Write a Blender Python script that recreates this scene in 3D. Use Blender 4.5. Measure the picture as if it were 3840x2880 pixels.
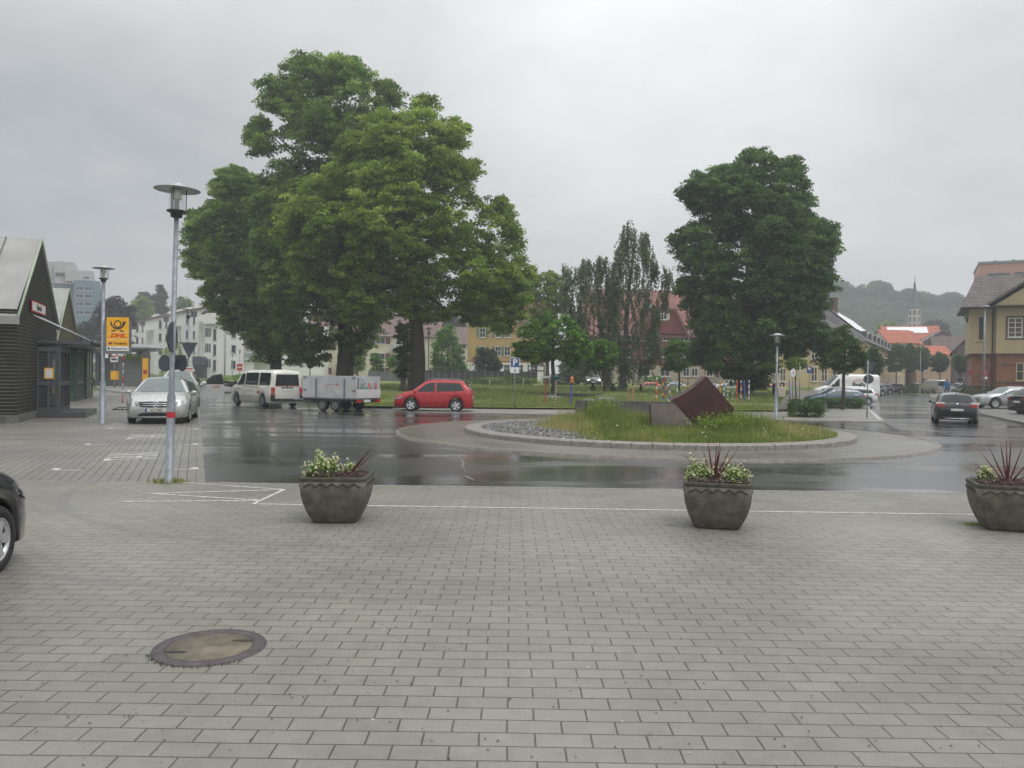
import bpy, math, random
import numpy as np
from mathutils import Vector, Matrix
R = math.radians
random.seed(7); rng = np.random.default_rng(7)
for o in list(bpy.data.objects): bpy.data.objects.remove(o)
S = bpy.context.scene; C = S.collection
# ---------------------------------------------------------------- camera
F = 3000.0; CH = 1.75; PITCH = R(0.61); ROLL = R(0.78); HOR = 1408.0
fw = Vector((0, math.cos(PITCH), -math.sin(PITCH))); r0 = Vector((1, 0, 0)); u0 = Vector((0, math.sin(PITCH), math.cos(PITCH)))
rt = r0*math.cos(ROLL)+u0*math.sin(ROLL); up = -r0*math.sin(ROLL)+u0*math.cos(ROLL)
cam = bpy.data.cameras.new('camera'); co = bpy.data.objects.new('camera', cam); C.objects.link(co)
cam.sensor_width = 36; cam.lens = 36*F/3840; cam.clip_end = 6000; cam.clip_start = .05
m = Matrix((rt, up, -fw)).transposed().to_4x4(); m.translation = (0, 0, CH); co.matrix_world = m
S.camera = co
S.render.resolution_x = 1024; S.render.resolution_y = 768
S.view_settings.view_transform = 'Standard'; S.view_settings.look = 'None'
S.view_settings.exposure = 0.0; S.view_settings.gamma = 1
S.cycles.max_bounces = 8; S.cycles.volume_bounces = 0; S.cycles.transparent_max_bounces = 8
# ---------------------------------------------------------------- sky: overcast cloud deck over a daylight sky
SUN_EL, SUN_AZ = R(60), R(125)
W = bpy.data.worlds.new('World'); S.world = W; W.use_nodes = True
nt = W.node_tree; nt.nodes.clear()
class NB:
    def __init__(s, nt): s.nt = nt
    def n(s, t, **k):
        nd = s.nt.nodes.new(t)
        for a, b in k.items():
            if a.startswith('_'): setattr(nd, a[1:], b)
            else:
                key = int(a[1:]) if a[0] == 'i' and a[1:].isdigit() else a.replace('__', ' ')
                s.put(nd.inputs[key], b)
        return nd
    def put(s, inp, b):
        if isinstance(b, bpy.types.NodeSocket): s.nt.links.new(b, inp)
        elif isinstance(b, bpy.types.Node): s.nt.links.new(b.outputs[0], inp)
        elif isinstance(b, (tuple, list)) and len(b) == 3 and inp.type == 'RGBA': inp.default_value = (*b, 1)
        else: inp.default_value = b
    def m(s, op, a, b=0.0, c=None, clamp=False):
        nd = s.nt.nodes.new('ShaderNodeMath'); nd.operation = op; nd.use_clamp = clamp
        s.put(nd.inputs[0], a); s.put(nd.inputs[1], b)
        if c is not None: s.put(nd.inputs[2], c)
        return nd.outputs[0]
    def mix(s, f, a, b, op='MIX'):
        nd = s.nt.nodes.new('ShaderNodeMix'); nd.data_type = 'RGBA'; nd.blend_type = op
        s.put(nd.inputs[0], f); s.put(nd.inputs[6], a); s.put(nd.inputs[7], b); return nd.outputs[2]
    def rng(s, v, a, b, c=0.0, d=1.0):
        nd = s.nt.nodes.new('ShaderNodeMapRange'); nd.interpolation_type = 'SMOOTHSTEP'
        for i, x in enumerate((v, a, b, c, d)): s.put(nd.inputs[i], x)
        return nd.outputs[0]
    def noise(s, vec, scale, detail=4, rough=.5, dist=0):
        nd = s.nt.nodes.new('ShaderNodeTexNoise'); s.put(nd.inputs['Vector'], vec)
        nd.inputs['Scale'].default_value = scale; nd.inputs['Detail'].default_value = detail
        nd.inputs['Roughness'].default_value = rough; nd.inputs['Distortion'].default_value = dist
        return nd.outputs['Fac']
def pdir(px, py):
    return (fw+rt*((px-1920)/F)+up*((1440-py)/F)).normalized()
b = NB(nt)
tc = b.n('ShaderNodeTexCoord').outputs['Generated']
sky = b.n('ShaderNodeTexSky', _sky_type='NISHITA', _sun_disc=False, _sun_elevation=SUN_EL, _sun_rotation=SUN_AZ)
sx = b.n('ShaderNodeSeparateXYZ', i0=tc); zc = b.m('MAXIMUM', sx.outputs[2], 0.0)
zz = b.m('ADD', zc, .22)
pl = b.n('ShaderNodeCombineXYZ', i0=b.m('DIVIDE', sx.outputs[0], zz), i1=b.m('DIVIDE', sx.outputs[1], zz), i2=0.0)
n1 = b.noise(pl, 0.9, 5, .5, .3); n2 = b.noise(pl, 2.6, 6, .55, .2)
def glow(px, py, c0, c1):
    d = b.n('ShaderNodeVectorMath', _operation='DOT_PRODUCT', i0=tc, i1=pdir(px, py)).outputs['Value']
    return b.rng(d, c0, c1)
v = b.m('MULTIPLY_ADD', b.m('SUBTRACT', n1, .5), .62, .81)
v = b.m('ADD', v, b.m('MULTIPLY', b.m('SUBTRACT', n2, .5), .32))
v = b.m('ADD', v, b.m('MULTIPLY', glow(2450, 380, .955, 1.0), .17))
v = b.m('ADD', v, b.m('MULTIPLY', glow(3500, 300, .88, 1.0), .08))
v = b.m('SUBTRACT', v, b.m('MULTIPLY', glow(150, 800, .955, 1.0), .16))
v = b.m('SUBTRACT', v, b.m('MULTIPLY', glow(400, 500, .90, 1.0), .07))
v = b.m('ADD', v, b.m('MULTIPLY', b.rng(zc, .0, .16, 1, 0), .12))
v = b.m('MULTIPLY', v, b.rng(zc, .30, .95, 1.0, 2.2))       # overcast sky is brightest overhead
tint = b.mix(b.rng(v, .3, .75), (.87, .95, 1.03), (.985, 1.0, 1.0))
cl = b.n('ShaderNodeVectorMath', _operation='SCALE', i0=tint); b.put(cl.inputs['Scale'], v)
skl = b.n('ShaderNodeVectorMath', _operation='SCALE', i0=sky.outputs[0]); skl.inputs['Scale'].default_value = .08
bg = b.n('ShaderNodeBackground', Color=b.mix(.95, skl.outputs[0], cl.outputs[0]), Strength=1.0)
b.n('ShaderNodeOutputWorld', Surface=bg)
sun = bpy.data.lights.new('sun', 'SUN'); sun.energy = 1.3; sun.angle = R(25); sun.color = (1, .97, .93)
so = bpy.data.objects.new('sun', sun); C.objects.link(so)
sd = Vector((math.sin(SUN_AZ)*math.cos(SUN_EL), math.cos(SUN_AZ)*math.cos(SUN_EL), math.sin(SUN_EL)))
so.rotation_euler = sd.to_track_quat('Z', 'Y').to_euler()
# ---------------------------------------------------------------- pixel <-> place helpers (layout only)
def hor(px): return HOR+(px-1920)*math.tan(ROLL)
def G(px, py, z=0.0):
    d = fw+rt*((px-1920)/F)+up*((1440-py)/F); t = (z-CH)/d.z
    return Vector((d.x*t, d.y*t, z))
def AT(px, py, Y):
    d = fw+rt*((px-1920)/F)+up*((1440-py)/F); t = Y/d.y
    return Vector((d.x*t, Y, CH+d.z*t))
def XX(px, Y): return (px-1920)/F*Y
def ZZ(px, py, Y): return CH+(hor(px)-py)/F*Y
def lerp(a, b, t): return a+(b-a)*t
def interp(x, pts):
    if x <= pts[0][0]: return pts[0][1]
    for (x0, y0), (x1, y1) in zip(pts, pts[1:]):
        if x <= x1: return y0+(y1-y0)*(x-x0)/(x1-x0)
    return pts[-1][1]
def LZ(y): return interp(y, [(36, .06), (44, .12), (60, .55), (110, .85), (400, 1.0)])   # height of the lawn bank
# ---------------------------------------------------------------- materials
MC = {}
def mat(name, col, rough=.6, metal=0, var=.12, scale=4, bump=0, bscale=30, coat=0, spec=.5, dirt=0):
    if name in MC: return MC[name]
    m = bpy.data.materials.new(name); m.use_nodes = True; MC[name] = m
    b = NB(m.node_tree); p = m.node_tree.nodes['Principled BSDF']
    oc = b.n('ShaderNodeTexCoord').outputs['Object']
    c = tuple(col)
    n = b.noise(oc, scale, 5, .6)
    k = b.rng(n, .3, .7, 1-var, 1+var*.6)
    v = b.n('ShaderNodeVectorMath', _operation='SCALE', i0=c); b.put(v.inputs['Scale'], k)
    out = v.outputs[0]
    if dirt:
        n3 = b.noise(oc, scale*.35, 6, .65, .6)
        out = b.mix(b.rng(n3, .45, .72, 0, dirt), out, tuple(x*.45 for x in c))
    b.put(p.inputs['Base Color'], out)
    b.put(p.inputs['Roughness'], b.rng(b.noise(oc, scale*2.3, 3), .3, .7, max(.02, rough*.8), min(1, rough*1.2)))
    p.inputs['Metallic'].default_value = metal; p.inputs['Specular IOR Level'].default_value = spec
    p.inputs['Coat Weight'].default_value = coat; p.inputs['Coat Roughness'].default_value = .06
    if bump:
        bn = b.n('ShaderNodeBump', Strength=bump, Distance=.02, Height=b.noise(oc, bscale, 5, .6))
        b.put(p.inputs['Normal'], bn.outputs[0])
    return m
def glass(name, col=(.03, .04, .045), rough=.04, alpha=None):
    if name in MC: return MC[name]
    m = bpy.data.materials.new(name); m.use_nodes = True; MC[name] = m
    p = m.node_tree.nodes['Principled BSDF']; b = NB(m.node_tree)
    oc = b.n('ShaderNodeTexCoord').outputs['Object']
    b.put(p.inputs['Base Color'], b.mix(b.noise(oc, 1.3, 2), tuple(c*.6 for c in col), tuple(c*1.4 for c in col)))
    p.inputs['Roughness'].default_value = rough; p.inputs['Specular IOR Level'].default_value = {'car_glass': .35, 'window_glass': .3}.get(name, .8)
    if alpha is not None: p.inputs['Alpha'].default_value = alpha
    return m
def brickmat(name, c1, c2, mortar, bw, rh, ms, rough=.8, rot=0, bump=.4, squash=1, off=.5, wet=0):
    if name in MC: return MC[name]
    m = bpy.data.materials.new(name); m.use_nodes = True; MC[name] = m
    b = NB(m.node_tree); p = m.node_tree.nodes['Principled BSDF']
    oc = b.n('ShaderNodeTexCoord').outputs['Object']
    return m, b, p, oc
def tilemat(name, c, rh=.33, bw=.25, rough=.7, axis='xz'):
    if name in MC: return MC[name]
    m = bpy.data.materials.new(name); m.use_nodes = True; MC[name] = m
    b = NB(m.node_tree); p = m.node_tree.nodes['Principled BSDF']
    oc = b.n('ShaderNodeTexCoord').outputs['Object']
    s = b.n('ShaderNodeSeparateXYZ', i0=oc)
    vec = b.n('ShaderNodeCombineXYZ', i0=b.m('ADD', s.outputs[0], s.outputs[1]), i1=s.outputs[2])
    bt = b.n('ShaderNodeTexBrick', Vector=vec); bt.inputs['Scale'].default_value = 1
    bt.inputs['Brick Width'].default_value = bw; bt.inputs['Row Height'].default_value = rh
    bt.inputs['Mortar Size'].default_value = rh*.12; bt.inputs['Mortar Smooth'].default_value = .6
    c = tuple(c)
    b.put(bt.inputs['Color1'], tuple(x*.85 for x in c)); b.put(bt.inputs['Color2'], tuple(min(1, x*1.2) for x in c)); b.put(bt.inputs['Mortar'], tuple(x*.4 for x in c))
    k = b.rng(b.noise(oc, 1.1, 5, .6), .3, .7, .72, 1.15)
    v = b.n('ShaderNodeVectorMath', _operation='SCALE', i0=bt.outputs[0]); b.put(v.inputs['Scale'], k)
    b.put(p.inputs['Base Color'], v.outputs[0]); p.inputs['Roughness'].default_value = rough
    bn = b.n('ShaderNodeBump', Strength=.5, Distance=.02, Height=b.m('SUBTRACT', 1, bt.outputs['Fac'])); b.put(p.inputs['Normal'], bn.outputs[0])
    return m
def emis(name, col, s):
    if name in MC: return MC[name]
    m = bpy.data.materials.new(name); m.use_nodes = True; MC[name] = m
    p = m.node_tree.nodes['Principled BSDF']; p.inputs['Base Color'].default_value = (*col, 1)
    p.inputs['Emission Color'].default_value = (*col, 1); p.inputs['Emission Strength'].default_value = s
    return m
# ---------------------------------------------------------------- mesh builder
class MB:
    dM = Matrix.Identity(4)
    def __init__(s): s.v = []; s.f = []; s.mi = []; s.M = MB.dM.copy(); s.k = 0; s.sm = []; s.smooth = False
    def add(s, vs, fs):
        o = len(s.v); s.v += [tuple(s.M @ Vector(v)) for v in vs]
        for f in fs: s.f.append(tuple(o+i for i in f)); s.mi.append(s.k); s.sm.append(s.smooth)
        return s
    def box(s, x0, x1, y0, y1, z0, z1):
        return s.add([(x0, y0, z0), (x1, y0, z0), (x1, y1, z0), (x0, y1, z0), (x0, y0, z1), (x1, y0, z1), (x1, y1, z1), (x0, y1, z1)],
                     [(0, 3, 2, 1), (4, 5, 6, 7), (0, 1, 5, 4), (1, 2, 6, 5), (2, 3, 7, 6), (3, 0, 4, 7)])
    def cbox(s, cx, cy, cz, sx, sy, sz): return s.box(cx-sx/2, cx+sx/2, cy-sy/2, cy+sy/2, cz-sz/2, cz+sz/2)
    def rings(s, rings, cap=True, closed=True):
        n = len(rings[0]); vs = [p for r in rings for p in r]; fs = []
        for i in range(len(rings)-1):
            for j in range(n if closed else n-1):
                k = (j+1) % n; fs.append((i*n+j, i*n+k, (i+1)*n+k, (i+1)*n+j))
        if cap: fs.append(tuple(reversed(range(n)))); fs.append(tuple((len(rings)-1)*n+j for j in range(n)))
        return s.add(vs, fs)
    def tube(s, pts, rad, n=8, cap=True):
        pts = [Vector(p) for p in pts]; rs = rad if isinstance(rad, (list, tuple)) else [rad]*len(pts); rings = []
        old = None
        for i, p in enumerate(pts):
            d = (pts[min(i+1, len(pts)-1)]-pts[max(i-1, 0)]).normalized()
            a = old if old is not None and abs(old.dot(d)) < .95 else (Vector((1, 0, 0)) if abs(d.x) < .8 else Vector((0, 1, 0)))
            e1 = (a-d*a.dot(d)).normalized(); e2 = d.cross(e1); old = e1
            rings.append([p+(e1*math.cos(t)+e2*math.sin(t))*rs[i] for t in [2*math.pi*j/n for j in range(n)]])
        sm = s.smooth; s.smooth = True; s.rings(rings, cap); s.smooth = sm; return s
    def lathe(s, prof, n=16, c=(0, 0, 0), cap=True):
        sm = s.smooth; s.smooth = True
        s.rings([[(c[0]+r*math.cos(2*math.pi*j/n), c[1]+r*math.sin(2*math.pi*j/n), c[2]+z) for j in range(n)] for r, z in prof], cap)
        s.smooth = sm; return s
    def prism(s, poly, y0, y1):     # poly in xz, extruded along y
        n = len(poly); vs = [(x, y0, z) for x, z in poly]+[(x, y1, z) for x, z in poly]
        return s.add(vs, [tuple(range(n)), tuple(reversed(range(n, 2*n)))]+[(j, (j+1) % n+0, n+(j+1) % n, n+j)[::-1] for j in range(n)])
    def slab(s, poly, z0, z1):      # poly in xy
        n = len(poly); vs = [(x, y, z0) for x, y in poly]+[(x, y, z1) for x, y in poly]
        return s.add(vs, [tuple(reversed(range(n))), tuple(range(n, 2*n))]+[(j, (j+1) % n, n+(j+1) % n, n+j) for j in range(n)])
    def mesh(s, name, mats):
        me = bpy.data.meshes.new(name); me.from_pydata(s.v, [], s.f)
        for m_ in (mats if isinstance(mats, (list, tuple)) else [mats]): me.materials.append(m_)
        me.polygons.foreach_set('material_index', s.mi); me.polygons.foreach_set('use_smooth', s.sm); me.update()
        return me
def link(name, me, parent=None, label=None, loc=None, rz=None):
    o = bpy.data.objects.new(name, me); C.objects.link(o)
    if parent is not None: o.parent = parent
    if loc is not None: o.location = loc
    if rz is not None: o.rotation_euler = (0, 0, rz)
    if label: o['label'] = label
    return o
SPL = dict(stays='stay', door_handles='door_handle', side_window='side_window', canopy_posts='canopy_post', columns='column', canopy_ties='canopy_tie', dividers='divider', posts='post', front_side_window='front_side_window', middle_side_window='middle_side_window', rear_side_window='rear_side_window', red_stripes='red_stripe', sound_windows='sound_window', round_vents='round_vent', skylights='skylight', side_board='side_board', door_seam='door_seam', red_handles='red_handle', stanchions_and_latches='latch', cornice_bands='cornice_band', ribs='rib', lift_slot='lift_slot', block_wall='block_wall', standing_seams='standing_seam', eaves_bracket='eaves_bracket', tube='tube', seat='seat', cornice='cornice')
def split(mb):
    p = list(range(len(mb.v)))
    def f(i):
        while p[i] != i: p[i] = p[p[i]]; i = p[i]
        return i
    for fc in mb.f:
        for i in fc[1:]: p[f(i)] = f(fc[0])
    g = {}
    for k, fc in enumerate(mb.f): g.setdefault(f(fc[0]), []).append(k)
    out = []
    for ks in g.values():
        q = MB(); ids = {}
        for k in ks: q.f.append(tuple(ids.setdefault(i, len(ids)) for i in mb.f[k])); q.mi.append(mb.mi[k]); q.sm.append(mb.sm[k])
        q.v = [None]*len(ids)
        for i, j in ids.items(): q.v[j] = mb.v[i]
        out.append(q)
    return out
def part(name, mb, mats, parent=None, label=None, loc=None, rz=None):
    if name in SPL:
        for q in split(mb): o = link(SPL[name], q.mesh(SPL[name], mats), parent, label, loc, rz)
        return o
    return link(name, mb.mesh(name, mats), parent, label, loc, rz)
def tag(o, label, cat, group=None):
    o['label'] = label; o['category'] = cat
    if group: o['group'] = group
    return o
def thing(name, label, cat, loc=(0, 0, 0), rz=0, group=None, sc=1):
    o = bpy.data.objects.new(name, None); C.objects.link(o); o.location = loc; o.rotation_euler = (0, 0, rz); o.scale = (sc,)*3
    o.empty_display_size = .3
    return tag(o, label, cat, group)
def struct(name, mb, mats, kind='structure'):
    o = part(name, mb, mats); o['kind'] = kind; return o
def dup(root, loc, rz, label, group=None, sc=None):
    def cp(o, par):
        c = o.copy(); C.objects.link(c)
        if par is not None: c.parent = par
        for ch in o.children: cp(ch, c)
        return c
    r = cp(root, None); r.location = loc; r.rotation_euler = (0, 0, rz); r['label'] = label
    if group: r['group'] = group
    if sc: r.scale = (sc,)*3
    return r
def text(name, s, size, m, parent=None, loc=(0, 0, 0), rot=(R(90), 0, 0), shear=0, bold=0, ext=.002, align='CENTER', wx=1.0):
    cu = bpy.data.curves.new(name, 'FONT'); cu.body = s; cu.size = size; cu.shear = shear; cu.offset = bold; cu.extrude = ext
    cu.align_x = align; cu.align_y = 'CENTER'; cu.resolution_u = 3
    t = bpy.data.objects.new(name, cu); me = bpy.data.meshes.new_from_object(t); bpy.data.objects.remove(t)
    me.materials.clear(); me.materials.append(m)
    o = link(name, me, parent, loc=loc); o.rotation_euler = rot; o.scale = (wx, 1, 1); return o
def npmesh(name, V, nper, mats, shade=None, smooth=False):
    n = len(V); nf = n//nper; me = bpy.data.meshes.new(name)
    me.vertices.add(n); me.vertices.foreach_set('co', np.ascontiguousarray(V, dtype=np.float32).ravel())
    me.loops.add(n); me.loops.foreach_set('vertex_index', np.arange(n, dtype=np.int32))
    me.polygons.add(nf); me.polygons.foreach_set('loop_start', np.arange(0, n, nper, dtype=np.int32))
    me.polygons.foreach_set('loop_total', np.full(nf, nper, dtype=np.int32))
    me.materials.append(mats)
    if shade is not None:
        a = me.attributes.new('shade', 'FLOAT', 'POINT'); a.data.foreach_set('value', np.repeat(shade, nper).astype(np.float32))
    me.update(calc_edges=True); me.validate(); return me
# ---------------------------------------------------------------- foliage
def leafmat(name, cd, cm, cl, trans=.35, rough=.55):
    if name in MC: return MC[name]
    m = bpy.data.materials.new(name); m.use_nodes = True; MC[name] = m
    b = NB(m.node_tree); nt = m.node_tree; p = nt.nodes['Principled BSDF']
    a = b.n('ShaderNodeAttribute', _attribute_name='shade').outputs['Fac']
    cr = b.n('ShaderNodeValToRGB', Fac=a); e = cr.color_ramp.elements
    e[0].color = (*cd, 1); e[0].position = 0; e[1].color = (*cl, 1); e[1].position = 1; x = e.new(.55); x.color = (*cm, 1)
    b.put(p.inputs['Base Color'], cr.outputs[0]); p.inputs['Roughness'].default_value = rough; p.inputs['Specular IOR Level'].default_value = .35
    tr = b.n('ShaderNodeBsdfTranslucent', Color=cr.outputs[0])
    mx = b.n('ShaderNodeMixShader', i0=trans, i1=p.outputs[0], i2=tr.outputs[0])
    nt.links.new(mx.outputs[0], nt.nodes['Material Output'].inputs[0]); return m
def unit(v): return v/np.maximum(np.linalg.norm(v, axis=1, keepdims=True), 1e-6)
def leafquads(P, size, upb=.9, wid=.62):
    n = len(P); N = unit(rng.normal(size=(n, 3))+np.array([0, 0, upb])); T = unit(np.cross(N, rng.normal(size=(n, 3)))); B = np.cross(N, T)
    s = (size*rng.uniform(.6, 1.35, n))[:, None]
    V = np.stack([P-T*s*.5, P+B*s*wid*.5+N*s*.08, P+T*s*.5-N*s*.06, P-B*s*wid*.5+N*s*.08], axis=1)
    return V.reshape(-1, 3)
def inpoly(x, y, poly):
    r = False; n = len(poly)
    for i in range(n):
        x0, y0 = poly[i]; x1, y1 = poly[(i+1) % n]
        if (y0 > y) != (y1 > y) and x < (x1-x0)*(y-y0)/(y1-y0)+x0: r = not r
    return r
def edged(x, y, poly):
    d = 1e9; n = len(poly)
    for i in range(n):
        ax, ay = poly[i]; bx, by = poly[(i+1) % n]; dx, dy = bx-ax, by-ay
        t = max(0, min(1, ((x-ax)*dx+(y-ay)*dy)/(dx*dx+dy*dy+1e-9))); d = min(d, math.hypot(x-ax-t*dx, y-ay-t*dy))
    return d
def lobes_in(poly, D, nl, rmin, rmax, thick=.75):
    xs = [p[0] for p in poly]; ys = [p[1] for p in poly]; L = []; tr = 0; k = D/F
    wmax = (max(xs)-min(xs))/2; n = len(poly); rb = rmin+(rmax-rmin)*.22
    for i in range(n):                                  # lobes just inside the outline, so that the crown keeps its shape
        (ax, ay), (bx, by) = poly[i], poly[(i+1) % n]; ln = math.hypot(bx-ax, by-ay); q = max(1, round(ln/(rb*1.25)))
        for j in range(q):
            t = (j+random.uniform(.25, .75))/q; r = rb*random.uniform(.75, 1.15); x, y = ax+(bx-ax)*t, ay+(by-ay)*t; nx, ny = -(by-ay)/ln, (bx-ax)/ln
            if not inpoly(x+nx*r*.7, y+ny*r*.7, poly): nx, ny = -nx, -ny
            ex = min(.15/k, rb*.2); x += nx*(r*1.0+ex); y += ny*(r*1.0+ex)
            if not inpoly(x, y, poly): continue
            if random.random() < .35: L.append((lambda c, r2: (c.x, c.y, c.z, r2*k, x, y, 0))(AT(x-nx*r*random.uniform(.7, 1.25), y-ny*r*random.uniform(.7, 1.25), D), r*random.uniform(.3, .5)))
            dep = random.uniform(-1, 1)*rb*1.1*k; c = AT(x, y, D); L.append((c.x, c.y+dep, c.z, r*k, x, y, dep))
    nl += len(L)
    while len(L) < nl and tr < nl*90:
        tr += 1; x = random.uniform(min(xs), max(xs)); y = random.uniform(min(ys), max(ys))
        if not inpoly(x, y, poly): continue
        e = edged(x, y, poly)
        if e < rmin*.55: continue
        r = min(rmax, max(rmin, e*1.02)); r = random.uniform(max(rmin, r*.7), r)
        dep = thick*math.sqrt(max(0, (e-r*.5)*wmax*1.2))*k
        sgn = -1 if random.random() < .68 else 1
        dep *= sgn*random.uniform(.55, 1)
        if any((x-l[4])**2+(y-l[5])**2+((dep-l[6])/k)**2 < (.29*(r+l[3]/k))**2 for l in L): continue
        c = AT(x, y, D); L.append((c.x, c.y+dep, c.z, r*k, x, y, dep))
    return L
def crown(name, lobes, base, mt, parent, leaf=.3, dens=9, per=22, spread=.45, droop=0, label=None, flat=.42):
    Ps, Sh = [], []
    for l in lobes:
        c = np.array(l[:3]); r = l[3]; ns = max(6, int(dens*r*r)); d = unit(rng.normal(size=(ns, 3)))
        rad = r*(rng.uniform(.35, 1.0, ns)**.5)[:, None]
        sub = c+d*rad*np.array([1, 1, .85])
        csh = np.clip(rng.normal(.47, .13)+rng.normal(0, .2, ns), 0, 1)
        if droop:
            n = per; t = rng.uniform(0, 1, (ns, n)); ln = rng.uniform(.4, 1, (ns, 1))*droop
            P = sub[:, None, :]+np.stack([rng.normal(0, .07, (ns, n))*spread*2+t*rng.normal(0, .25, (ns, 1)), rng.normal(0, .1, (ns, n)), -t*ln], axis=2)
        else:
            n = per; dd_ = unit(rng.normal(size=(ns*n, 3))).reshape(ns, n, 3)*(rng.uniform(0, 1, (ns, n, 1))**.5)
            P = sub[:, None, :]+dd_*np.array([1.5, 1.5, 1.5*flat])*spread; P[..., 2] -= (dd_[..., 0]**2+dd_[..., 1]**2)*spread*.55   # each twig ends in a drooping pad of leaves
        Ps.append(P.reshape(-1, 3)); Sh.append(np.clip(np.repeat(csh, n)+rng.normal(0, .12, ns*n), 0, 1))
    P = np.concatenate(Ps)-np.array(base); Sh = np.concatenate(Sh)
    keep = P[:, 2] > .15; P, Sh = P[keep], Sh[keep]
    return link(name, npmesh(name, leafquads(P, leaf, 1.3 if not droop else .2), 4, mt, Sh), parent, label)
BARK = mat('bark', (.055, .045, .036), .9, var=.35, scale=3, bump=.8, bscale=14)
BIRCH = mat('birch_bark', (.14, .13, .12), .8, var=.6, scale=5, bump=.3)
def tree(name, label, cat, px, D, poly, nl, rmin, rmax, mt, leaf=.3, trunk=.4, dens=9, per=22, spread=.45, droop=0, group=None, zb=None, bark=None, lean=0, thick=.75, limbs=10, topf=.9):
    zb = LZ(D) if zb is None else zb; bx = XX(px, D); t = thing(name, label, cat, (bx, D, zb), 0, group)
    L = lobes_in(poly, D, nl, rmin, rmax, thick); base = (bx, D, zb)
    crown('crown', L, base, mt, t, leaf, dens, per, spread, droop)
    ztop = max(l[2] for l in L)-zb; cx = sum(l[0] for l in L)/len(L)-bx
    mb = MB(); h = ztop*topf; zlow = sorted(l[2] for l in L)[len(L)//7]-zb
    pts = [(0, 0, -.3), (0, 0, .3)]; rs = [trunk*1.35, trunk*1.05]
    for q in (.12, .25, .4, .6, .8, 1): pts.append((cx*q*.8+lean*q+trunk*.35*math.sin(q*9), trunk*.3*math.cos(q*7), h*q)); rs.append(trunk*(1-q)**.8*.95+.03)
    mb.tube(pts, rs, 10)
    def ax(z):
        q = max(0, min(1, z/h)); return Vector((cx*q*.8+lean*q+trunk*.35*math.sin(q*9), trunk*.3*math.cos(q*7), z))
    for l in random.sample(L, min(limbs, len(L))):
        e = Vector((l[0]-bx, l[1]-D, l[2]-zb)); dd = math.hypot(e.x-cx*.5, e.y); zs = max(zlow*1.15 if zlow > 1 else .8, min(h*.9, e.z-dd*.75)); s0 = ax(zs)
        mid = s0.lerp(e, .5)+Vector((random.uniform(-.2, .2), 0, -dd*.06)); rr = trunk*.33*(1-zs/h*.6)
        mb.tube([s0, mid, e, e+(e-mid)*.1], [rr, rr*.55, rr*.25, .012], 6)
    part('trunk', mb, bark or BARK, t); return t
def shrub(name, label, cat, boxc, size, mt, n=2500, leaf=.1, group=None, blob=True, rz=0):
    """hedge or bush: leaves through the outer layer of a rounded volume, twigs inside; boxc = base centre"""
    t = thing(name, label, cat, boxc, rz, group); sx, sy, sz = [q/2 for q in size]
    d = unit(rng.normal(size=(n, 3)))
    if blob: P = d*(rng.uniform(.5, 1, n)**.4)[:, None]; lum = 1+.16*np.sin(5*d[:, :1]+3*d[:, 1:2])+.1*np.sin(9*d[:, 2:3]+4*d[:, :1]); P = P*lum
    else:
        q = np.max(np.abs(d), axis=1, keepdims=True); P = d/q*(rng.uniform(.78, 1.04, n))[:, None]; P *= (1+.05*np.sin(P[:, [1, 2, 0]]*7))
    P = P*np.array([sx, sy, sz])+np.array([0, 0, sz]); P = P[P[:, 2] > .02]
    sh = np.clip(.45+.25*np.sin(P[:, 0]*6/sx+P[:, 2]*5)+rng.normal(0, .2, len(P)), 0, 1)
    link('foliage', npmesh('foliage', leafquads(P, leaf), 4, mt, sh), t)
    mb = MB()
    for i in range(9):
        a = random.uniform(0, 6.28); x, y = math.cos(a)*sx*.6, math.sin(a)*sy*.6
        mb.tube([(x*.3, y*.3, -.05), (x*.6, y*.6, sz), (x, y, sz*1.6)], [.03, .02, .008], 5)
    part('twigs', mb, BARK, t); return t
def blades(P, h, w, lean=.35):
    n = len(P); a = rng.uniform(0, 6.283, n); D_ = np.stack([np.cos(a), np.sin(a), np.zeros(n)], 1); b_ = rng.uniform(0, 6.283, n)
    Lq = np.stack([np.cos(b_), np.sin(b_), np.zeros(n)], 1)*(h*lean*rng.uniform(0, 1, n))[:, None]
    ww = (w*rng.uniform(.6, 1.3, n))[:, None]
    return np.stack([P-D_*ww, P+D_*ww, P+Lq+np.stack([np.zeros(n), np.zeros(n), h], 1)], 1).reshape(-1, 3)
G1 = leafmat('leaf_linden', (.055, .11, .018), (.16, .28, .045), (.36, .50, .11), .5)
G1b = leafmat('leaf_linden_yellow', (.075, .13, .018), (.22, .34, .045), (.46, .58, .13), .5)
G2 = leafmat('leaf_chestnut', (.032, .078, .02), (.09, .18, .042), (.20, .33, .085), .45)
G3 = leafmat('leaf_bright', (.05, .12, .015), (.13, .28, .035), (.25, .44, .075), .45)
G4 = leafmat('leaf_birch', (.075, .115, .058), (.16, .22, .10), (.27, .35, .17), .42)
G5 = leafmat('leaf_dark', (.022, .038, .015), (.042, .075, .025), (.08, .12, .045))
G6 = leafmat('leaf_copper', (.026, .014, .016), (.045, .028, .028), (.065, .05, .042))
G7 = leafmat('leaf_pale', (.09, .16, .03), (.23, .33, .06), (.38, .48, .13), .5)
G8 = leafmat('leaf_street', (.035, .08, .018), (.075, .15, .036), (.15, .25, .065), .42)
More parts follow.
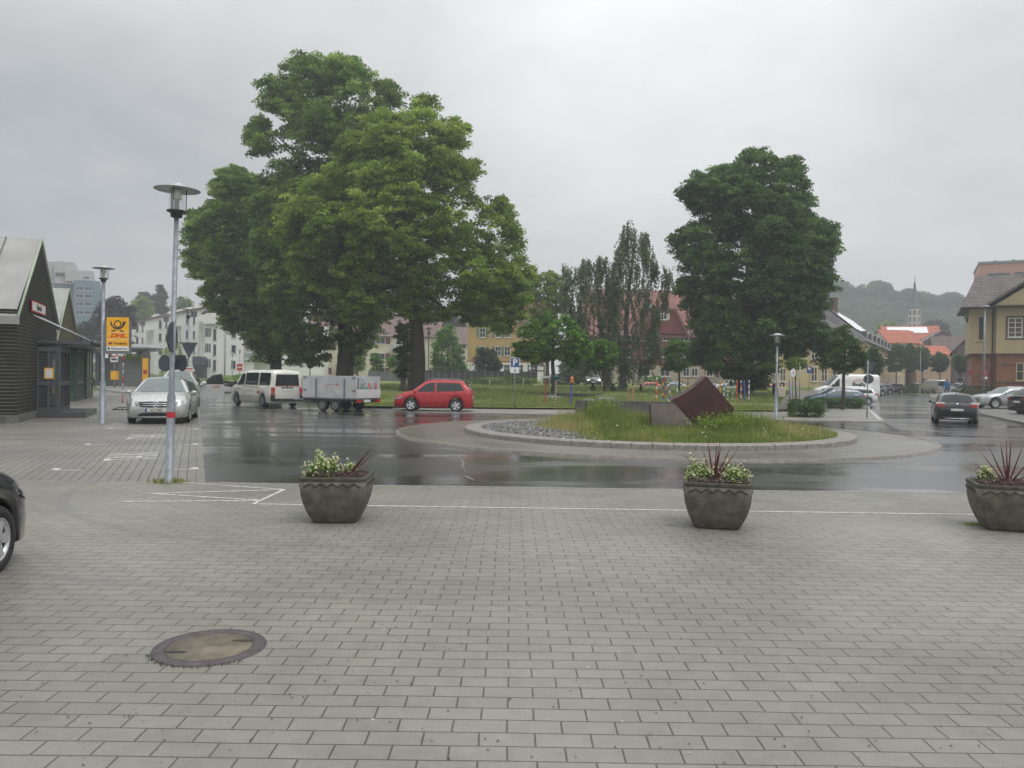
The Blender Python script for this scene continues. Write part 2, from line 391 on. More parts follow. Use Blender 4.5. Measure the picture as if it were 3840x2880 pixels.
# ================================================================ SETTING
def pavemat(name, ca, cb, mortar, bw, rh, ms, rot=0, polar=None, rough=(.42, .68), bump=.5, tracks=None, coat=.22, specks=True):
    m = bpy.data.materials.new(name); m.use_nodes = True; MC[name] = m
    b = NB(m.node_tree); p = m.node_tree.nodes['Principled BSDF']
    oc = b.n('ShaderNodeTexCoord').outputs['Object']
    if polar:
        s = b.n('ShaderNodeSeparateXYZ', i0=oc); dx = b.m('SUBTRACT', s.outputs[0], polar[0]); dy = b.m('SUBTRACT', s.outputs[1], polar[1])
        an = b.m('ARCTAN2', dy, dx); rr = b.m('SQRT', b.m('ADD', b.m('MULTIPLY', dx, dx), b.m('MULTIPLY', dy, dy)))
        vec = b.n('ShaderNodeCombineXYZ', i0=rr, i1=b.m('MULTIPLY', an, polar[2])).outputs[0]
    else:
        vec = b.n('ShaderNodeMapping', Vector=oc, Rotation=(0, 0, rot)).outputs[0]
        wob = b.n('ShaderNodeTexNoise', Vector=oc, Scale=1.2, Detail=2); wv = b.n('ShaderNodeVectorMath', _operation='SCALE', i0=b.n('ShaderNodeVectorMath', _operation='SUBTRACT', i0=wob.outputs['Color'], i1=(.5, .5, .5)).outputs[0])
        wv.inputs['Scale'].default_value = .022
        vec = b.n('ShaderNodeVectorMath', _operation='ADD', i0=vec, i1=wv.outputs[0]).outputs[0]
    bt = b.n('ShaderNodeTexBrick', Vector=vec); bt.offset = .5
    for k_, v_ in (('Scale', 1), ('Brick Width', bw), ('Row Height', rh), ('Mortar Size', ms), ('Mortar Smooth', .25), ('Bias', 0)): bt.inputs[k_].default_value = v_
    b.put(bt.inputs['Color1'], ca); b.put(bt.inputs['Color2'], cb); b.put(bt.inputs['Mortar'], mortar)
    big = b.noise(oc, .35, 5, .6, .4); fine = b.noise(oc, 180, 2, .7); mid = b.noise(oc, 7, 4, .6)
    k = b.m('MULTIPLY', b.rng(big, .3, .7, .80, 1.12), b.m('MULTIPLY', b.rng(fine, .3, .7, .82, 1.16), b.rng(mid, .3, .7, .93, 1.06)))
    col = b.n('ShaderNodeVectorMath', _operation='SCALE', i0=bt.outputs['Color']); b.put(col.inputs['Scale'], k); col = col.outputs[0]
    if not polar:                                   # moss in some joints
        mo = b.m('MULTIPLY', bt.outputs['Fac'], b.rng(b.noise(oc, 1.7, 4, .6), .5, .68))
        col = b.mix(b.m('MULTIPLY', mo, .6), col, (.06, .085, .03))
    if specks:
        vo = b.n('ShaderNodeTexVoronoi', Vector=oc, Scale=14.0); cut = b.rng(b.noise(oc, .9, 3), .42, .68, .02, .13)
        col = b.mix(b.m('MULTIPLY', b.m('LESS_THAN', vo.outputs['Distance'], cut), .7), col, (.05, .05, .045))
        vo2 = b.n('ShaderNodeTexVoronoi', Vector=oc, Scale=2.3)
        col = b.mix(b.m('MULTIPLY', b.m('LESS_THAN', vo2.outputs['Distance'], .022), .55), col, (.55, .55, .5))
    if tracks:
        s = b.n('ShaderNodeSeparateXYZ', i0=oc)
        for (cx, cy, r_, w_) in tracks:
            dx = b.m('SUBTRACT', s.outputs[0], cx); dy = b.m('SUBTRACT', s.outputs[1], cy)
            e = b.m('ABSOLUTE', b.m('SUBTRACT', b.m('SQRT', b.m('ADD', b.m('MULTIPLY', dx, dx), b.m('MULTIPLY', dy, dy))), r_))
            fa = b.m('MULTIPLY', b.rng(e, w_*.35, w_, .30, 0), b.rng(s.outputs[0], -.5, 1.5, 1, 0))
            col = b.mix(fa, col, (.10, .10, .11))
    wet = b.rng(b.noise(oc, .8, 5, .65, .3), .42, .62)
    b.put(p.inputs['Base Color'], col)
    b.put(p.inputs['Roughness'], b.m('ADD', b.m('MULTIPLY', wet, rough[0]-rough[1]), rough[1]))
    p.inputs['Coat Weight'].default_value = coat; p.inputs['Coat Roughness'].default_value = .28
    h = b.m('ADD', b.m('MULTIPLY', b.m('SUBTRACT', 1, bt.outputs['Fac']), 1.0), b.m('MULTIPLY', fine, .12))
    bn = b.n('ShaderNodeBump', Strength=bump, Distance=.006, Height=h); b.put(p.inputs['Normal'], bn.outputs[0])
    return m
def asphalt(name, base=(.047, .048, .049), wetbias=0.0):
    m = bpy.data.materials.new(name); m.use_nodes = True; MC[name] = m
    b = NB(m.node_tree); p = m.node_tree.nodes['Principled BSDF']
    oc = b.n('ShaderNodeTexCoord').outputs['Object']
    st = b.n('ShaderNodeMapping', Vector=oc, Scale=(.35, 1, 1)).outputs[0]
    pud = b.rng(b.m('ADD', b.noise(st, .55, 6, .6, .5), wetbias), .44, .60)
    k = b.rng(b.noise(oc, .25, 5, .6, .4), .3, .7, .75, 1.25)
    v = b.n('ShaderNodeVectorMath', _operation='SCALE', i0=base); b.put(v.inputs['Scale'], b.m('MULTIPLY', k, b.rng(b.noise(oc, 120, 2, .7), .3, .7, .8, 1.2)))
    b.put(p.inputs['Base Color'], v.outputs[0])
    b.put(p.inputs['Roughness'], b.m('SUBTRACT', .34, b.m('MULTIPLY', pud, .17)))
    p.inputs['Specular IOR Level'].default_value = .5; p.inputs['IOR'].default_value = 1.4
    b.put(p.inputs['Coat Weight'], b.m('ADD', .75, b.m('MULTIPLY', pud, .25))); b.put(p.inputs['Coat Roughness'], b.m('SUBTRACT', .17, b.m('MULTIPLY', pud, .11)))
    h1 = b.noise(oc, 60, 3, .7); h2 = b.noise(st, 2.2, 4, .6)
    bn = b.n('ShaderNodeBump', Distance=.004, Height=h1); b.put(bn.inputs['Strength'], b.m('SUBTRACT', .5, b.m('MULTIPLY', pud, .4)))
    bn2 = b.n('ShaderNodeBump', Strength=.16, Distance=.03, Height=h2, Normal=bn.outputs[0]); b.put(p.inputs['Normal'], bn2.outputs[0])
    b.put(p.inputs['Coat Normal'], bn2.outputs[0])
    return m
K0 = G(765, 1811); K1 = G(752, 1600); LD = (K1-K0).normalized(); LN = Vector((LD.y, -LD.x, 0))   # taxi lane direction, normal towards the road
LA = math.atan2(LD.y, LD.x)
def K(t, n=0): return K0+LD*t+LN*n
edge = [G(765, 1811), G(1400, 1822), G(2856, 1842), G(3640, 1851)]
ed = (edge[3]-edge[0]).normalized(); edge.append(edge[3]+ed*40); edgeL = edge[0]-ed*30
def circ3(a, b_, c):
    ax, ay, bx, by, cx, cy = a.x, a.y, b_.x, b_.y, c.x, c.y; d = 2*(ax*(by-cy)+bx*(cy-ay)+cx*(ay-by))
    ux = ((ax*ax+ay*ay)*(by-cy)+(bx*bx+by*by)*(cy-ay)+(cx*cx+cy*cy)*(ay-by))/d; uy = ((ax*ax+ay*ay)*(cx-bx)+(bx*bx+by*by)*(ax-cx)+(cx*cx+cy*cy)*(bx-ax))/d
    return ux, uy, math.hypot(ax-ux, ay-uy)
tr = [circ3(G(240, 1900), G(520, 1995), G(960, 2040))+(.10,), circ3(G(60, 2150), G(420, 2185), G(800, 2215))+(.10,)]
PAV = pavemat('forecourt_pavers', (.205, .196, .168), (.182, .173, .147), (.052, .049, .038), .27, .144, .0055, rot=0, tracks=tr)
LANE = pavemat('lane_pavers', (.20, .19, .168), (.172, .163, .145), (.035, .032, .025), .27, .144, .009, rot=-LA, specks=False)
CX, CY, RA, RI = 4.37, 24.7, 7.78, 5.80
APR = pavemat('apron_pavers', (.155, .143, .113), (.125, .115, .09), (.035, .032, .024), .26, .17, .007, polar=(CX, CY, 7.2), specks=False, coat=.5, rough=(.28, .45))
STRIPM = pavemat('strip_pavers', (.27, .258, .232), (.235, .225, .202), (.08, .075, .062), .24, .12, .006, rot=R(4), specks=False)
HEAD = pavemat('header_pavers', (.20, .185, .16), (.17, .16, .14), (.06, .055, .045), .16, .16, .006, rot=-LA, specks=False)
ROAD = asphalt('wet_asphalt'); PATH = asphalt('damp_path_asphalt', (.10, .10, .10), -.1)
PAINT = mat('worn_white_paint', (.50, .49, .46), .5, var=.4, scale=14)
KERB = mat('granite_kerb', (.25, .228, .212), .55, var=.3, scale=9, bump=.3, coat=.15)
def sheet(name, pts, z, m, kind='structure'):
    mb = MB(); mb.add([(p[0], p[1], z) for p in pts], [tuple(range(len(pts)))])
    o = struct(name, mb, m, kind)
    if o.data.polygons[0].normal.z < 0: o.data.flip_normals()
    return o
GR = mat('field_grass', (.075, .10, .035), .9, var=.4, scale=.5, bump=.3)
sheet('ground', [(-1500, -60), (1500, -60), (1500, 2500), (-1500, 2500)], -.03, GR)
sheet('road', [tuple(p[:2]) for p in edge]+[(60, 300), (-160, 300), tuple(K(95)[:2]), tuple(K0[:2])], 0, ROAD)
sheet('forecourt_paving', [tuple(edgeL[:2])]+[tuple(p[:2]) for p in edge]+[(40, -12), (-40, -12)], .004, PAV)
far = K(62)
sheet('taxi_lane_paving', [tuple(K0[:2]), tuple(far[:2]), (far.x-22, far.y-6), (-40, 20), tuple(edgeL[:2])], .004, LANE)
# header course along the lane and pale edging by the road
mb = MB()
for t in range(0, 60, 3): mb.slab([tuple(K(t, -.2)[:2]), tuple(K(t, .02)[:2]), tuple(K(t+3, .02)[:2]), tuple(K(t+3, -.2)[:2])], -.01, .010)
struct('lane_edging', mb, HEAD)
mb = MB()
for a, c in zip(edge, edge[1:]):
    n_ = Vector((-ed.y, ed.x, 0))*.05; mb.slab([tuple((a-n_)[:2]), tuple((c-n_)[:2]), tuple((c+n_)[:2]), tuple((a+n_)[:2])], -.01, .009)
struct('forecourt_edging', mb, KERB)
# far strip of parking paving
sp = [G(1475, 1532), G(1600, 1548), G(2200, 1558), G(2783, 1575), G(3040, 1580), G(3300, 1584), G(3318, 1576), G(3262, 1535), G(3255, 1500), G(3300, 1479), G(3395, 1466)]
sp += [Vector((44, 100, 0)), Vector((30, 70, 0)), Vector((14, 43.4, 0)), Vector((0, 42.6, 0)), Vector((-6, 41.5, 0))]
sheet('parking_paving', [p[:2] for p in sp], .008, STRIPM)
mb = MB()
kp = sp[:6]
for a, c in zip(kp, kp[1:]):
    d = (c-a).normalized(); n_ = Vector((-d.y, d.x, 0))*.07; mb.slab([tuple((a-n_)[:2]), tuple((c-n_)[:2]), tuple((c+n_)[:2]), tuple((a+n_)[:2])], -.02, .035)
struct('parking_kerb', mb, KERB)
def strip(name, pts, w, z, m, kind='structure', th=.004):
    mb = MB()
    for a, c in zip(pts, pts[1:]):
        a, c = Vector((a[0], a[1], 0)), Vector((c[0], c[1], 0)); d = (c-a).normalized(); n_ = Vector((-d.y, d.x, 0))*w/2
        mb.slab([tuple((a-n_)[:2]), tuple((c-n_)[:2]), tuple((c+n_)[:2]), tuple((a+n_)[:2])], z, z+th)
    return mb
def merged(name, segs, m):
    mb = MB()
    for pts, w, z in segs:
        q = strip('', pts, w, z, m); o = len(mb.v); mb.v += q.v; mb.f += [tuple(i+o for i in f) for f in q.f]; mb.mi += q.mi; mb.sm += q.sm
    return struct(name, mb, m)
merged('forecourt_line', [([G(949, 1892), G(2300, 1912)], .05, .006), ([G(2300, 1912), G(3660, 1932)], .05, .006)], PAINT)
merged('hatched_marking', [([G(461, 1883), G(976, 1879)], .05, .006), ([G(976, 1878), G(564, 1853)], .05, .0065), ([G(564, 1853), G(1066, 1838)], .05, .006), ([G(1066, 1838), G(686, 1811)], .05, .0065), ([G(1066, 1838), G(949, 1892)], .05, .007)], PAINT)
segs = []
for (x0, x1, y, s_) in ((206, 306, 1765, -1), (651, 730, 1762, 1), (325, 410, 1669, -1), (662, 732, 1669, 1), (412, 475, 1608, -1), (683, 735, 1611, 1)):
    segs.append(([G(x0, y), G(x1, y)], .05, .006)); c = G(x0, y) if s_ < 0 else G(x1, y)
    segs.append(([c, c+LD*.3], .12, .0066))
merged('taxi_bay_corners', segs, PAINT)
for (px, py, d_) in ((508, 1712, 1.0), (562, 1637, 1.0)):
    c = G(px, py); o = text('taxi_lettering', 'TAXI', 1.0, PAINT, loc=(c.x, c.y, .007), rot=(0, 0, LA), bold=.0, ext=.001); o.scale = (.72, 1.35, 1); o['kind'] = 'structure'
merged('parking_bay_lines', [([G(1760, 1534), G(1840, 1545)], .1, .012), ([G(1943, 1532), G(2065, 1545)], .1, .012), ([G(2140, 1535), G(2280, 1549)], .1, .012), ([G(1480, 1541), G(1600, 1552)], .08, .016), ([G(2098, 1540), G(2120, 1540)], .12, .012), ([G(1875, 1538), G(1900, 1538)], .12, .012)], PAINT)
merged('street_edge_line', [([G(3671, 1553), G(3750, 1573)], .12, .006), ([G(3262, 1540), G(3300, 1576)], .12, .016)], PAINT)
PUD = asphalt('standing_water', (.03, .032, .034), .5)
mb = MB()
for k_, (px, py, rx, ry) in enumerate(((3355, 1490, .8, .5), (3380, 1492, .6, .4))):
    c = G(px, py); mb.slab([(c.x+rx*math.cos(a)*(1+.2*math.sin(3*a))-ry*.25*math.sin(a), c.y+ry*math.sin(a)) for a in [i*.4189 for i in range(15)]], -.002, .004)
struct('road_patches', mb, mat('patched_tar', (.02, .02, .022), .3, coat=.6))
merged('tar_seam', [([G(3316, 1588), G(3336, 1600)], .16, .002), ([G(3334, 1599), G(3362, 1616)], .24, .0022)], MC['patched_tar'])
cr = [G(1722, 1712), G(1738, 1735), G(1734, 1752), G(1748, 1770), G(1742, 1786), G(1772, 1800), G(1780, 1806)]
merged('worn_road_marking', [(cr[i:i+2], w_, .004+.0002*i) for i, w_ in enumerate((.035, .05, .02, .03, .06, .02)) if i != 3], mat('faded_paint', (.17, .17, .17), .35, var=.4, scale=12))
# ---- pavement by the brick house
sw = [G(3484, 1478), G(3492, 1494), G(3520, 1508), G(3600, 1535), G(3671, 1556), G(3760, 1576), G(3840, 1594)]
sw2 = [tuple(p[:2]) for p in sw]+[(60, 30), (90, 120), (62, 118)]
mb = MB(); mb.slab(sw2, -.02, .10); struct('side_pavement', mb, [pavemat('side_pavers', (.15, .14, .125), (.125, .12, .11), (.05, .05, .045), .2, .1, .005, rot=R(30), specks=False, coat=.5)])
# ---- bus stop island
isl = [(352, 1450), (372, 1462), (430, 1473), (520, 1480), (640, 1484)]
ip = [G(*p) for p in isl]; ip2 = [tuple(p[:2]) for p in ip]+[(ip[-1].x+1.5, ip[-1].y+14), (ip[-1].x-2, ip[-1].y+40), (ip[0].x-6, ip[0].y+26), (ip[0].x-2, ip[0].y+5)]
mb = MB(); mb.slab(ip2, -.02, .12); struct('bus_stop_island', mb, [STRIPM])
# ---- far left verge in front of the white flats
mb = MB(); rows = [(98, -75, -38, .02), (120, -90, -44, .3), (150, -115, -50, .8), (200, -150, -60, 1.0)]
mb.rings([[(xl+(xr-xl)*i/8, y, z) for i in range(9)] for y, xl, xr, z in rows], cap=False, closed=False)
o = struct('verge', mb, mat('verge_grass', (.06, .10, .025), .9, var=.4, scale=1.5, bump=.4))
# ---- lawn bank
def lawn_mat():
    m = bpy.data.materials.new('lawn_grass'); m.use_nodes = True; b = NB(m.node_tree); p = m.node_tree.nodes['Principled BSDF']
    oc = b.n('ShaderNodeTexCoord').outputs['Object']
    c = b.mix(b.rng(b.noise(oc, .18, 5, .6, .5), .35, .65), (.10, .15, .035), (.20, .235, .065))
    c = b.mix(b.m('MULTIPLY', b.rng(b.noise(oc, 2.4, 4, .7), .45, .7), .5), c, (.055, .095, .025))
    b.put(p.inputs['Base Color'], c); p.inputs['Roughness'].default_value = .9
    bn = b.n('ShaderNodeBump', Strength=.8, Distance=.08, Height=b.noise(oc, 9, 4, .7)); b.put(p.inputs['Normal'], bn.outputs[0]); return m
LX0 = lambda y: interp(y, [(40.5, -7.6), (60, -17.5), (97, -36), (200, -60)])
LX1 = lambda y: interp(y, [(40.5, 14.5), (43, 14.2), (55, 20), (70, 27.5), (95, 40), (200, 80)])
ys = [40.8, 42.5, 44, 47, 50, 54, 58, 62, 68, 75, 85, 97, 110, 130, 160]
mb = MB(); mb.smooth = True
def fy(x, y): return y+(1.6*max(0, (x+7.6))/22 if y < 44 else (0.9*max(0, (x+7.6))/22 if y < 47 else 0))
mb.rings([[(lambda x: (x, fy(x, y), LZ(y)+(.12*math.sin(x*.35+y*.2) if y > 45 else 0)))(LX0(y)+(LX1(y)-LX0(y))*i/40) for i in range(41)] for y in ys], cap=False, closed=False)
o = struct('lawn', mb, lawn_mat())
if o.data.polygons[0].normal.z < 0: o.data.flip_normals()
n = 60000; yy = 41.3+(rng.uniform(0, 1, n)**1.6)*42; x0 = np.array([LX0(y) for y in yy]); x1 = np.array([LX1(y) for y in yy]); u_ = rng.uniform(0, 1, n); xx = x0+(x1-x0)*u_
yy = yy+np.where(yy < 44, 1.6, np.where(yy < 47, .9, 0))*np.maximum(0, xx+7.6)/22
# keep the path clear
pc = np.clip((yy-43)/30, 0, 1); pxm = 15.6+pc*11.5; keep = np.abs(xx-pxm) > (1.3+.2*pc)
xx, yy = xx[keep], yy[keep]; zz_ = np.array([LZ(y) for y in yy])-.02
patch = .5+.5*np.sin(xx*.55+1.3*np.sin(yy*.31))*np.cos(yy*.4+.7*np.sin(xx*.2)); hh = rng.uniform(.12, .3, len(xx))*(.5+patch)
front = yy < 46.5; hh[front] *= .5
me = npmesh('grass', blades(np.stack([xx, yy, zz_], 1), hh, np.full(len(xx), .028), .5), 3, leafmat('grass_blade', (.10, .145, .035), (.20, .25, .06), (.38, .35, .15), .35), np.clip(.35+.35*patch+rng.normal(0, .15, len(xx)), 0, 1))
o = link('lawn_grass', me); o['kind'] = 'stuff'
# path across the lawn
mb = MB(); mb.rings([[(15.6+c*11.5-w, y, LZ(y)+dz), (15.6+c*11.5+w, y, LZ(y)+dz)] for y, c, w, dz in ((43.0, 0, 1.4, .02), (50, .233, 1.4, .13), (58, .5, 1.35, .14), (66, .767, 1.3, .14), (73, 1, 1.3, .14))], cap=False, closed=False)
o = struct('path', mb, PATH)
if o.data.polygons[0].normal.z < 0: o.data.flip_normals()
# ================================================================ ROUNDABOUT
def disc(r0_, r1_, z, n=96, a0=0, a1=2*math.pi):
    mb = MB(); mb.rings([[(CX+r_*math.cos(a0+(a1-a0)*i/n), CY+r_*math.sin(a0+(a1-a0)*i/n), z_) for i in range(n)] for r_, z_ in ((r0_, z), (r1_, z))], cap=False); return mb
o = struct('roundabout_apron', disc(RI-.2, RA, .045), APR); 
if o.data.polygons[0].normal.z < 0: o.data.flip_normals()
mb = MB(); pr = [(RA-.02, .03), (RA-.02, .052), (RA+.08, .05), (RA+.11, -.02)]
mb.rings([[(CX+r_*math.cos(2*math.pi*i/128), CY+r_*math.sin(2*math.pi*i/128), z) for i in range(128)] for r_, z in pr], cap=False); struct('apron_edging', mb, [mat('apron_edge_stone', (.20, .178, .15), .5, var=.3, scale=6, coat=.3)])
mb = MB()
for i in range(72):                                     # kerb stones with open joints
    a0, a1 = 2*math.pi*i/72+.0012, 2*math.pi*(i+1)/72-.0012
    prof = [(RI, .02), (RI, .15), (RI-.02, .17), (RI-.50, .175), (RI-.50, .02)]
    mb.rings([[(CX+r_*math.cos(a), CY+r_*math.sin(a), z) for r_, z in prof] for a in (a0, (a0+a1)/2, a1)])
struct('island_kerb', mb, [KERB])
mb = MB(); mb.smooth = True
def MZ(x, y):
    r_ = math.hypot(x-CX, y-CY)/(RI-.5); g = max(0, 1-r_*r_); left = 1/(1+math.exp(-(x-CX+2.9)*1.6))
    return .15+.03*g*left+.02*g
rr = [i/14*(RI-.48) for i in range(15)]
mb.rings([[(CX+(r_+.001)*math.cos(2*math.pi*i/48), CY+(r_+.001)*math.sin(2*math.pi*i/48), MZ(CX+r_*math.cos(2*math.pi*i/48), CY+r_*math.sin(2*math.pi*i/48))) for i in range(48)] for r_ in rr], cap=False)
o = struct('island_mound', mb, mat('mound_soil', (.085, .085, .05), .95, var=.4, scale=5, bump=.8))
if o.data.polygons[5].normal.z < 0: o.data.flip_normals()
# gravel on the left part of the island
def gline(x, y): return (x-CX)+3.1+.35*math.sin(y*1.1)+.25*(y-CY)*.25
n = 17000; a = rng.uniform(0, 6.283, n); r_ = np.sqrt(rng.uniform(0, 1, n))*(RI-.52); gx, gy = CX+r_*np.cos(a), CY+r_*np.sin(a)
k = np.array([gline(x, y) < .5+rng.normal(0, .25) for x, y in zip(gx, gy)]); gx, gy = gx[k], gy[k]; gz = np.array([MZ(x, y) for x, y in zip(gx, gy)])
n = len(gx); s_ = rng.uniform(.018, .045, n)[:, None, None]; base = np.array([[1, 0, 0], [0, 1, 0], [-1, 0, 0], [0, -1, 0], [0, 0, .8], [0, 0, -.8]])*1.0
ob = base[None]+rng.normal(0, .22, (n, 6, 3)); an = rng.uniform(0, 6.28, n); ca, sa = np.cos(an)[:, None], np.sin(an)[:, None]
ob = np.stack([ob[..., 0]*ca-ob[..., 1]*sa, ob[..., 0]*sa+ob[..., 1]*ca, ob[..., 2]*.75], 2)*s_+np.stack([gx, gy, gz+.02], 1)[:, None, :]
tri = np.array([[0, 1, 4], [1, 2, 4], [2, 3, 4], [3, 0, 4], [1, 0, 5], [2, 1, 5], [3, 2, 5], [0, 3, 5]])
o = link('gravel', npmesh('gravel', ob[:, tri].reshape(-1, 3), 3, leafmat('gravel_stone', (.06, .06, .06), (.15, .15, .145), (.34, .335, .32), 0, .6), np.repeat(np.clip(rng.normal(.5, .25, n), 0, 1), 8))); o['kind'] = 'stuff'
# wild grass and flowers
n = 70000; a = rng.uniform(0, 6.283, n); r_ = np.sqrt(rng.uniform(0, 1, n))*(RI-.5); gx, gy = CX+r_*np.cos(a), CY+r_*np.sin(a)
k = np.array([gline(x, y) > rng.normal(.35, .3) for x, y in zip(gx, gy)]); gx, gy, r_ = gx[k], gy[k], r_[k]; gz = np.array([MZ(x, y) for x, y in zip(gx, gy)]); n = len(gx)
g = 1-(r_/(RI-.5))**2
tall = np.exp(-((gx-CX-2.1)**2/.7+(gy-CY+.9)**2/1.2))*.75+np.exp(-((gx-CX+1.5)**2/.6+(gy-CY-1.2)**2/2))*.9
h = (.13+.26*np.clip(g*1.6, 0, 1)+.46*tall)*rng.uniform(.45, 1.15, n)
clm = (np.sin(gx*3.1+2*np.sin(gy*2.3))*np.sin(gy*2.7+1.3*np.sin(gx*1.7)))*.5+.5; h = h*(.62+.65*clm)*(1-.72*np.exp(-(((gx-4.9)/1.7)**2+((gy-22.4)/2.3)**2)**2))*np.where(rng.uniform(0, 1, n) < .06, 1.7, 1)
pt = np.sin(gx*1.9+np.sin(gy*1.3)*1.5)*.5+.5; sh = np.clip(.22+.5*pt*(1-np.clip(tall, 0, .8))*(.4+.6*(np.sin(gx*5+gy*3)*.5+.5))+rng.normal(0, .18, n), 0, 1); dry = (gx > CX+3.2)|(gx < CX-2.0); sh = np.where(dry, np.clip(sh+.28, 0, 1), sh)
me = npmesh('wild_grass', blades(np.stack([gx, gy, gz-.02], 1), h, np.full(n, .011), .45), 3, leafmat('wild_grass', (.10, .16, .03), (.23, .29, .07), (.48, .40, .20), .45), sh)
o = link('wild_grass', me); o['kind'] = 'stuff'
def flowers(name, n, size, m, f):
    P = []
    while len(P) < n:
        a = random.uniform(0, 6.283); r_ = math.sqrt(random.random())*(RI-.6); x, y = CX+r_*math.cos(a), CY+r_*math.sin(a)
        if gline(x, y) < .2 or random.random() > f(x, y): continue
        P.append((x, y, MZ(x, y)+random.uniform(.12, .36)*(.6+.5*(1-(r_/RI)**2))))
    P = np.array(P); o = link(name, npmesh(name, leafquads(P, size, 1.5, .9), 4, m, rng.uniform(0, 1, len(P)))); o['kind'] = 'stuff'
flowers('white_flowers', 220, .036, leafmat('white_petal', (.5, .5, .42), (.7, .7, .62), (.8, .8, .75), .2), lambda x, y: .9 if x > CX+.5 else .12)
flowers('yellow_flowers', 170, .035, leafmat('yellow_petal', (.35, .33, .04), (.5, .45, .05), (.65, .55, .08), .2), lambda x, y: math.exp(-((x-CX+2.0)**2/1.2+(y-CY+2.8)**2/2.4))+.05)
flowers('pink_flowers', 150, .04, leafmat('pink_petal', (.35, .18, .18), (.45, .25, .22), (.5, .35, .3), .2), lambda x, y: .8 if x < CX-1.5 or x > CX+2 else .15)
me = npmesh('tall_weed', leafquads(np.concatenate([np.array([CX+2.1, CY-.9, MZ(CX+2, CY)])+rng.normal(size=(1500, 3))*np.array([.5, .4, .13])+np.array([0, 0, .25]), np.array([CX-1.45, CY+1.2, .5])+rng.normal(size=(700, 3))*np.array([.28, .3, .18])+np.array([0, 0, .2])]), .07), 4, G1b, np.clip(rng.normal(.5, .2, 2200), 0, 1))
o = link('tall_weeds', me); o['kind'] = 'stuff'
# rusty steel sculpture
RUST = mat('rusted_steel', (.058, .013, .012), .5, metal=.0, var=.5, scale=1.6, bump=.35, bscale=40, dirt=.6, coat=.12)
RUST_SHEEN = mat('pale_rusted_steel', (.185, .155, .138), .5, metal=0, var=.3, scale=1.5, bump=.2, bscale=40, coat=.4)  # paler copy of the rust: wet reflection put into the base colour
SY = 24.5; t = thing('steel_sculpture', 'dark rusted steel block standing tilted on one corner in the tall grass of the roundabout', 'sculpture', (XX(2640, SY), SY, .2), R(-7))
def sp2(px, py): return ((px-2640)/F*SY, ZZ(px, py, SY)-.2)
cv = [(2522, 1500), (2553, 1486), (2580, 1469), (2605, 1450), (2628, 1430), (2648, 1411)]
mb = MB(); mb.prism([sp2(*p) for p in cv]+[sp2(2752, 1532), sp2(2735, 1585), sp2(2600, 1600), sp2(2596, 1583)], 0, 1.25); part('tilted_block', mb, RUST, t)
mb = MB(); q0, q1 = sp2(2585, 1485), sp2(2582, 1548); mb.box(q0[0]-.012, q0[0]+.012, -.012, 0, q1[1], q0[1]); part('weld_seam', mb, RUST, t)
t = thing('steel_wedge', 'low brown steel wedge with painted wet sheen leaning under the tilted rusted block', 'sculpture', (XX(2520, 24.2), 24.2, .2), R(-10))
def sp3(px, py): return ((px-2520)/F*24.2, ZZ(px, py, 24.2)-.2)
mb = MB(); mb.prism([sp3(2442, 1514), sp3(2532, 1516), sp3(2598, 1586), sp3(2598, 1600), sp3(2448, 1600)], 0, .12); part('face_plate', mb, RUST_SHEEN, t)
mb = MB(); mb.prism([sp3(2436, 1514), sp3(2442, 1514), sp3(2448, 1600), sp3(2442, 1600)], -.003, .9); part('edge_plate', mb, RUST, t)
# ================================================================ manhole
c = G(787, 2430); t = thing('manhole_cover', 'round concrete and iron manhole cover set flush in the foreground pavers', 'manhole', (c.x, c.y, 0))
mb = MB(); mb.smooth = True; mb.rings([[(r_*math.cos(a*math.pi/32), r_*math.sin(a*math.pi/32), z) for a in range(64)] for r_, z in ((.345, .004), (.34, .012), (.265, .014), (.26, .006))], cap=False); part('frame', mb, mat('cast_iron', (.085, .070, .075), .5, metal=.2, var=.3, scale=12, bump=.6, bscale=60), t)
mb = MB(); mb.lathe([(.259, .006), (.257, .011), (.001, .0115)], 48, cap=False); part('lid', mb, mat('lid_concrete', (.135, .115, .080), .6, var=.4, scale=7, dirt=.4, bump=.3, bscale=80, coat=.2), t)
mb = MB()
for a in (.6, 3.75): mb.slab([(.2*math.cos(a)+.055*math.cos(b_)*1.2, .2*math.sin(a)+.018*math.sin(b_)) for b_ in [i*.7854 for i in range(8)]], .0115, .0145)
part('lift_slot', mb, mat('slot_dark', (.03, .03, .028), .8), t)  # lift slots are flat near-black slabs on the lid
n = 130; a = rng.uniform(3.6, 5.6, n); P = np.stack([c.x+.36*np.cos(a), c.y+.36*np.sin(a), np.full(n, .006)], 1)+rng.normal(0, .008, (n, 3))*np.array([1, 1, 0])
o = link('joint_moss', npmesh('joint_moss', blades(P, rng.uniform(.004, .014, n), np.full(n, .004)), 3, G5, rng.uniform(.2, .7, n))); o['kind'] = 'stuff'
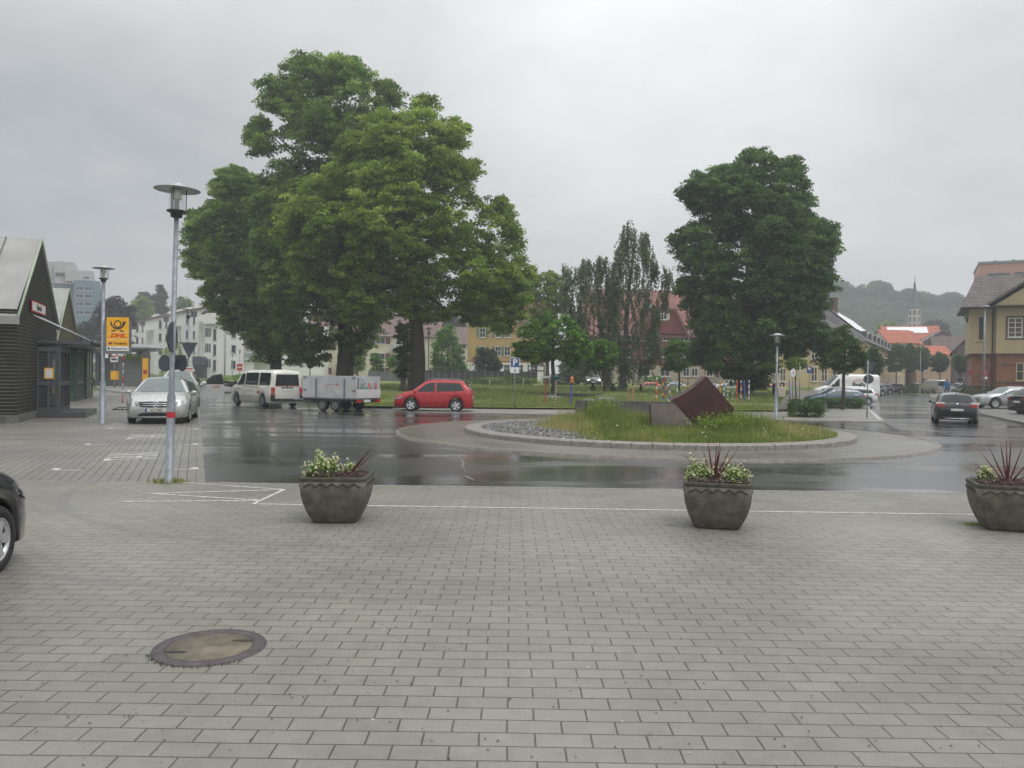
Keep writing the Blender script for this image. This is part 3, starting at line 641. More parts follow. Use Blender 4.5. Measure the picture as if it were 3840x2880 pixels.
# fallen petals, grit
n = 900; P = np.stack([rng.normal(-.3, 2.2, n), rng.uniform(3.2, 11, n), np.full(n, .009)], 1)
o = link('grit', npmesh('grit', leafquads(P, .016, 6), 4, leafmat('grit', (.03, .03, .025), (.09, .07, .04), (.4, .38, .3), 0), (rng.uniform(0, 1, n)**2.2)*.999)); o['kind'] = 'stuff'
def tuft(px, py, r_, n, h, mt=None, lab=None):
    c = G(px, py); P = np.stack([c.x+rng.normal(0, r_, n), c.y+rng.normal(0, r_*.6, n), np.full(n, 0.0)], 1)
    o = link('weeds', npmesh('weeds', blades(P, rng.uniform(.3, 1, n)*h, np.full(n, .006), .9), 3, mt or MC['wild_grass'], rng.uniform(0, 1, n))); o['kind'] = 'stuff'; return o
tuft(636, 1810, .13, 500, .10, None, 'green and reddish grass tuft round the foot of the nearest lamp post')
tuft(330, 1470, .3, 200, .3, None, 'grass tuft by the pole at the edge of the station wall')
tuft(3645, 1968, .06, 120, .06, None, 'tiny weed patch left of the cut-off flower tub')
# ================================================================ STREET FURNITURE
GALV = mat('galvanised_steel', (.24, .26, .29), .5, metal=.4, var=.2, scale=7)
DKG = mat('dark_green_metal', (.045, .06, .06), .4, metal=.3); LG = mat('light_grey_metal', (.42, .43, .45), .4, metal=.2, var=.15)
PGL = glass('clear_glass', (.5, .55, .55), .03, .22); LAMPW = mat('lamp_tube', (.7, .7, .66), .3)
RED = mat('sign_red', (.45, .02, .03), .4); WHT = mat('sign_white', (.72, .72, .70), .4, var=.08); BLK = mat('black_paint', (.02, .02, .022), .4)
BLUE = mat('sign_blue', (.02, .07, .25), .35); SBACK = mat('sign_back', (.07, .085, .10), .5, metal=.3, var=.15)
def lamp(px, Y, label, H=4.66, zb=0, lean=0, tilt=0, simple=False, thick=1.0):
    x = XX(px, Y); t = thing('street_lamp', label, 'street lamp', (x, Y, zb), 0, 'hat-shaped post lamps'); t.rotation_euler = (0, lean, 0)
    mb = MB(); mb.lathe([(.085*thick, 0), (.085*thick, .02), (.062*thick, .03), (.062*thick, 1.35), (.042*thick, 1.42), (.036*thick, H-.52)], 12, (0, 0, 0)); part('pole', mb, GALV, t)
    mb = MB(); mb.lathe([(.04, H-.53), (.085, H-.52), (.09, H-.45), (.145, H-.44), (.145, H-.415), (.02, H-.41)], 16); part('collar', mb, DKG, t)
    mb = MB(); mb.lathe([(.115, H-.41), (.115, H-.08)], 20, cap=False); part('glass_cylinder', mb, PGL, t)
    mb = MB(); mb.lathe([(.035, H-.41), (.035, H-.24), (.075, H-.24), (.06, H-.22), (.075, H-.2), (.06, H-.18), (.075, H-.16), (.06, H-.14), (.075, H-.1)], 12); part('bulb_holder', mb, [LAMPW], t)
    mb = MB()
    for k_ in range(3):
        a = k_*2.094+.5; mb.tube([(.135*math.cos(a), .135*math.sin(a), H-.43), (.135*math.cos(a), .135*math.sin(a), H-.05)], .008, 6)
    part('stays', mb, DKG, t)
    mb = MB(); mb.lathe([(.001, H-.075), (.12, H-.075), (.34, H-.10), (.345, H-.095), (.13, H-.045), (.10, H-.01), (.10, H), (.001, H+.005)], 28, cap=False); part('lamp_shade', mb, [LG], t); return t
l1 = lamp(637, 12.47, 'nearest street lamp, tall grey pole with sign backs clamped to it', lean=.019)
mb = MB(); mb.lathe([(.064, 1.02), (.064, 1.11)], 12, cap=False); part('red_band', mb, RED, l1)
def disc_sign(name, label, cat, loc, rz, r, th, faces, grp=None):
    t = thing(name, label, cat, loc, rz, grp); mb = MB(); mb.prism([(r*math.cos(i*.2618), r*math.sin(i*.2618)) for i in range(24)], 0, th); part('plate', mb, faces, t); return t
disc_sign('round_sign', 'tall round sign seen edge-on, halfway up the nearest lamp post', 'traffic sign', (l1.location.x+.07, 12.4, ZZ(660, 1264, 12.4)), R(95), .235, .02, SBACK)
disc_sign('round_sign', 'back of a dark round sign on the left of the nearest lamp post', 'traffic sign', (XX(616, 12.56), 12.56, ZZ(616, 1362, 12.5)), R(-25), .13, .02, SBACK)
t = thing('sign_plate', 'back of a dark pointed sign plate on the right of the nearest lamp post', 'traffic sign', (XX(674, 12.56), 12.56, ZZ(674, 1360, 12.5)), R(-20))
mb = MB(); mb.prism([(-.12, .12), (.10, .12), (.14, 0), (.10, -.11), (.03, -.14), (-.02, -.11), (-.12, -.11)], 0, .015); part('plate', mb, SBACK, t)
l2 = lamp(385, 26, 'second street lamp beside the yellow post office board', H=5.14, thick=1.5)
lamp(705, 41, 'street lamp behind the parked taxis with a triangular sign back on its pole', H=5.0)
lamp(1606, 60, 'street lamp rising behind the red car', H=4.75, zb=.5)
lamp(2912, 34.4, 'street lamp with a poster board beside the lawn path', H=3.72, thick=1.1)
lamp(1162, 71, 'street lamp under the trees above the trailer', H=4.66, zb=.3); lamp(1011, 88, 'slim street lamp above the white minibus roof', H=4.6, zb=.2)
lamp(898, 103, 'distant street lamp in front of the white flats with balconies', H=4.6, zb=.1); lamp(872, 128, 'most distant street lamp, beside the round shrub and the white flats', H=4.6, zb=.1)
lamp(3450, 108, 'street lamp among the round street trees of the far street', H=6.5)
# post sign
BY = 25.9; BW_ = (481-398)/F*BY; bx0, bz0 = XX(398, BY), ZZ(440, 1316, BY); bz1 = ZZ(440, 1190, BY)
YEL = mat('post_yellow', (.85, .42, .01), .4, var=.05); HORN = mat('horn_dark', (.03, .035, .03), .4); DRED = mat('lettering_red', (.6, .03, .02), .4); GTX = mat('grey_lettering', (.09, .10, .10), .5)
t = thing('post_office_board', 'yellow post office board with horn emblem hung beside the second lamp post', 'sign', (bx0+BW_/2, BY, bz0), 0); H_ = bz1-bz0; w = BW_/2
mb = MB(); mb.box(-w-.09, w+.0, .012, .2, -.09, H_-.10); mb.box(-w-.13, -w-.06, .05, .1, .3, .34); part('casing', mb, mat('board_casing', (.16, .165, .17), .5, var=.2), t)
mb = MB(); mb.box(-w, w, 0, .012, .145*H_, H_); part('yellow_panel', mb, YEL, t)
mb = MB(); mb.box(-w, w, 0, .012, 0, .142*H_); part('white_panel', mb, WHT, t)
mb = MB()
for zf in (.545, .335): mb.box(-w, w, -.004, 0, zf*H_, zf*H_+.012)
part('dividers', mb, WHT, t)
mb = MB(); cz = .80*H_                              # post horn: coil, mouthpiece and bell, with tassels
def arcpoly(cx, cz, r_, wd, a0, a1, n=20):
    q = [(cx+(r_+wd/2)*math.cos(a0+(a1-a0)*i/n), cz+(r_+wd/2)*math.sin(a0+(a1-a0)*i/n)) for i in range(n+1)]
    return q+[(cx+(r_-wd/2)*math.cos(a1+(a0-a1)*i/n), cz+(r_-wd/2)*math.sin(a1+(a0-a1)*i/n)) for i in range(n+1)]
mb.prism(arcpoly(0, cz, .105, .036, 0, math.pi*1.02), -.008, -.002); mb.prism(arcpoly(0, cz, .105, .036, math.pi, math.pi*2.02), -.0078, -.002)
mb.prism([(-.235, cz+.10), (-.205, cz+.085), (-.19, cz+.02), (-.15, cz-.06), (-.08, cz-.115), (0, cz-.13), (.08, cz-.115), (.14, cz-.06), (.16, cz+.02), (.165, cz+.085), (.27, cz+.085), (.25, cz+.02), (.20, cz-.07), (.11, cz-.15), (0, cz-.18), (-.11, cz-.15), (-.19, cz-.08), (-.235, cz)], -.0096, -.0085)
for s_ in (-1, 1):
    for q in (0, .055): mb.prism([(s_*(.06+q), cz-.19), (s_*(.09+q), cz-.19), (s_*(.15+q*1.2), cz-.25), (s_*(.11+q*1.2), cz-.25)][::s_], -.0085, -.002)
part('horn_emblem', mb, HORN, t)
text('lettering', 'DHL', .17, DRED, t, (0, -.004, .455*H_), shear=.35, bold=.006, wx=1.45)
mb = MB()
for s_ in (-1, 1): mb.box(s_*.24-.09, s_*.24+.09, -.004, 0, .405*H_, .415*H_)
part('red_stripes', mb, DRED, t)
text('lettering', 'Postbank', .115, HORN, t, (.09, -.004, .225*H_), bold=.0015)
mb = MB(); mb.k = 0; mb.prism([(-.31, .2*H_), (-.22, .2*H_), (-.2, .24*H_), (-.26, .265*H_)], -.008, -.002); mb.k = 1; mb.prism([(-.21, .2*H_), (-.16, .2*H_), (-.18, .26*H_), (-.22, .265*H_)], -.0078, -.002); part('bank_emblem', mb, [mat('emblem_blue', (.03, .04, .2), .4), DRED], t)
text('lettering', 'Geldautomat', .10, GTX, t, (.05, -.004, .068*H_), shear=.2); mb = MB(); mb.box(-.32, -.25, -.006, -.001, .04*H_, .10*H_); part('card_symbol', mb, GTX, t)
# mobile pole stand
p_ = G(459, 1538); t = thing('pole_stand', 'thin red and white pole standing in a flat cross base behind the second lamp post', 'pole stand', (p_.x, p_.y, 0)); hp = (1538-1336)/F*p_.y
mb = MB(); mb.k = 0
for k_ in range(8): mb.k = k_ % 3 == 1; mb.tube([(.02*k_/8, 0, hp*k_/8), (.02*(k_+1)/8, 0, hp*(k_+1)/8)], .022, 8)
part('pole', mb, [LG, RED], t)
mb = MB(); mb.tube([(-.42, 0, .03), (-.2, 0, .1), (0, 0, .12), (.2, 0, .1), (.42, 0, .03)], .02, 6); mb.box(-.45, .45, -.03, .03, 0, .04); mb.box(-.05, .05, -.3, .3, 0, .035); part('base', mb, BLK, t)
# yield sign back etc.
def signpost(name, label, px, Y, ztop, zb=0, r=.03): 
    t = thing(name, label, 'traffic sign', (XX(px, Y), Y, zb)); mb = MB(); mb.lathe([(r, 0), (r, ztop-zb)], 8); part('pole', mb, GALV, t); return t
t = thing('triangular_sign', 'back of a triangular sign hung on the lamp pole behind the taxis', 'traffic sign', (XX(705, 40.9), 40.9, ZZ(705, 1315, 41)), 0)
mb = MB(); mb.prism([(-.47, .42), (0, -.44), (.47, .42)], 0, .02); mb.k = 1; mb.prism([(-.36, .36), (-.40, .36), (-.06, -.32), (0, -.36)], -.003, -.001); part('plate', mb, [SBACK, WHT], t)
t = thing('notice_sign', 'white notice plate with red lettering below the triangular sign behind the taxis', 'sign', (XX(709, 40.7), 40.7, ZZ(709, 1387, 41)), 0)
mb = MB(); mb.box(-.19, .19, 0, .015, -.14, .14); part('plate', mb, WHT, t)
mb = MB(); mb.box(-.16, .16, -.004, -.001, .03, .09)
for z in (-.03, -.075): mb.box(-.14, .14, -.004, -.001, z, z+.018)
part('red_lines', mb, RED, t)
Y = 75; t = signpost('bus_lane_sign', 'round red and white sign above a white bus symbol plate by the shelter', 428, Y, ZZ(428, 1322, Y))
mb = MB(); zc_ = ZZ(428, 1326, Y); mb.k = 0; mb.prism([(.36*math.cos(i*.2618), zc_+.36*math.sin(i*.2618)) for i in range(24)], -.06, -.04); mb.k = 1; mb.prism([(.24*math.cos(i*.2618), zc_+.24*math.sin(i*.2618)) for i in range(24)], -.066, -.061); part('disc', mb, [RED, WHT], t)
mb = MB(); zc_ = ZZ(428, 1349, Y); mb.k = 0; mb.box(-.34, .34, -.06, -.04, zc_-.22, zc_+.22); mb.k = 1; mb.box(-.24, .24, -.066, -.061, zc_-.04, zc_+.12); mb.box(-.18, -.1, -.066, -.061, zc_-.09, zc_-.04); mb.box(.1, .18, -.066, -.061, zc_-.09, zc_-.04); part('bus_symbol_plate', mb, [WHT, BLK], t)
t = thing('litter_bin', 'small yellow bin on a post beside the grey shelter wall', 'bin', (XX(430, 74), 74, .12)); mb = MB(); mb.box(-.28, .28, -.2, .2, .75, 1.55); part('box', mb, YEL, t); mb = MB(); mb.tube([(0, 0, 0), (0, 0, .75)], .05); part('post', mb, GALV, t)
# P sign
pb = G(1930, 1531, .06); Y = pb.y; t = signpost('parking_sign', 'blue parking sign with a small white wheelchair plate on a thin pole beyond the road', 1930, Y, ZZ(1930, 1341, Y)+.02, .06, .028)
mb = MB(); k_ = Y/F; z0 = ZZ(1930, 1378, Y)-.06; z1 = ZZ(1930, 1342, Y)-.06; wv = 16.5*k_; mb.k = 1; mb.box(-wv, wv, -.05, -.035, z0, z1); mb.k = 0; mb.box(-wv+.02, wv-.02, -.054, -.051, z0+.02, z1-.02); part('blue_plate', mb, [BLUE, WHT], t)
text('letter_p', 'P', .46, WHT, t, (0, -.058, (z0+z1)/2-.005), bold=.012)
mb = MB(); z2 = ZZ(1930, 1399, Y)-.06; mb.k = 0; mb.box(-wv, wv, -.05, -.035, z2, z0-.015); mb.k = 1; c_ = (z2+z0)/2; mb.prism([(-.02, c_+.05), (.03, c_+.05), (.03, c_-.01), (.07, c_-.06), (.03, c_-.06), (0, c_-.03), (-.05, c_-.08), (-.04, c_-.02), (-.02, c_)], -.054, -.051); part('wheelchair_plate', mb, [WHT, BLK], t)
# yield sign back on the right
pb = G(3253, 1568); Y = pb.y; t = signpost('triangular_sign', 'backs of a triangular and a round sign on one thin pole at the far street', 3253, Y, ZZ(3253, 1352, Y))
mb = MB(); k_ = Y/F; zc_ = ZZ(3265, 1358, Y); mb.prism([(-.1, zc_), (0.37, zc_), (.15, zc_-.50)], .03, .05); part('triangular_plate', mb, SBACK, t)
zc_ = ZZ(3265, 1422, Y); mb = MB(); mb.prism([(.06+.24*math.cos(i*.2618), zc_+.21*math.sin(i*.2618)) for i in range(24)], .03, .05); part('round_plate', mb, SBACK, t)
# poster, cabinet, oval sign by the path
t = thing('poster_board', 'pale poster with a dark haired figure leaning on the lamp post by the path', 'poster', (XX(2932, 34.3), 34.3, ZZ(2932, 1487, 34.3)))
mb = MB(); mb.k = 0; mb.box(-.13, .15, 0, .02, 0, .64); mb.k = 1; mb.prism([(-.1, .42), (.12, .42), (.13, .58), (.02, .63), (-.09, .58)], -.005, -.001); mb.k = 2; mb.prism([(-.03, .36), (.03, .36), (.035, .5), (0, .56), (-.03, .5)], -.008, -.0055)
mb.k = 3
for z in (.05, .12, .2, .28): mb.box(-.1, .12, -.004, -.001, z, z+.03)
part('poster', mb, [mat('poster_paper', (.55, .52, .42), .6), mat('poster_dark', (.05, .03, .04), .6), mat('poster_face', (.6, .5, .42), .6), mat('poster_text', (.3, .22, .2), .6)], t)
Y = 55; zb = LZ(Y); t = thing('switch_cabinet', 'tall narrow grey cabinet at the edge of the lawn beside the path', 'cabinet', (XX(2966, Y), Y, zb)); mb = MB(); mb.box(-.12, .12, -.1, .1, 0, ZZ(2966, 1430, Y)-zb); part('casing', mb, LG, t)
t = signpost('oval_sign', 'white oval sign with a small dark emblem on a slim pole by the lawn path', 2973, 52, ZZ(2973, 1380, 52), LZ(52)); zc_ = ZZ(2973, 1398, 52)-LZ(52)
mb = MB(); mb.k = 0; mb.prism([(.19*math.cos(i*.2618), zc_+.27*math.sin(i*.2618)) for i in range(24)], -.06, -.04); mb.k = 1; mb.prism([(-.06, zc_+.02), (.06, zc_+.02), (0, zc_-.04)], -.065, -.061); part('plate', mb, [WHT, BLK], t)
for px, Yp, y0, lab in ((2962, 44, 1390, 'thin grey pole with a round base plate at the start of the lawn path'), (2987, 50, 1425, 'short white marker post left of the young yellow-green tree'), (2999, 46, 1372, 'tall dark grey post in front of the yellow house')):
    t = signpost('post', lab, px, Yp, ZZ(px, y0, Yp), LZ(Yp), .035); t['category'] = 'post'
    if px == 2962: mb = MB(); mb.lathe([(.35, 0), (.3, .05), (.05, .07)], 16); part('base_plate', mb, BLK, t); mb = MB(); mb.tube([(0, 0, .12), (0, 0, .5)], .05); part('yellow_sleeve', mb, mat('yellow_sleeve', (.6, .5, .03), .5), t)
t = signpost('blue_sign', 'small blue sign on a thin pole before the shop windows of the yellow house', 3033, 84, ZZ(3033, 1374, 84), LZ(84)); zc_ = ZZ(3033, 1387, 84)-LZ(84); mb = MB(); mb.k = 0; mb.box(-.26, .26, -.06, -.04, zc_-.36, zc_+.36); mb.k = 1; mb.prism([(.14*math.cos(i*.5236), zc_+.14+.14*math.sin(i*.5236)) for i in range(12)], -.066, -.061); part('plate', mb, [BLUE, WHT], t)
t = signpost('no_stopping_sign', 'dark red round sign on a pole at the corner of the brick house', 3690, 62, ZZ(3690, 1385, 62), .1, .05); zc_ = ZZ(3688, 1397, 62)-.1; mb = MB(); mb.prism([(.24*math.cos(i*.2618), zc_+.24*math.sin(i*.2618)) for i in range(24)], -.09, -.07); part('disc', mb, [mat('faded_red', (.35, .05, .09), .5)], t); mb = MB(); mb.box(-.2, .2, -.09, -.07, zc_-.5, zc_-.32); part('small_plate', mb, WHT, t)
t = signpost('no_stopping_sign', 'dark red round sign left of the brick house, beside the round street tree', 3636, 72, ZZ(3636, 1380, 72), .1); zc_ = ZZ(3636, 1395, 72)-.1; mb = MB(); mb.prism([(.30*math.cos(i*.2618), zc_+.26*math.sin(i*.2618)) for i in range(24)], -.09, -.07); part('disc', mb, [mat('dark_faded_red', (.22, .04, .06), .5)], t)
t = signpost('blue_sign', 'small blue sign in front of the silver saloon at the right edge', 3812, 46, ZZ(3812, 1472, 46), .1); zc_ = ZZ(3812, 1484, 46)-.1; mb = MB(); mb.box(-.17, .17, -.06, -.04, zc_-.17, zc_+.17); part('plate', mb, [BLUE], t)
disc_sign('round_sign', 'dark red back of a round sign under the trees above the trailer', 'traffic sign', (XX(1163, 70.5), 70.5, ZZ(1163, 1368, 70.5)), 0, .34, .02, mat('maroon_back', (.10, .03, .05), .5))
t = signpost('red_sign', 'small red and white sign among the shrubs above the minibus windscreen', 899, 90, ZZ(899, 1363, 90), .1); zc_ = ZZ(899, 1378, 90)-.1; mb = MB(); mb.k = 0; mb.box(-.3, .3, -.06, -.04, zc_-.35, zc_+.4); mb.k = 1; mb.box(-.22, .22, -.066, -.061, zc_-.05, zc_+.1); part('plate', mb, [RED, WHT], t)
# ================================================================ PLANTERS
CONC = mat('weathered_concrete', (.135, .126, .102), .85, var=.4, scale=7, bump=.9, bscale=60, dirt=.6)
CONCD = mat('rim_algae_concrete', (.062, .058, .04), .9, var=.4, scale=12, bump=.5); SOIL = mat('potting_soil', (.03, .022, .015), .95, bump=.8)
FLW = leafmat('planter_blossom', (.30, .34, .10), (.62, .64, .34), (.80, .80, .66), .3); FLG = leafmat('planter_leaf', (.05, .12, .02), (.13, .25, .04), (.32, .40, .10), .3)
FLP = leafmat('planter_purple', (.05, .03, .04), (.13, .08, .09), (.22, .16, .15), .2); DRC = leafmat('cordyline_leaf', (.04, .010, .014), (.10, .022, .027), (.19, .05, .045), .3)
def sq(w, z, n=9, rc=.09):
    out = []
    for cx, cy, a0 in ((w-rc, w-rc, 0), (-w+rc, w-rc, 90), (-w+rc, -w+rc, 180), (w-rc, -w+rc, 270)):
        for i in range(n): a = R(a0+90*i/(n-1)); out.append((cx+rc*math.cos(a), cy+rc*math.sin(a), z))
    return out
def planter(loc, rz, label, plants, seed, h=.545):
    rs = np.random.default_rng(seed); rn = random.Random(seed)
    t = thing('planter', label, 'planter', loc, rz, 'square concrete flower tubs')
    mb = MB(); mb.smooth = True; prof = [(.25, 0), (.268, .03), (.298, .09), (.328, .16), (.354, .24), (.372, .32), (.380, .40), (.3825, h-.045)]
    mb.rings([sq(w, z) for w, z in prof], cap=True); part('tub', mb, CONC, t)
    mb = MB(); mb.smooth = True; mb.rings([sq(w, z) for w, z in [(.383, h-.046), (.387, h-.036), (.388, h-.010), (.38, h), (.345, h), (.335, h-.05)]], cap=False); part('rim', mb, CONCD, t)
    pts = []                                        # moulded zigzag band, one moulding running round the tub
    for side in range(4):
        ca, sa = math.cos(side*math.pi/2), math.sin(side*math.pi/2)
        for i in range(11): x, y = -.31+i*.062, -.384; pts.append((x*ca-y*sa, x*sa+y*ca, h-(.105 if i % 2 == 0 else .062)))
    mb = MB(); mb.tube(pts+pts[:1], .008, 5); part('zigzag_band', mb, CONCD, t)
    mb = MB(); mb.rings([sq(.345, h-.05), sq(.05, h-.03)], cap=True); part('soil', mb, SOIL, t)
    base = Vector(loc); M_ = Matrix.Rotation(rz, 3, 'Z')
    def pl(name, label2, cat, arr, m, size, sh): 
        o = link(name, npmesh(name, leafquads(arr, size, .5, .8), 4, m, sh)); o.location = loc; o.rotation_euler = (0, 0, rz); return o
    for (cx, cy, r_, hh, lab) in plants['fl']:
        q = thing('flower_plant', lab, 'flowers', loc, rz, 'white flowering plants in the tubs')
        n = int(1100*r_/.15); d = unit(rs.normal(size=(n, 3))); lum_ = 1+.22*np.sin(7*d[:, :1]+4*d[:, 1:2]+seed)+.15*np.sin(11*d[:, 2:3]+5*d[:, :1]); P = d*lum_*(rs.uniform(.4, 1, n)**.5)[:, None]*np.array([r_, r_*.8, hh])+np.array([cx, cy, h-.02]); P = P[P[:, 2] > h-.06]
        link('foliage', npmesh('foliage', leafquads(P, .032, .5, .8), 4, FLG, np.clip(rs.normal(.5, .25, len(P)), 0, 1)), q)
        d = unit(rs.normal(size=(n//3, 3))); d[:, 2] = np.abs(d[:, 2]); P = d*(1+.22*np.sin(7*d[:, :1]+4*d[:, 1:2]+seed)+.15*np.sin(11*d[:, 2:3]+5*d[:, :1]))*np.array([r_, r_*.85, hh])*(1+.15*rs.normal(size=(len(d), 1)))+np.array([cx, cy, h]); link('blossoms', npmesh('blossoms', leafquads(P, .026, 1.2, .95), 4, FLW, np.clip(rs.normal(.55, .25, len(P)), 0, 1)), q)
    q = thing('bedding_plant', plants['pl'], 'plant', loc, rz); n = 1800; P = np.stack([rs.uniform(-.33, .33, n), rs.uniform(-.33, .33, n), h-.05+np.abs(rs.normal(0, .05, n))], 1); link('foliage', npmesh('foliage', leafquads(P, .03, .6, .5), 4, FLP, rs.uniform(0, 1, n)), q)
    n = 260; a = rs.uniform(0, 6.28, n); P = np.stack([rs.uniform(-.3, .3, n), rs.uniform(-.3, .3, n), np.full(n, h-.04)], 1); link('sprigs', npmesh('sprigs', blades(P, rs.uniform(.05, .16, n), np.full(n, .004), .8), 3, FLP, rs.uniform(.2, 1, n)), q)
    q = thing('cordyline', plants['cl'], 'plant', loc, rz); x0, y0, _ = plants['c'][0]; V = []
    for (dx, dy, dz) in plants['c'][1:]:
        o0 = np.array([x0, y0, h-.05]); e = np.array([dx, dy, dz])*1.3; ln = np.linalg.norm(e); sd_ = np.array([1., .25, 0])*.0092
        N_ = 7; pts = [o0+e*s-np.array([0, 0, 1])*.10*ln*s*s*abs(dx)/ln*1.2 for s in np.linspace(0, 1, N_)]; wd = [.5, 1, 1.15, 1, .8, .5, .04]
        for i in range(N_-1): V += [pts[i]-sd_*wd[i], pts[i]+sd_*wd[i], pts[i+1]+sd_*wd[i+1], pts[i+1]-sd_*wd[i+1]]
    V = np.array(V); link('leaves', npmesh('leaves', V, 4, DRC, rs.uniform(.1, .9, len(V)//4)), q); return t
c = G(1253, 1962); planter((c.x-.01, c.y+.22, .004), R(2), 'leftmost concrete flower tub, one dark red spike leaning right', dict(fl=[(-.16, -.05, .19, .22, 'mound of white and yellow flowers in the left flower tub'), (.13, .08, .07, .13, 'small sprig of yellow flowers beside the red spike of the left tub')], pl='purple bedding plants filling the left flower tub', cl='dark red spiky plant leaning to the right in the left flower tub', c=[(.10, -.05, 0), (.26, .02, .34), (.23, -.02, .30), (.25, .05, .25), (.19, 0, .23), (-.10, .08, .18), (.34, .04, .10), (.38, -.05, -.02)]), 3)
c = G(2712, 1990); planter((c.x, c.y+.30, .004), R(-13), 'middle concrete flower tub with an upright red spiky plant between two flower mounds', dict(fl=[(-.21, 0, .16, .20, 'taller white flower mound at the left side of the middle tub'), (.19, -.05, .17, .17, 'rounder white flower mound at the right side of the middle tub')], pl='dusky bedding plants around the spike of the middle flower tub', cl='upright dark red spiky plant in the middle flower tub', c=[(-.04, -.02, 0), (-.06, 0, .40), (-.10, .05, .30), (.02, 0, .36), (.05, .05, .39), (.06, 0, .36), (.15, .02, .37), (.20, -.05, .34), (.30, .05, .24), (-.24, .02, .32), (-.30, 0, .30), (-.17, .1, .2), (.22, .1, .2)]), 5)
c = G(3838, 2003); planter((c.x+.02, c.y+.35, .004), R(-20), 'rightmost concrete flower tub, cut off by the edge of the photo', dict(fl=[(-.2, .1, .10, .16, 'sparse yellow flowers in the cut-off right tub')], pl='low green and purple bedding plants in the cut-off right tub', cl='dense dark red spiky plant in the cut-off right tub', c=[(.0, -.02, 0), (-.02, 0, .44), (.02, 0, .45), (.03, .05, .42), (-.06, .05, .43), (-.16, 0, .38), (-.22, .05, .33), (-.32, 0, .26), (.12, .02, .40), (.22, 0, .34), (.3, 0, .25)]), 8)
# ================================================================ VEHICLES
TYRE = mat('tyre_rubber', (.018, .018, .019), .75, bump=.2); RIM = mat('alloy_rim', (.52, .53, .55), .3, metal=.6, var=.08); STEELRIM = mat('steel_rim', (.22, .22, .22), .45, metal=.4)
CG = glass('car_glass', (.022, .028, .030), .07); CGL = glass('pale_car_glass', (.12, .15, .15), .05); TRIM = mat('black_trim', (.022, .023, .025), .5); HL = mat('headlamp', (.22, .235, .25), .15, metal=.3, coat=1); TL = mat('tail_lamp', (.42, .02, .02), .2, coat=1); PLATE = mat('number_plate', (.6, .6, .56), .5); CHR = mat('chrome', (.7, .7, .72), .15, metal=.9)
def paint(n, c, met=.3): return mat('paint_'+n, c, .32, metal=met, var=.05, scale=2, coat=1)
class Body:
    def __init__(s, L, Wd, top, belt, wx, wr, nose=.35, tail=.25, zb=.2, tum=.42, crown=.03, rw=.07):
        s.L, s.W, s.top, s.belt, s.wx, s.wr, s.nose, s.tail, s.zb, s.tum, s.cr, s.rw = L, Wd, top, belt, wx, wr, nose, tail, zb, tum, crown, rw
    def sec(s, x):
        h = s.L/2; w = s.W/2
        e = (x-(h-s.nose*2))/(s.nose*2)
        if e > 0: w *= 1-.22*e**2.4
        e = (-x-(h-s.tail*2))/(s.tail*2)
        if e > 0: w *= 1-.14*e**2.4
        zt = interp(x, s.top); zl = min(interp(x, s.belt), zt-.005); zb = s.zb
        for q in s.wx:
            r_ = s.wr+.055
            if abs(x-q) < r_: zb = max(zb, s.wr+math.sqrt(max(0, r_*r_-(x-q)**2)))
        zb = min(zb, zl-.08); g = zt-zl; wt = w*.94-s.tum*g; hh = zl-zb; rd = min(.12, g*.25+.01)
        return [(0, zb), (w-.10, zb), (w-.015, zb+.03*min(1, hh*3)), (w, zb+hh*.45), (w*.985, zl-hh*.12), (w*.94, zl), ((w*.94+wt)/2, zl+g*.5), (wt+rd*.25, zt-rd), (wt-rd*.9, zt-rd*.15), (0, zt+s.cr*min(1, g*2+.6))]
    def P(s, x, v, side=1, off=0):
        q = s.sec(x); i = min(int(v), len(q)-2); f = v-i; y = lerp(q[i][0], q[i+1][0], f); z = lerp(q[i][1], q[i+1][1], f)
        dy, dz = q[i+1][0]-q[i][0], q[i+1][1]-q[i][1]; n = math.hypot(dy, dz)+1e-9; return (x, side*(y+off*dz/n), z-off*dy/n*(1) if dy < 0 else z+off*0)
    def build(s, mb, n=64):
        h = s.L/2; xs = sorted(set([-h+s.L*i/n for i in range(n+1)]+[p[0] for p in s.top if -h < p[0] < h]))
        mb.smooth = True
        mb.rings([[(x, y, z) for y, z in s.sec(x)]+[(x, -y, z) for y, z in reversed(s.sec(x)[1:-1])] for x in xs]); return mb
    def side(s, mb, x0b, x1b, x0t, x1t, v0=5.12, v1=6.9, off=.012, n=5, sides=(1, -1)):
        for sd_ in sides:
            for j in range(2):
                g = [[s.P(lerp(lerp(x0b, x0t, t), lerp(x1b, x1t, t), i/n), lerp(v0, v1, t), sd_, off) for i in range(n+1)] for t in (j/2, (j+1)/2)]
                for i in range(n): mb.add([g[0][i], g[0][i+1], g[1][i+1], g[1][i]], [(0, 1, 2, 3)])
    def topp(s, mb, x0, x1, fr=.92, off=.012, n=6, sgn=1, inset=.05):
        for i in range(n):
            ra = []
            for x in (lerp(x0, x1, i/n), lerp(x0, x1, (i+1)/n)):
                q = s.sec(x); ra.append([(x+off*.7*sgn, y*k_, z+off+(q[9][1]-q[8][1])*(1-abs(k_))) for (y, z) in (q[8],) for k_ in (-fr, -fr/2, 0, fr/2, fr)])
            for j in range(4): mb.add([ra[0][j], ra[0][j+1], ra[1][j+1], ra[1][j]], [(0, 1, 2, 3)])
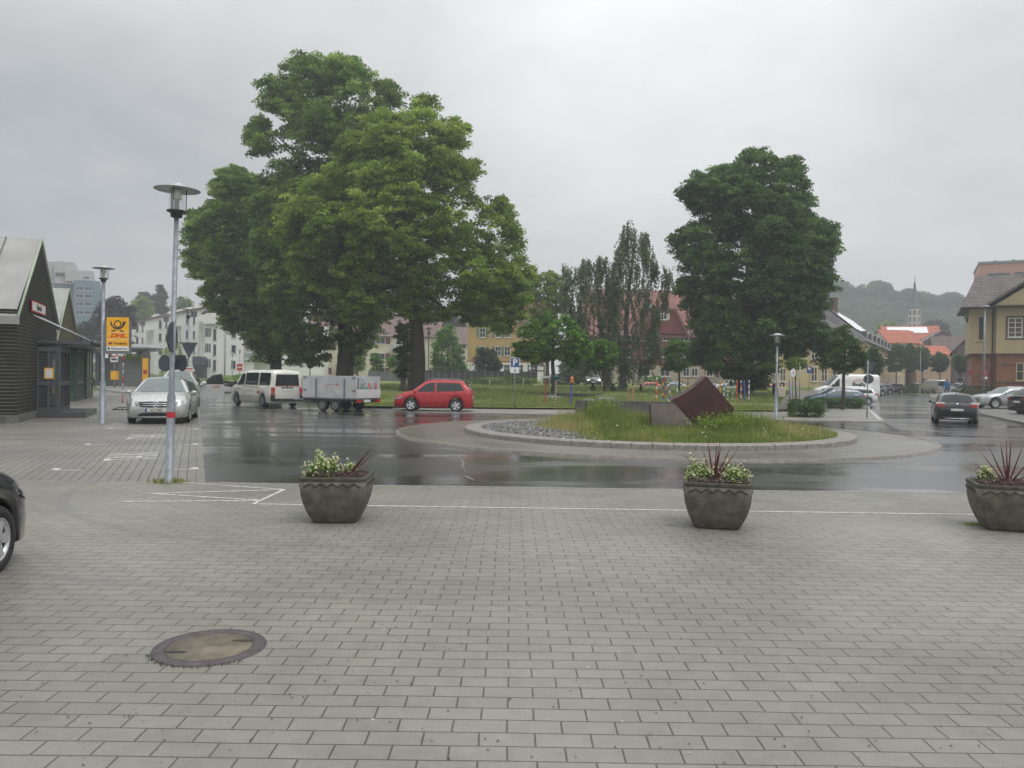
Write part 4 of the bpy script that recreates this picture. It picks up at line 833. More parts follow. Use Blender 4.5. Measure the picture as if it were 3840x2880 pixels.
def wheels(t, bd, m_rim, spokes=5, side_off=0, label=None):
    for x in bd.wx:
        for sd_ in (1, -1):
            mb = MB(); y0 = sd_*(bd.W/2-.012); r_ = bd.wr; mb.M = Matrix.Translation((x, y0, r_)) @ Matrix.Rotation(-sd_*math.pi/2, 4, 'X')
            mb.lathe([(r_*.62, -.19), (r_*.9, -.2), (r_, -.17), (r_, -.03), (r_*.93, 0), (r_*.66, .0), (r_*.64, -.05)], 28, cap=False); w_ = part('wheel', mb, TYRE, t)
            mb = MB(); mb.M = Matrix.Translation((x, y0, r_)) @ Matrix.Rotation(-sd_*math.pi/2, 4, 'X'); mb.k = 0; mb.lathe([(r_*.67, -.03), (r_*.67, -.004), (r_*.60, -.006), (r_*.58, -.05)], 28, cap=False)
            mb.k = 1; mb.lathe([(r_*.64, -.10), (.001, -.10)], 20, cap=False); mb.k = 0
            for i in range(spokes):
                a = 6.2832*i/spokes; c_, s_ = math.cos(a), math.sin(a)
                pts = [(r_*.10, -r_*.12), (r_*.62, -r_*(.17 if spokes == 5 else .07)), (r_*.62, r_*(.17 if spokes == 5 else .07)), (r_*.10, r_*.12)]
                mb.add([(px_*c_-py_*s_, px_*s_+py_*c_, z) for z in (-.04, -.012) for px_, py_ in pts], [(4, 5, 6, 7), (0, 1, 5, 4), (2, 3, 7, 6), (3, 0, 4, 7), (1, 2, 6, 5)])
            mb.lathe([(r_*.16, -.05), (r_*.15, -.005), (.001, -.003)], 14, cap=False); part('rim', mb, [m_rim, TRIM], w_)
def blobpart(name, t, m_, pts, th=.02, axis='x', x=0, sgn=1):   # flat lens on the front/rear face; pts in (y,z)
    mb = MB(); mb.smooth = False; n = len(pts); vs = [(x, y, z) for y, z in pts]+[(x+sgn*th, y*.985+.015*sum(p[0] for p in pts)/n, z) for y, z in pts]
    mb.add(vs, [tuple(range(n)), tuple(reversed(range(n, 2*n)))]+[(i, (i+1) % n, n+(i+1) % n, n+i) for i in range(n)]); return part(name, mb, m_, t)
def mirror(t, bd, x, m_, z=None, sz=(.1, .2, .13)):
    for sd_ in (1, -1):
        z_ = z or interp(x, bd.belt)+.05; mb = MB(); mb.smooth = True; y = sd_*(bd.W/2+.06)
        mb.rings([[(x+sz[0]/2*(q-1)*1.0, y+sd_*sz[1]*.5*math.cos(a)*k_, z_+sz[2]*.5*math.sin(a)*k_) for a in [i*.7854 for i in range(8)]] for q, k_ in ((0, .8), (.4, 1), (1.4, .9), (2, .5))]); mb.tube([(x, sd_*(bd.W/2-.08), z_-.06), (x, y, z_-.02)], .02, 6)
        part('wing_mirror', mb, m_, t)
def chassis(t, bd):
    mb = MB(); mb.box(-bd.L/2+.25, bd.L/2-.25, -bd.W/2+.22, bd.W/2-.22, bd.zb-.02, bd.zb+.32); part('underbody', mb, TRIM, t)
def car(name, label, loc, rz, L=4.3, Wd=1.78, H=1.46, m_=None, kind='hatch', group=None, sc=1, rim=None, gl=None, spokes=5, rails=False, roofm=None):
    t = thing(name, label, 'car' if kind != 'van' else 'van', loc, rz, group, sc); h = L/2; k_ = H/1.46; gl = gl or CG
    if kind == 'hatch':
        top = [(-h, .78*k_), (-h+.03, .95*k_), (-h+.12, 1.0*k_), (-h+.55, 1.34*k_), (-h+.75, 1.41*k_), (-.55, 1.46*k_), (0, 1.46*k_), (.35, 1.41*k_), (h-1.15, .99*k_), (h-.6, .90*k_), (h-.15, .78*k_), (h, .60*k_)]
        belt = [(-h, .80*k_), (-h+.15, .99*k_), (0, .93*k_), (h-1.1, .93*k_), (h, .6*k_)]; ws = (h-1.12, .36); rw_ = (-h+.14, -h+.62)
    elif kind == 'mpv':
        top = [(-h, .8), (-h+.02, 1.0), (-h+.08, 1.08), (-h+.42, H-.09), (-h+.6, H-.03), (-.4, H), (.1, H-.01), (.5, H-.10), (h-.95, 1.06), (h-.45, .94), (h-.1, .80), (h, .62)]
        belt = [(-h, .85), (-h+.1, 1.05), (0, .97), (h-.95, .97), (h, .62)]; ws = (h-.93, .52); rw_ = (-h+.09, -h+.46)
    elif kind == 'saloon':
        top = [(-h, .75), (-h+.05, .98), (-h+.7, 1.02), (-h+1.15, 1.30), (-.55, H), (.1, H), (.45, H-.06), (h-1.35, .97), (h-.6, .88), (h-.1, .74), (h, .58)]
        belt = [(-h, .8), (-h+.7, .98), (0, .93), (h-1.3, .92), (h, .6)]; ws = (h-1.33, .46); rw_ = (-h+.74, -h+1.2)
    elif kind == 'estate':
        top = [(-h, .8), (-h+.02, .98), (-h+.08, 1.05), (-h+.32, H-.10), (-h+.5, H-.04), (-.4, H), (.1, H), (.45, H-.07), (h-1.2, .98), (h-.5, .88), (h-.1, .75), (h, .6)]
        belt = [(-h, .82), (-h+.1, 1.0), (0, .94), (h-1.2, .93), (h, .6)]; ws = (h-1.18, .46); rw_ = (-h+.09, -h+.36)
    bd = Body(L, Wd, top, belt, (h-.86, -h+.80), .315 if H < 1.6 else .325); mb = MB(); bd.build(mb); part('body', mb, m_, t)
    chassis(t, bd); wheels(t, bd, rim or RIM, spokes)
    mb = MB(); bd.topp(mb, ws[0], ws[1], sgn=1); part('windscreen', mb, gl, t)
    mb = MB(); bd.topp(mb, rw_[0], rw_[1], .86, sgn=-1); part('rear_window', mb, gl, t)
    xa = ws[1]-.05; xb = rw_[1]+.05; xm = -.12
    mb = MB(); bd.side(mb, xm+.04, ws[0]-.22, xm+.04, xa-.10); part('side_window', mb, gl, t)
    mb = MB(); bd.side(mb, rw_[0]+.32 if kind != 'saloon' else xb-.1, xm-.04, xb+.12, xm-.04); part('side_window', mb, gl, t)
    for sd_ in (1, -1):
        w_ = Wd/2
        blobpart('headlight', t, HL, [(sd_*w_*.42, .62*k_), (sd_*w_*.72, .60*k_), (sd_*w_*.80, .70*k_), (sd_*w_*.76, .76*k_), (sd_*w_*.5, .69*k_)], .03, x=h-.16, sgn=1) if False else None
        mb = MB(); mb.smooth = True; bd.side(mb, h-.42, h-.07, h-.38, h-.12, 3.9, 4.95, .012, 4, (sd_,)); part('headlight', mb, HL, t)
        mb = MB(); mb.smooth = True; bd.side(mb, -h+.05, -h+.30, -h+.06, -h+.24, 3.9, 4.98, .012, 3, (sd_,)); tl_ = part('tail_light', mb, TL, t)
        blobpart('tail_lens', tl_, TL, [(sd_*w_*.55, .80*k_), (sd_*w_*.84, .78*k_), (sd_*w_*.84, .90*k_), (sd_*w_*.55, .88*k_)][::sd_], .02, x=-h-.0, sgn=-1)
        if rails: mb = MB(); mb.tube([(rw_[1]+.05, sd_*(w_-.26), H-.03), (rw_[1]+.25, sd_*(w_-.27), H+.05), (ws[1]-.35, sd_*(w_-.27), H+.05), (ws[1]-.1, sd_*(w_-.26), H-.04)], .018, 6); part('roof_rail', mb, rails, t)
    blobpart('number_plate', t, PLATE, [(-.26, .62*k_), (.26, .62*k_), (.26, .73*k_), (-.26, .73*k_)], .012, x=-h-.002, sgn=-1)
    blobpart('number_plate', t, PLATE, [(-.26, .40*k_), (.26, .40*k_), (.26, .51*k_), (-.26, .51*k_)], .012, x=h-.002, sgn=1)
    blobpart('grille', t, TRIM, [(-.42, .60*k_-.04), (.42, .60*k_-.04), (.48, .60*k_+.0), (-.48, .60*k_+.0)], .012, x=h-.004, sgn=1)
    blobpart('bumper_intake', t, TRIM, [(-.55, .25), (.55, .25), (.5, .36), (-.5, .36)], .012, x=h-.002, sgn=1); blobpart('rear_bumper_trim', t, TRIM, [(-.6, .22), (.6, .22), (.6, .36), (-.6, .36)], .02, x=-h, sgn=-1)
    mirror(t, bd, ws[0]-.12, m_); mb = MB()
    for x in (xm, ):
        for sd_ in (1, -1): mb.add([bd.P(x-.006, v, sd_, .004) for v in (2.2, 4.9)]+[bd.P(x+.006, v, sd_, .004) for v in (4.9, 2.2)], [(0, 1, 2, 3)])
    part('door_seam', mb, TRIM, t); mb = MB()
    for x in (xm+.1, xb+.35):
        for sd_ in (1, -1): p_ = bd.P(x, 4.6, sd_, .02); mb.cbox(p_[0], p_[1], p_[2], .16, .03, .025)
    part('door_handles', mb, m_, t); return t, bd
head = LA+math.pi            # taxis face the camera
def lanepos(px, py): return G(px, py)
# silver hatchback
SIL = paint('silver', (.46, .47, .46), .45); WPT = paint('off_white', (.62, .62, .55), 0)
a_ = G(612, 1590); d_ = a_+LD*2.05; merc, bd = car('parked_car', 'silver taxi hatchback facing the camera behind the nearest lamp post', (d_.x-.02, d_.y, 0), head-R(5), 4.25, 1.86, 1.46, SIL, 'hatch', 'silver taxis waiting in the lane', 1.04, gl=CGL)
for o in list(merc.children):
    if o.name.split('.')[0] in ('grille', 'bumper_intake', 'headlight', 'number_plate') and (o.name.split('.')[0] != 'number_plate' or max(v.co.x for v in o.data.vertices) > 0): bpy.data.objects.remove(o)
h = 4.25/2
bump = MB(); bump.smooth = True; yy_ = [-.84, -.78, -.6, -.35, 0, .35, .6, .78, .84]
def fx(y): return h+.06-.42*abs(y/.93)**3.2
rows_ = [(.20, -.06), (.26, .0), (.42, .03), (.55, .035), (.66, .0), (.74, -.10), (.78, -.20)]
bump.rings([[(fx(y)+dx, y, z) for y in yy_] for z, dx in rows_], cap=False, closed=False); part('front_bumper', bump, SIL, merc)
def facep(name, pts, m_, off=.012):
    mb = MB(); y0, y1 = min(p[0] for p in pts), max(p[0] for p in pts); n = 14; col = []; mb.smooth = True
    for i in range(n+1):
        y = lerp(y0+1e-4, y1-1e-4, i/n); zs = [a[1]+(b_[1]-a[1])*(y-a[0])/(b_[0]-a[0]) for a, b_ in zip(pts, pts[1:]+pts[:1]) if (a[0] > y) != (b_[0] > y)]
        col.append([(fx(y)+interp(z, rows_)+off, y, z) for z in [lerp(min(zs), max(zs), k_/3) for k_ in range(4)]])
    for a, b_ in zip(col, col[1:]):
        for k_ in range(3): mb.add([a[k_], b_[k_], b_[k_+1], a[k_+1]], [(0, 1, 2, 3)])
    o = part(name, mb, m_, merc); return o
gr_ = facep('grille', [(-.46, .55), (-.2, .535), (.2, .535), (.46, .55), (.52, .70), (.2, .72), (-.2, .72), (-.52, .70)], TRIM)
for z in (.59, .65):
    mb = MB(); mb.tube([(fx(y)+interp(z, rows_)+.03, y, z) for y in (-.46, -.2, 0, .2, .46)], .012, 6); part('grille_bar', mb, CHR, gr_)
mb = MB(); X_ = fx(0)+.05; mb.tube([(X_, .095*math.cos(a), .625+.095*math.sin(a)) for a in [i*.3307 for i in range(20)]], .010, 6, cap=False)
for a in (90, 210, 330): mb.tube([(X_, 0, .625), (X_, .09*math.cos(R(a)), .625+.09*math.sin(R(a)))], [.014, .004], 6)
part('star_emblem', mb, CHR, gr_)
for s_ in (-1, 1):
    facep('headlight', [(s_*.50, .60), (s_*.60, .585), (s_*.75, .62), (s_*.80, .72), (s_*.78, .765), (s_*.66, .74), (s_*.54, .70)][::s_], HL, .02)
    facep('fog_light', [(s_*.60, .33), (s_*.78, .34), (s_*.76, .43), (s_*.64, .44)][::s_], TRIM, .015)
facep('lower_intake', [(-.56, .25), (0, .235), (.56, .25), (.46, .35), (0, .37), (-.46, .35)], TRIM); mb = MB(); mb.tube([(fx(y)+.035, y, .235) for y in (-.56, -.3, 0, .3, .56)], .012, 6); part('chrome_strip', mb, CHR, merc)
np_ = facep('number_plate', [(-.30, .39), (.30, .39), (.30, .50), (-.30, .50)], PLATE, .03); np2 = facep('blue_band', [(-.30, .39), (-.25, .39), (-.25, .50), (-.30, .50)], BLUE, .034); np2.parent = np_
text('plate_lettering', 'AZ 2783', .10, BLK, np_, (fx(0)+.07, .02, .445), rot=(R(90), 0, R(90)))
# second taxi with open door
a_ = G(668, 1527); d_ = a_+LD*2.1; taxi2, bd = car('parked_car', 'silver taxi estate with its door open, second in the row', (d_.x, d_.y, 0), head, 4.5, 1.8, 1.62, paint('silver_green', (.40, .43, .40), .4), 'estate', 'silver taxis waiting in the lane', 1.1, gl=CGL, rails=CHR)
dr = link('open_door', None, taxi2); bpy.data.objects.remove(dr)
mb = MB(); mb.smooth = False; mb.prism([(0, .32), (1.0, .32), (1.06, .6), (1.04, 1.0), (0, .98)], 0, .07)
od = part('open_door', mb, SIL, taxi2, 'silver driver door swung wide open', loc=(.80, .90, 0), rz=R(100))
od.scale = (1, 1, 1)
mb = MB(); mb.prism([(.22, 1.0), (.05, .98), (.55, 1.42), (.95, 1.48), (1.03, 1.0), (.97, 1.0), (.90, 1.42), (.58, 1.37), (.28, 1.0)], .01, .05); part('window_frame', mb, TRIM, od)
mb = MB(); mb.prism([(.26, 1.0), (.97, 1.0), (.90, 1.42), (.58, 1.37)], .025, .035); part('window', mb, CG, od)
mb = MB(); mb.lathe([(.01, -.08), (.1, -.06), (.13, 0), (.1, .07), (.01, .09)], 12, (.15, -.1, 1.05)); part('wing_mirror', mb, SIL, od)
text('lettering', 'TAXI', .14, RED, od, (.68, -.004, .88), bold=.004)
a_ = G(690, 1478); d_ = a_+LD*1.2; car('parked_car', 'white taxi, third in the row and mostly hidden', (d_.x, d_.y, 0), head, 4.4, 1.78, 1.5, WPT, 'estate', 'silver taxis waiting in the lane', 1.12, gl=CGL)
# minibus
def van(name, label, loc, rz, L, Wd, H, m_, nose_len, ws_x, sc=1, gl=CG, wx=None, wr=.33, low=None, cat='van', tum=.12):
    t = thing(name, label, cat, loc, rz, None, sc); h = L/2; zb_ = 1.08
    top = [(-h, H-.22), (-h+.06, H-.06), (-h+.2, H-.01), (-.5, H), (ws_x[1]-.5, H-.02), (ws_x[1], H-.10), (ws_x[0], 1.18), (h-.25, 1.0), (h-.08, .85), (h, .62)]
    belt = [(-h, 1.12), (0, 1.10), (ws_x[0]-.1, 1.10), (h-.25, .93), (h, .6)]
    bd = Body(L, Wd, top, belt, wx, wr, .3, .06, .22, tum=tum, crown=.03); mb = MB(); bd.build(mb); part('body', mb, m_, t); chassis(t, bd)
    mb = MB(); bd.topp(mb, ws_x[0]-.03, ws_x[1]+.03, .95); part('windscreen', mb, gl, t)
    for sd_ in (1, -1): mb = MB(); mb.smooth = True; bd.side(mb, h-.46, h-.08, h-.42, h-.14, 3.75, 4.9, .012, 4, (sd_,)); part('headlight', mb, HL, t)
    mirror(t, bd, ws_x[0]-.25, TRIM, 1.25, (.1, .18, .26)); return t, bd
va = Vector((XX(1083, 39.9), 39.9, 0)); VH = R(134)
vL = 4.9; vd = Vector((math.cos(VH), math.sin(VH), 0)); vn = Vector((-vd.y, vd.x, 0))
bus, bd = van('minibus', 'cream white minibus towing the grey trailer', (0, 0, 0), VH, vL, 1.9, 1.96, WPT, .9, (1.72, .98), 1.0, CG, (1.5, -1.5), .33, tum=.14)
cpos = va+vd*2.5; bus.location = (cpos.x, cpos.y, 0); bus['category'] = 'minibus'; bus.scale = (.96, .96, .96)
wheels(bus, bd, STEELRIM, 9)
h = vL/2
mb = MB(); bd.side(mb, .62, 1.42, .62, .98, 5.1, 6.85); part('front_side_window', mb, CG, bus)
mb = MB(); bd.side(mb, -.95, .50, -.95, .50, 5.1, 6.85); part('middle_side_window', mb, CG, bus)
mb = MB(); bd.side(mb, -2.28, -1.10, -2.26, -1.10, 5.1, 6.85); part('rear_side_window', mb, CG, bus)
mb = MB(); mb.add([(-h-.012, y, z) for y, z in ((-.68, 1.13), (.68, 1.13), (.62, 1.72), (-.62, 1.72))], [(0, 1, 2, 3)]); part('rear_window', mb, CG, bus)
for s_ in (-1, 1):
    mb = MB(); mb.box(-h-.03, -h+.10, s_*.80-.09, s_*.80+.09, .68, 1.05); tl_ = part('tail_light', mb, TL, bus); mb = MB(); mb.box(-h-.034, -h-.03, s_*.80-.07, s_*.80+.07, .74, .80); part('lens', mb, HL, tl_)
    mb = MB(); mb.box(-h-.025, -h+.2, s_*.82-.12, s_*.82+.10, .35, .66); part('bumper_corner', mb, TRIM, bus)
mb = MB(); mb.box(-h-.05, -h+.02, -.85, .85, .30, .46); part('rear_bumper', mb, TRIM, bus)
mb = MB(); mb.box(-h-.018, -h, -.27, .27, .86, .99); npb = part('number_plate', mb, PLATE, bus); mb = MB(); mb.box(-h-.028, -h, -.32, .32, 1.0, 1.05); part('handle_strip', mb, TRIM, bus)
mb = MB()
for z, a0, a1 in ((1.08, -.68, -.1), (1.09, .12, .66)): mb.box(-h-.006, -h+.01, a0, a1, z, z+.025)
mb.box(-.5, .35, .952, .957, .82, .84); mb.box(-.5, .35, .952, .957, .52, .54); mb.box(.9, 1.3, .952, .957, .9, .93); mb.box(-1.25, -1.45+.5, .95, .957, .72, .82)
part('red_lettering_stripes', mb, RED, bus)
mb = MB(); mb.M = Matrix.Translation((-h-.012, 0, 1.10)) @ Matrix.Rotation(math.pi/2, 4, 'Y'); mb.lathe([(.05, 0), (.05, .01)], 14); part('round_badge', mb, TRIM, bus)
mb = MB()
for x in (.56, -1.02): mb.box(x-.006, x+.006, .944, .953, .4, 1.75)
mb.box(-1.0, .5, .950, .956, 1.02, 1.04); part('door_seams', mb, TRIM, bus)
# trailer
ALU = mat('aluminium_panel', (.56, .57, .57), .42, metal=.15, var=.12, scale=2.5, dirt=.25)
TH = R(153); td = Vector((math.cos(TH), math.sin(TH), 0))
tc_ = Vector((XX(1233, 36.9)+.42, 37.7, 0)); t = thing('trailer', 'grey aluminium two-axle trailer with a high board coupled behind the minibus', 'trailer', (tc_.x, tc_.y, 0), TH)
w_ = .9; l_ = 1.55
mb = MB(); mb.box(-l_, l_, w_-.04, w_, .62, 1.02); mb.box(-l_, l_, w_-.04, w_, 1.025, 1.62); part('side_board', mb, ALU, t)
mb = MB(); mb.box(-l_, l_, -w_, -w_+.04, .62, 1.02); mb.box(-l_, l_, -w_, -w_+.04, 1.025, 1.62); part('side_board', mb, ALU, t)
mb = MB(); mb.box(l_-.0, l_+.04, -w_, w_, .62, 1.62); part('front_board', mb, ALU, t)
mb = MB(); mb.box(-l_-.04, -l_, -w_, w_, .62, 1.02); part('tailboard', mb, ALU, t)
mb = MB(); mb.box(-l_, l_, -w_, w_, .56, .615); part('load_floor', mb, GALV, t)
mb = MB(); 
for x in (-.9, .75): mb.box(x-.04, x+.04, w_+.001, w_+.035, .62, 1.5)
for x, z in ((-l_+.12, 1.54), (l_-.12, 1.54), (-l_+.12, .95), (l_-.12, .95)): mb.box(x-.1, x+.1, w_+.001, w_+.02, z-.035, z+.035)
part('stanchions_and_latches', mb, GALV, t)
mb = MB(); mb.box(-l_, l_, w_-.1, w_-.05, .46, .56); mb.box(-l_, l_, -w_+.05, -w_+.1, .46, .56); mb.box(-l_, -l_+.1, -w_+.05, w_-.05, .40, .56); part('frame', mb, TRIM, t)
mb = MB(); mb.tube([(l_-.2, .5, .5), (l_+1.2, 0, .45)], .04, 6); mb.tube([(l_-.2, -.5, .5), (l_+1.2, 0, .45)], .04, 6); mb.tube([(l_+1.1, 0, .45), (l_+1.45, 0, .45)], .05, 8); part('drawbar', mb, GALV, t)
bt_ = Body(3, 2*w_+.06, [], [], (.38, -.38), .29); wheels(t, bt_, STEELRIM, 9)
for y in (-.72, .72): mb = MB(); mb.box(-l_-.07, -l_, y-.14, y+.14, .42, .54); part('tail_light', mb, TL, t)
mb = MB(); mb.box(-l_-.06, -l_, -.1, .36, .43, .54); part('number_plate', mb, PLATE, t)
mb = MB(); mb.M = Matrix.Translation((0, w_+.003, 0)); mb.box(-.35, .2, 0, .003, 1.22, 1.235); mb.box(-.05, .35, 0, .003, 1.12, 1.13); mb.prism([(-.52, 1.18), (-.38, 1.18), (-.45, 1.30)], 0, .003); mb.box(-.7, -.5, 0, .003, 1.05, 1.06); part('red_print', mb, RED, t)
t2 = thing('tubular_frame', 'bent grey tube frame lying in the open rear of the trailer', 'frame', (tc_.x, tc_.y, 0), TH)
mb = MB(); mb.tube([(-.85, .3, .65), (-.75, .3, 1.45), (-1.0, .3, 1.55), (-1.35, .2, 1.5), (-1.45, .1, 1.3), (-1.0, 0, 1.0), (-.6, -.1, .7)], .025, 8); mb.tube([(-.7, -.3, .65), (-.75, -.3, 1.5), (-.95, -.2, 1.45), (-1.1, -.1, 1.2)], .025, 8); part('tube', mb, GALV, t2)
t2 = thing('tool', 'red and green garden tools piled in the rear of the trailer', 'tools', (tc_.x, tc_.y, 0), TH)
mb = MB(); mb.prism([(-1.5, .66), (-.7, .66), (-.8, 1.0), (-1.2, 1.1), (-1.45, 1.02)], -.3, .5); part('green_sack', mb, [mat('green_sack', (.03, .12, .08), .8)], t2)
mb = MB(); mb.tube([(-1.45, -.4, .8), (-1.2, -.5, 1.3)], .05, 6); mb.tube([(-1.5, -.65, .8), (-1.5, -.65, 1.35)], .035, 6); mb.tube([(-.8, .55, .98), (-1.5, .5, 1.0)], .045, 6); part('red_handles', mb, [mat('red_tool', (.35, .04, .03), .5)], t2)
# red compact MPV
REDP = paint('red', (.36, .004, .012), .1); f_, r_ = G(1532, 1545), G(1720, 1545); cy = 37.6; cx_ = XX(1625, cy)
MC['paint_red'].node_tree.nodes['Principled BSDF'].inputs['Coat Weight'].default_value = .45
golf, bd = car('parked_car', 'red compact car with roof rails driving left past the grass', (cx_, cy+.8, 0), math.pi-R(1), 3.95, 1.76, 1.60, REDP, 'mpv', None, .93, rails=GALV)
# rear window already dark; left foreground car
c = G(4, 2150); cc = Vector((c.x-.60, c.y-1.09, 0)); car('dark_car', 'dark blue car cut off at the left edge of the photo', (cc.x-.05, cc.y-.02, 0), R(97), 3.9, 1.72, 1.5, paint('midnight', (.012, .012, .022), .3), 'hatch', None, .92, rim=RIM, spokes=5)
# black hatchback on the right, seen from behind
c = G(3585, 1592); ang = math.atan2(1, .62)+R(0); t, bd = car('dark_car', 'black hatchback driving away, seen from behind on the wet road', (c.x+1.0, c.y+2.0, 0), R(65), 4.2, 1.84, 1.44, paint('black', (.012, .014, .015), .2), 'hatch', None, .88)
for o in t.children:
    if o.name.startswith('tail_light'):
        for q in o.children: q.scale = (1, 1.0, 1.3); q.location.z = -.22
mb = MB(); mb.tube([(-2.13, y, .26) for y in (-.5, 0, .5)], .02, 6); part('chrome_strip', mb, CHR, t); mb = MB(); mb.M = Matrix.Translation((-2.115, 0, .93)) @ Matrix.Rotation(-math.pi/2, 4, 'Y'); mb.lathe([(.05, 0), (.05, .012)], 12); part('round_badge', mb, CHR, t)
for s_ in (-1, 1): mb = MB(); mb.box(-2.125, -2.06, s_*.72-.20, s_*.72+.16, .93, 1.02); part('reversing_light', mb, [mat('pale_lens', (.75, .7, .68), .2)], t)
mb = MB(); mb.tube([(-1.3, 0, 1.42), (-1.5, 0, 1.66)], .01, 5); part('aerial', mb, TRIM, t)
# silver saloon, right
c = G(3745, 1533, .1); sal, bd = car('silver_saloon', 'silver saloon parked before the brick house at the right edge', (XX(3790, c.y+.9), c.y+.9, .1), R(180), 4.6, 1.75, 1.38, paint('silver_grey', (.32, .34, .34), .4), 'saloon', None, 1.0, gl=CGL, spokes=9)
car('dark_car', 'dark car with a red tail light cut off at the right edge', (XX(3818, 42)+2.0, 42, .06), R(2), 4.2, 1.78, 1.45, paint('black_red', (.015, .012, .012), .2), 'hatch')
# cars in the far street
ca_ = [(3465, 1470-7, 0, 'dark_car', 'dark people carrier facing left, first in the far left row of the street', (3333, 112), R(188), 4.4, 1.5, 'estate', (.012, .013, .016), .85, None),
       ]
car('dark_car', 'black estate car facing the road, first of the cars beyond the low hedge', (XX(3336, 108), 108, 0), R(205), 4.5, 1.8, 1.55, paint('jet', (.012, .013, .016), .2), 'estate', 'cars parked along the far street', .92)
car('parked_car', 'dark green car facing away behind the black estate in the far street', (XX(3438, 128), 128, 0), R(100), 4.2, 1.75, 1.5, paint('deep_green', (.05, .08, .08), .2), 'hatch', 'cars parked along the far street', .95, gl=CGL)
car('parked_car', 'dark grey car seen from behind, left of the silver van in the far street', (XX(3478, 122), 122, 0), R(97), 4.2, 1.8, 1.42, paint('graphite', (.05, .05, .055), .2), 'saloon', 'cars parked along the far street', 1.0)
for px, Y_, rz_, c3, lab in ((3290, 100, 200, (.03, .05, .07), 'dark blue car in the row left of the black estate'), (3258, 92, 200, (.16, .17, .18), 'dark grey car behind the white delivery van')):
    car('parked_car', lab, (XX(px, Y_), Y_, 0), R(rz_), 4.2, 1.75, 1.45, paint(lab[:9].replace(' ', '_'), c3, .2), 'hatch', 'cars parked along the far street', .95)
t, bd = van('silver_van', 'silver van seen from behind, parked at the kerb of the far street', (XX(3537, 106), 106+2.4, .02), R(92), 4.8, 1.85, 1.94, paint('silver_van', (.36, .37, .37), .3), .9, (1.72, .98), 1.0, CG, (1.5, -1.5), .32); wheels(t, bd, STEELRIM, 9)
mb = MB(); mb.box(-2.425, -2.4, -.75, .75, 1.1, 1.72); part('rear_window', mb, CG, t); mb = MB(); mb.box(-2.45, -2.38, -.9, .9, .3, .48); part('rear_bumper', mb, LG, t)
for s_ in (-1, 1): mb = MB(); mb.box(-2.43, -2.38, s_*.83-.06, s_*.83+.06, .65, 1.05); part('tail_light', mb, TL, t)
for px, Y_, lab, c3 in ((3625, 96, 'pale car far down the street behind the standing man', (.45, .46, .45)), (3598, 120, 'white car far down the street beside the silver van', (.55, .55, .55))):
    car('parked_car', lab, (XX(px, Y_), Y_, .1), R(100), 4.2, 1.75, 1.45, paint('pale_'+str(px), c3, .1), 'hatch', 'cars parked along the far street')
# delivery van, white car, blue car beyond the hedge
t, bd = van('delivery_van', 'white panel van with a red roof emblem and black lettering behind the blue car', (XX(3172, 74), 74, -.0), R(182), 5.6, 2.0, 2.28, paint('van_white', (.68, .68, .66), 0), 1.0, (1.95, 1.0), 1.0, CG, (1.75, -1.7), .34, tum=.1); wheels(t, bd, STEELRIM, 9)
mb = MB(); bd.side(mb, 1.0, 1.75, 1.0, 1.30, 5.1, 6.6); part('side_window', mb, CG, t)
y_ = 1.035; o = text('lettering', 'BreFa', .50, BLK, t, (-.75, y_, 1.30), rot=(R(90), 0, R(180)), bold=.02)
mb = MB(); mb.M = Matrix.Identity(4)
for a0, a1 in (((-.15, 1.55), (-.8, 1.9)), ((-.8, 1.9), (-1.6, 1.45))): mb.tube([(a0[0], y_-.01, a0[1]), (a1[0], y_-.01, a1[1])], .025, 6)
part('roof_emblem', mb, [mat('orange_print', (.5, .12, .03), .5)], t)
t, bd = car('parked_car', 'white estate car with a dark red roof edge between the van and the blue car', (XX(3178, 57), 57, 0), R(180), 4.5, 1.78, 1.50, paint('white_car', (.66, .66, .67), 0), 'estate', 'cars parked behind the low hedges', .83, rails=CHR)
t, bd = car('parked_car', 'light blue car behind the long low hedge', (XX(3128, 52), 52, 0), R(180), 4.3, 1.75, 1.46, paint('light_blue', (.07, .10, .15), .4), 'hatch', 'cars parked behind the low hedges', .84, gl=CGL)
# cars beyond the lawn
for px, c3, lab, Y_ in ((2425, (.5, .05, .03), 'red car roof showing behind the lawn in front of the red house', 92), (2518, (.25, .4, .5), 'pale blue car roof behind the lawn, right of the red one', 93), (2868, (.75, .16, .02), 'orange car roof behind the lawn right of the big chestnut', 90), (2742, (.5, .5, .52), 'silver car behind the coloured poles under the chestnut', 82), (2660, (.45, .45, .45), 'light grey car half hidden behind the steel sculpture', 86)):
    car('parked_car', lab, (XX(px, Y_), Y_, LZ(Y_)-.72 if px != 2742 else LZ(Y_)-.25), R(180+random.uniform(-6, 6)), 4.2, 1.75, 1.45, paint('far_'+str(px), c3, .1), 'hatch', 'cars parked beyond the lawn', .8)
t, bd = car('parked_car', 'dark car with lit headlights under the birches', (XX(2220, 88), 88, LZ(88)), R(-90), 4.2, 1.75, 1.45, paint('far_dark', (.03, .035, .04), .1), 'hatch', 'cars parked beyond the lawn')
LIT = emis('lit_headlamp', (1, .95, .8), 4)
for s_ in (-1, 1): mb = MB(); mb.lathe([(.001, -.10), (.1, -.06), (.13, 0), (.1, .06), (.001, .10)], 10, (2.06, s_*.56, .66)); part('lit_headlight', mb, LIT, t)
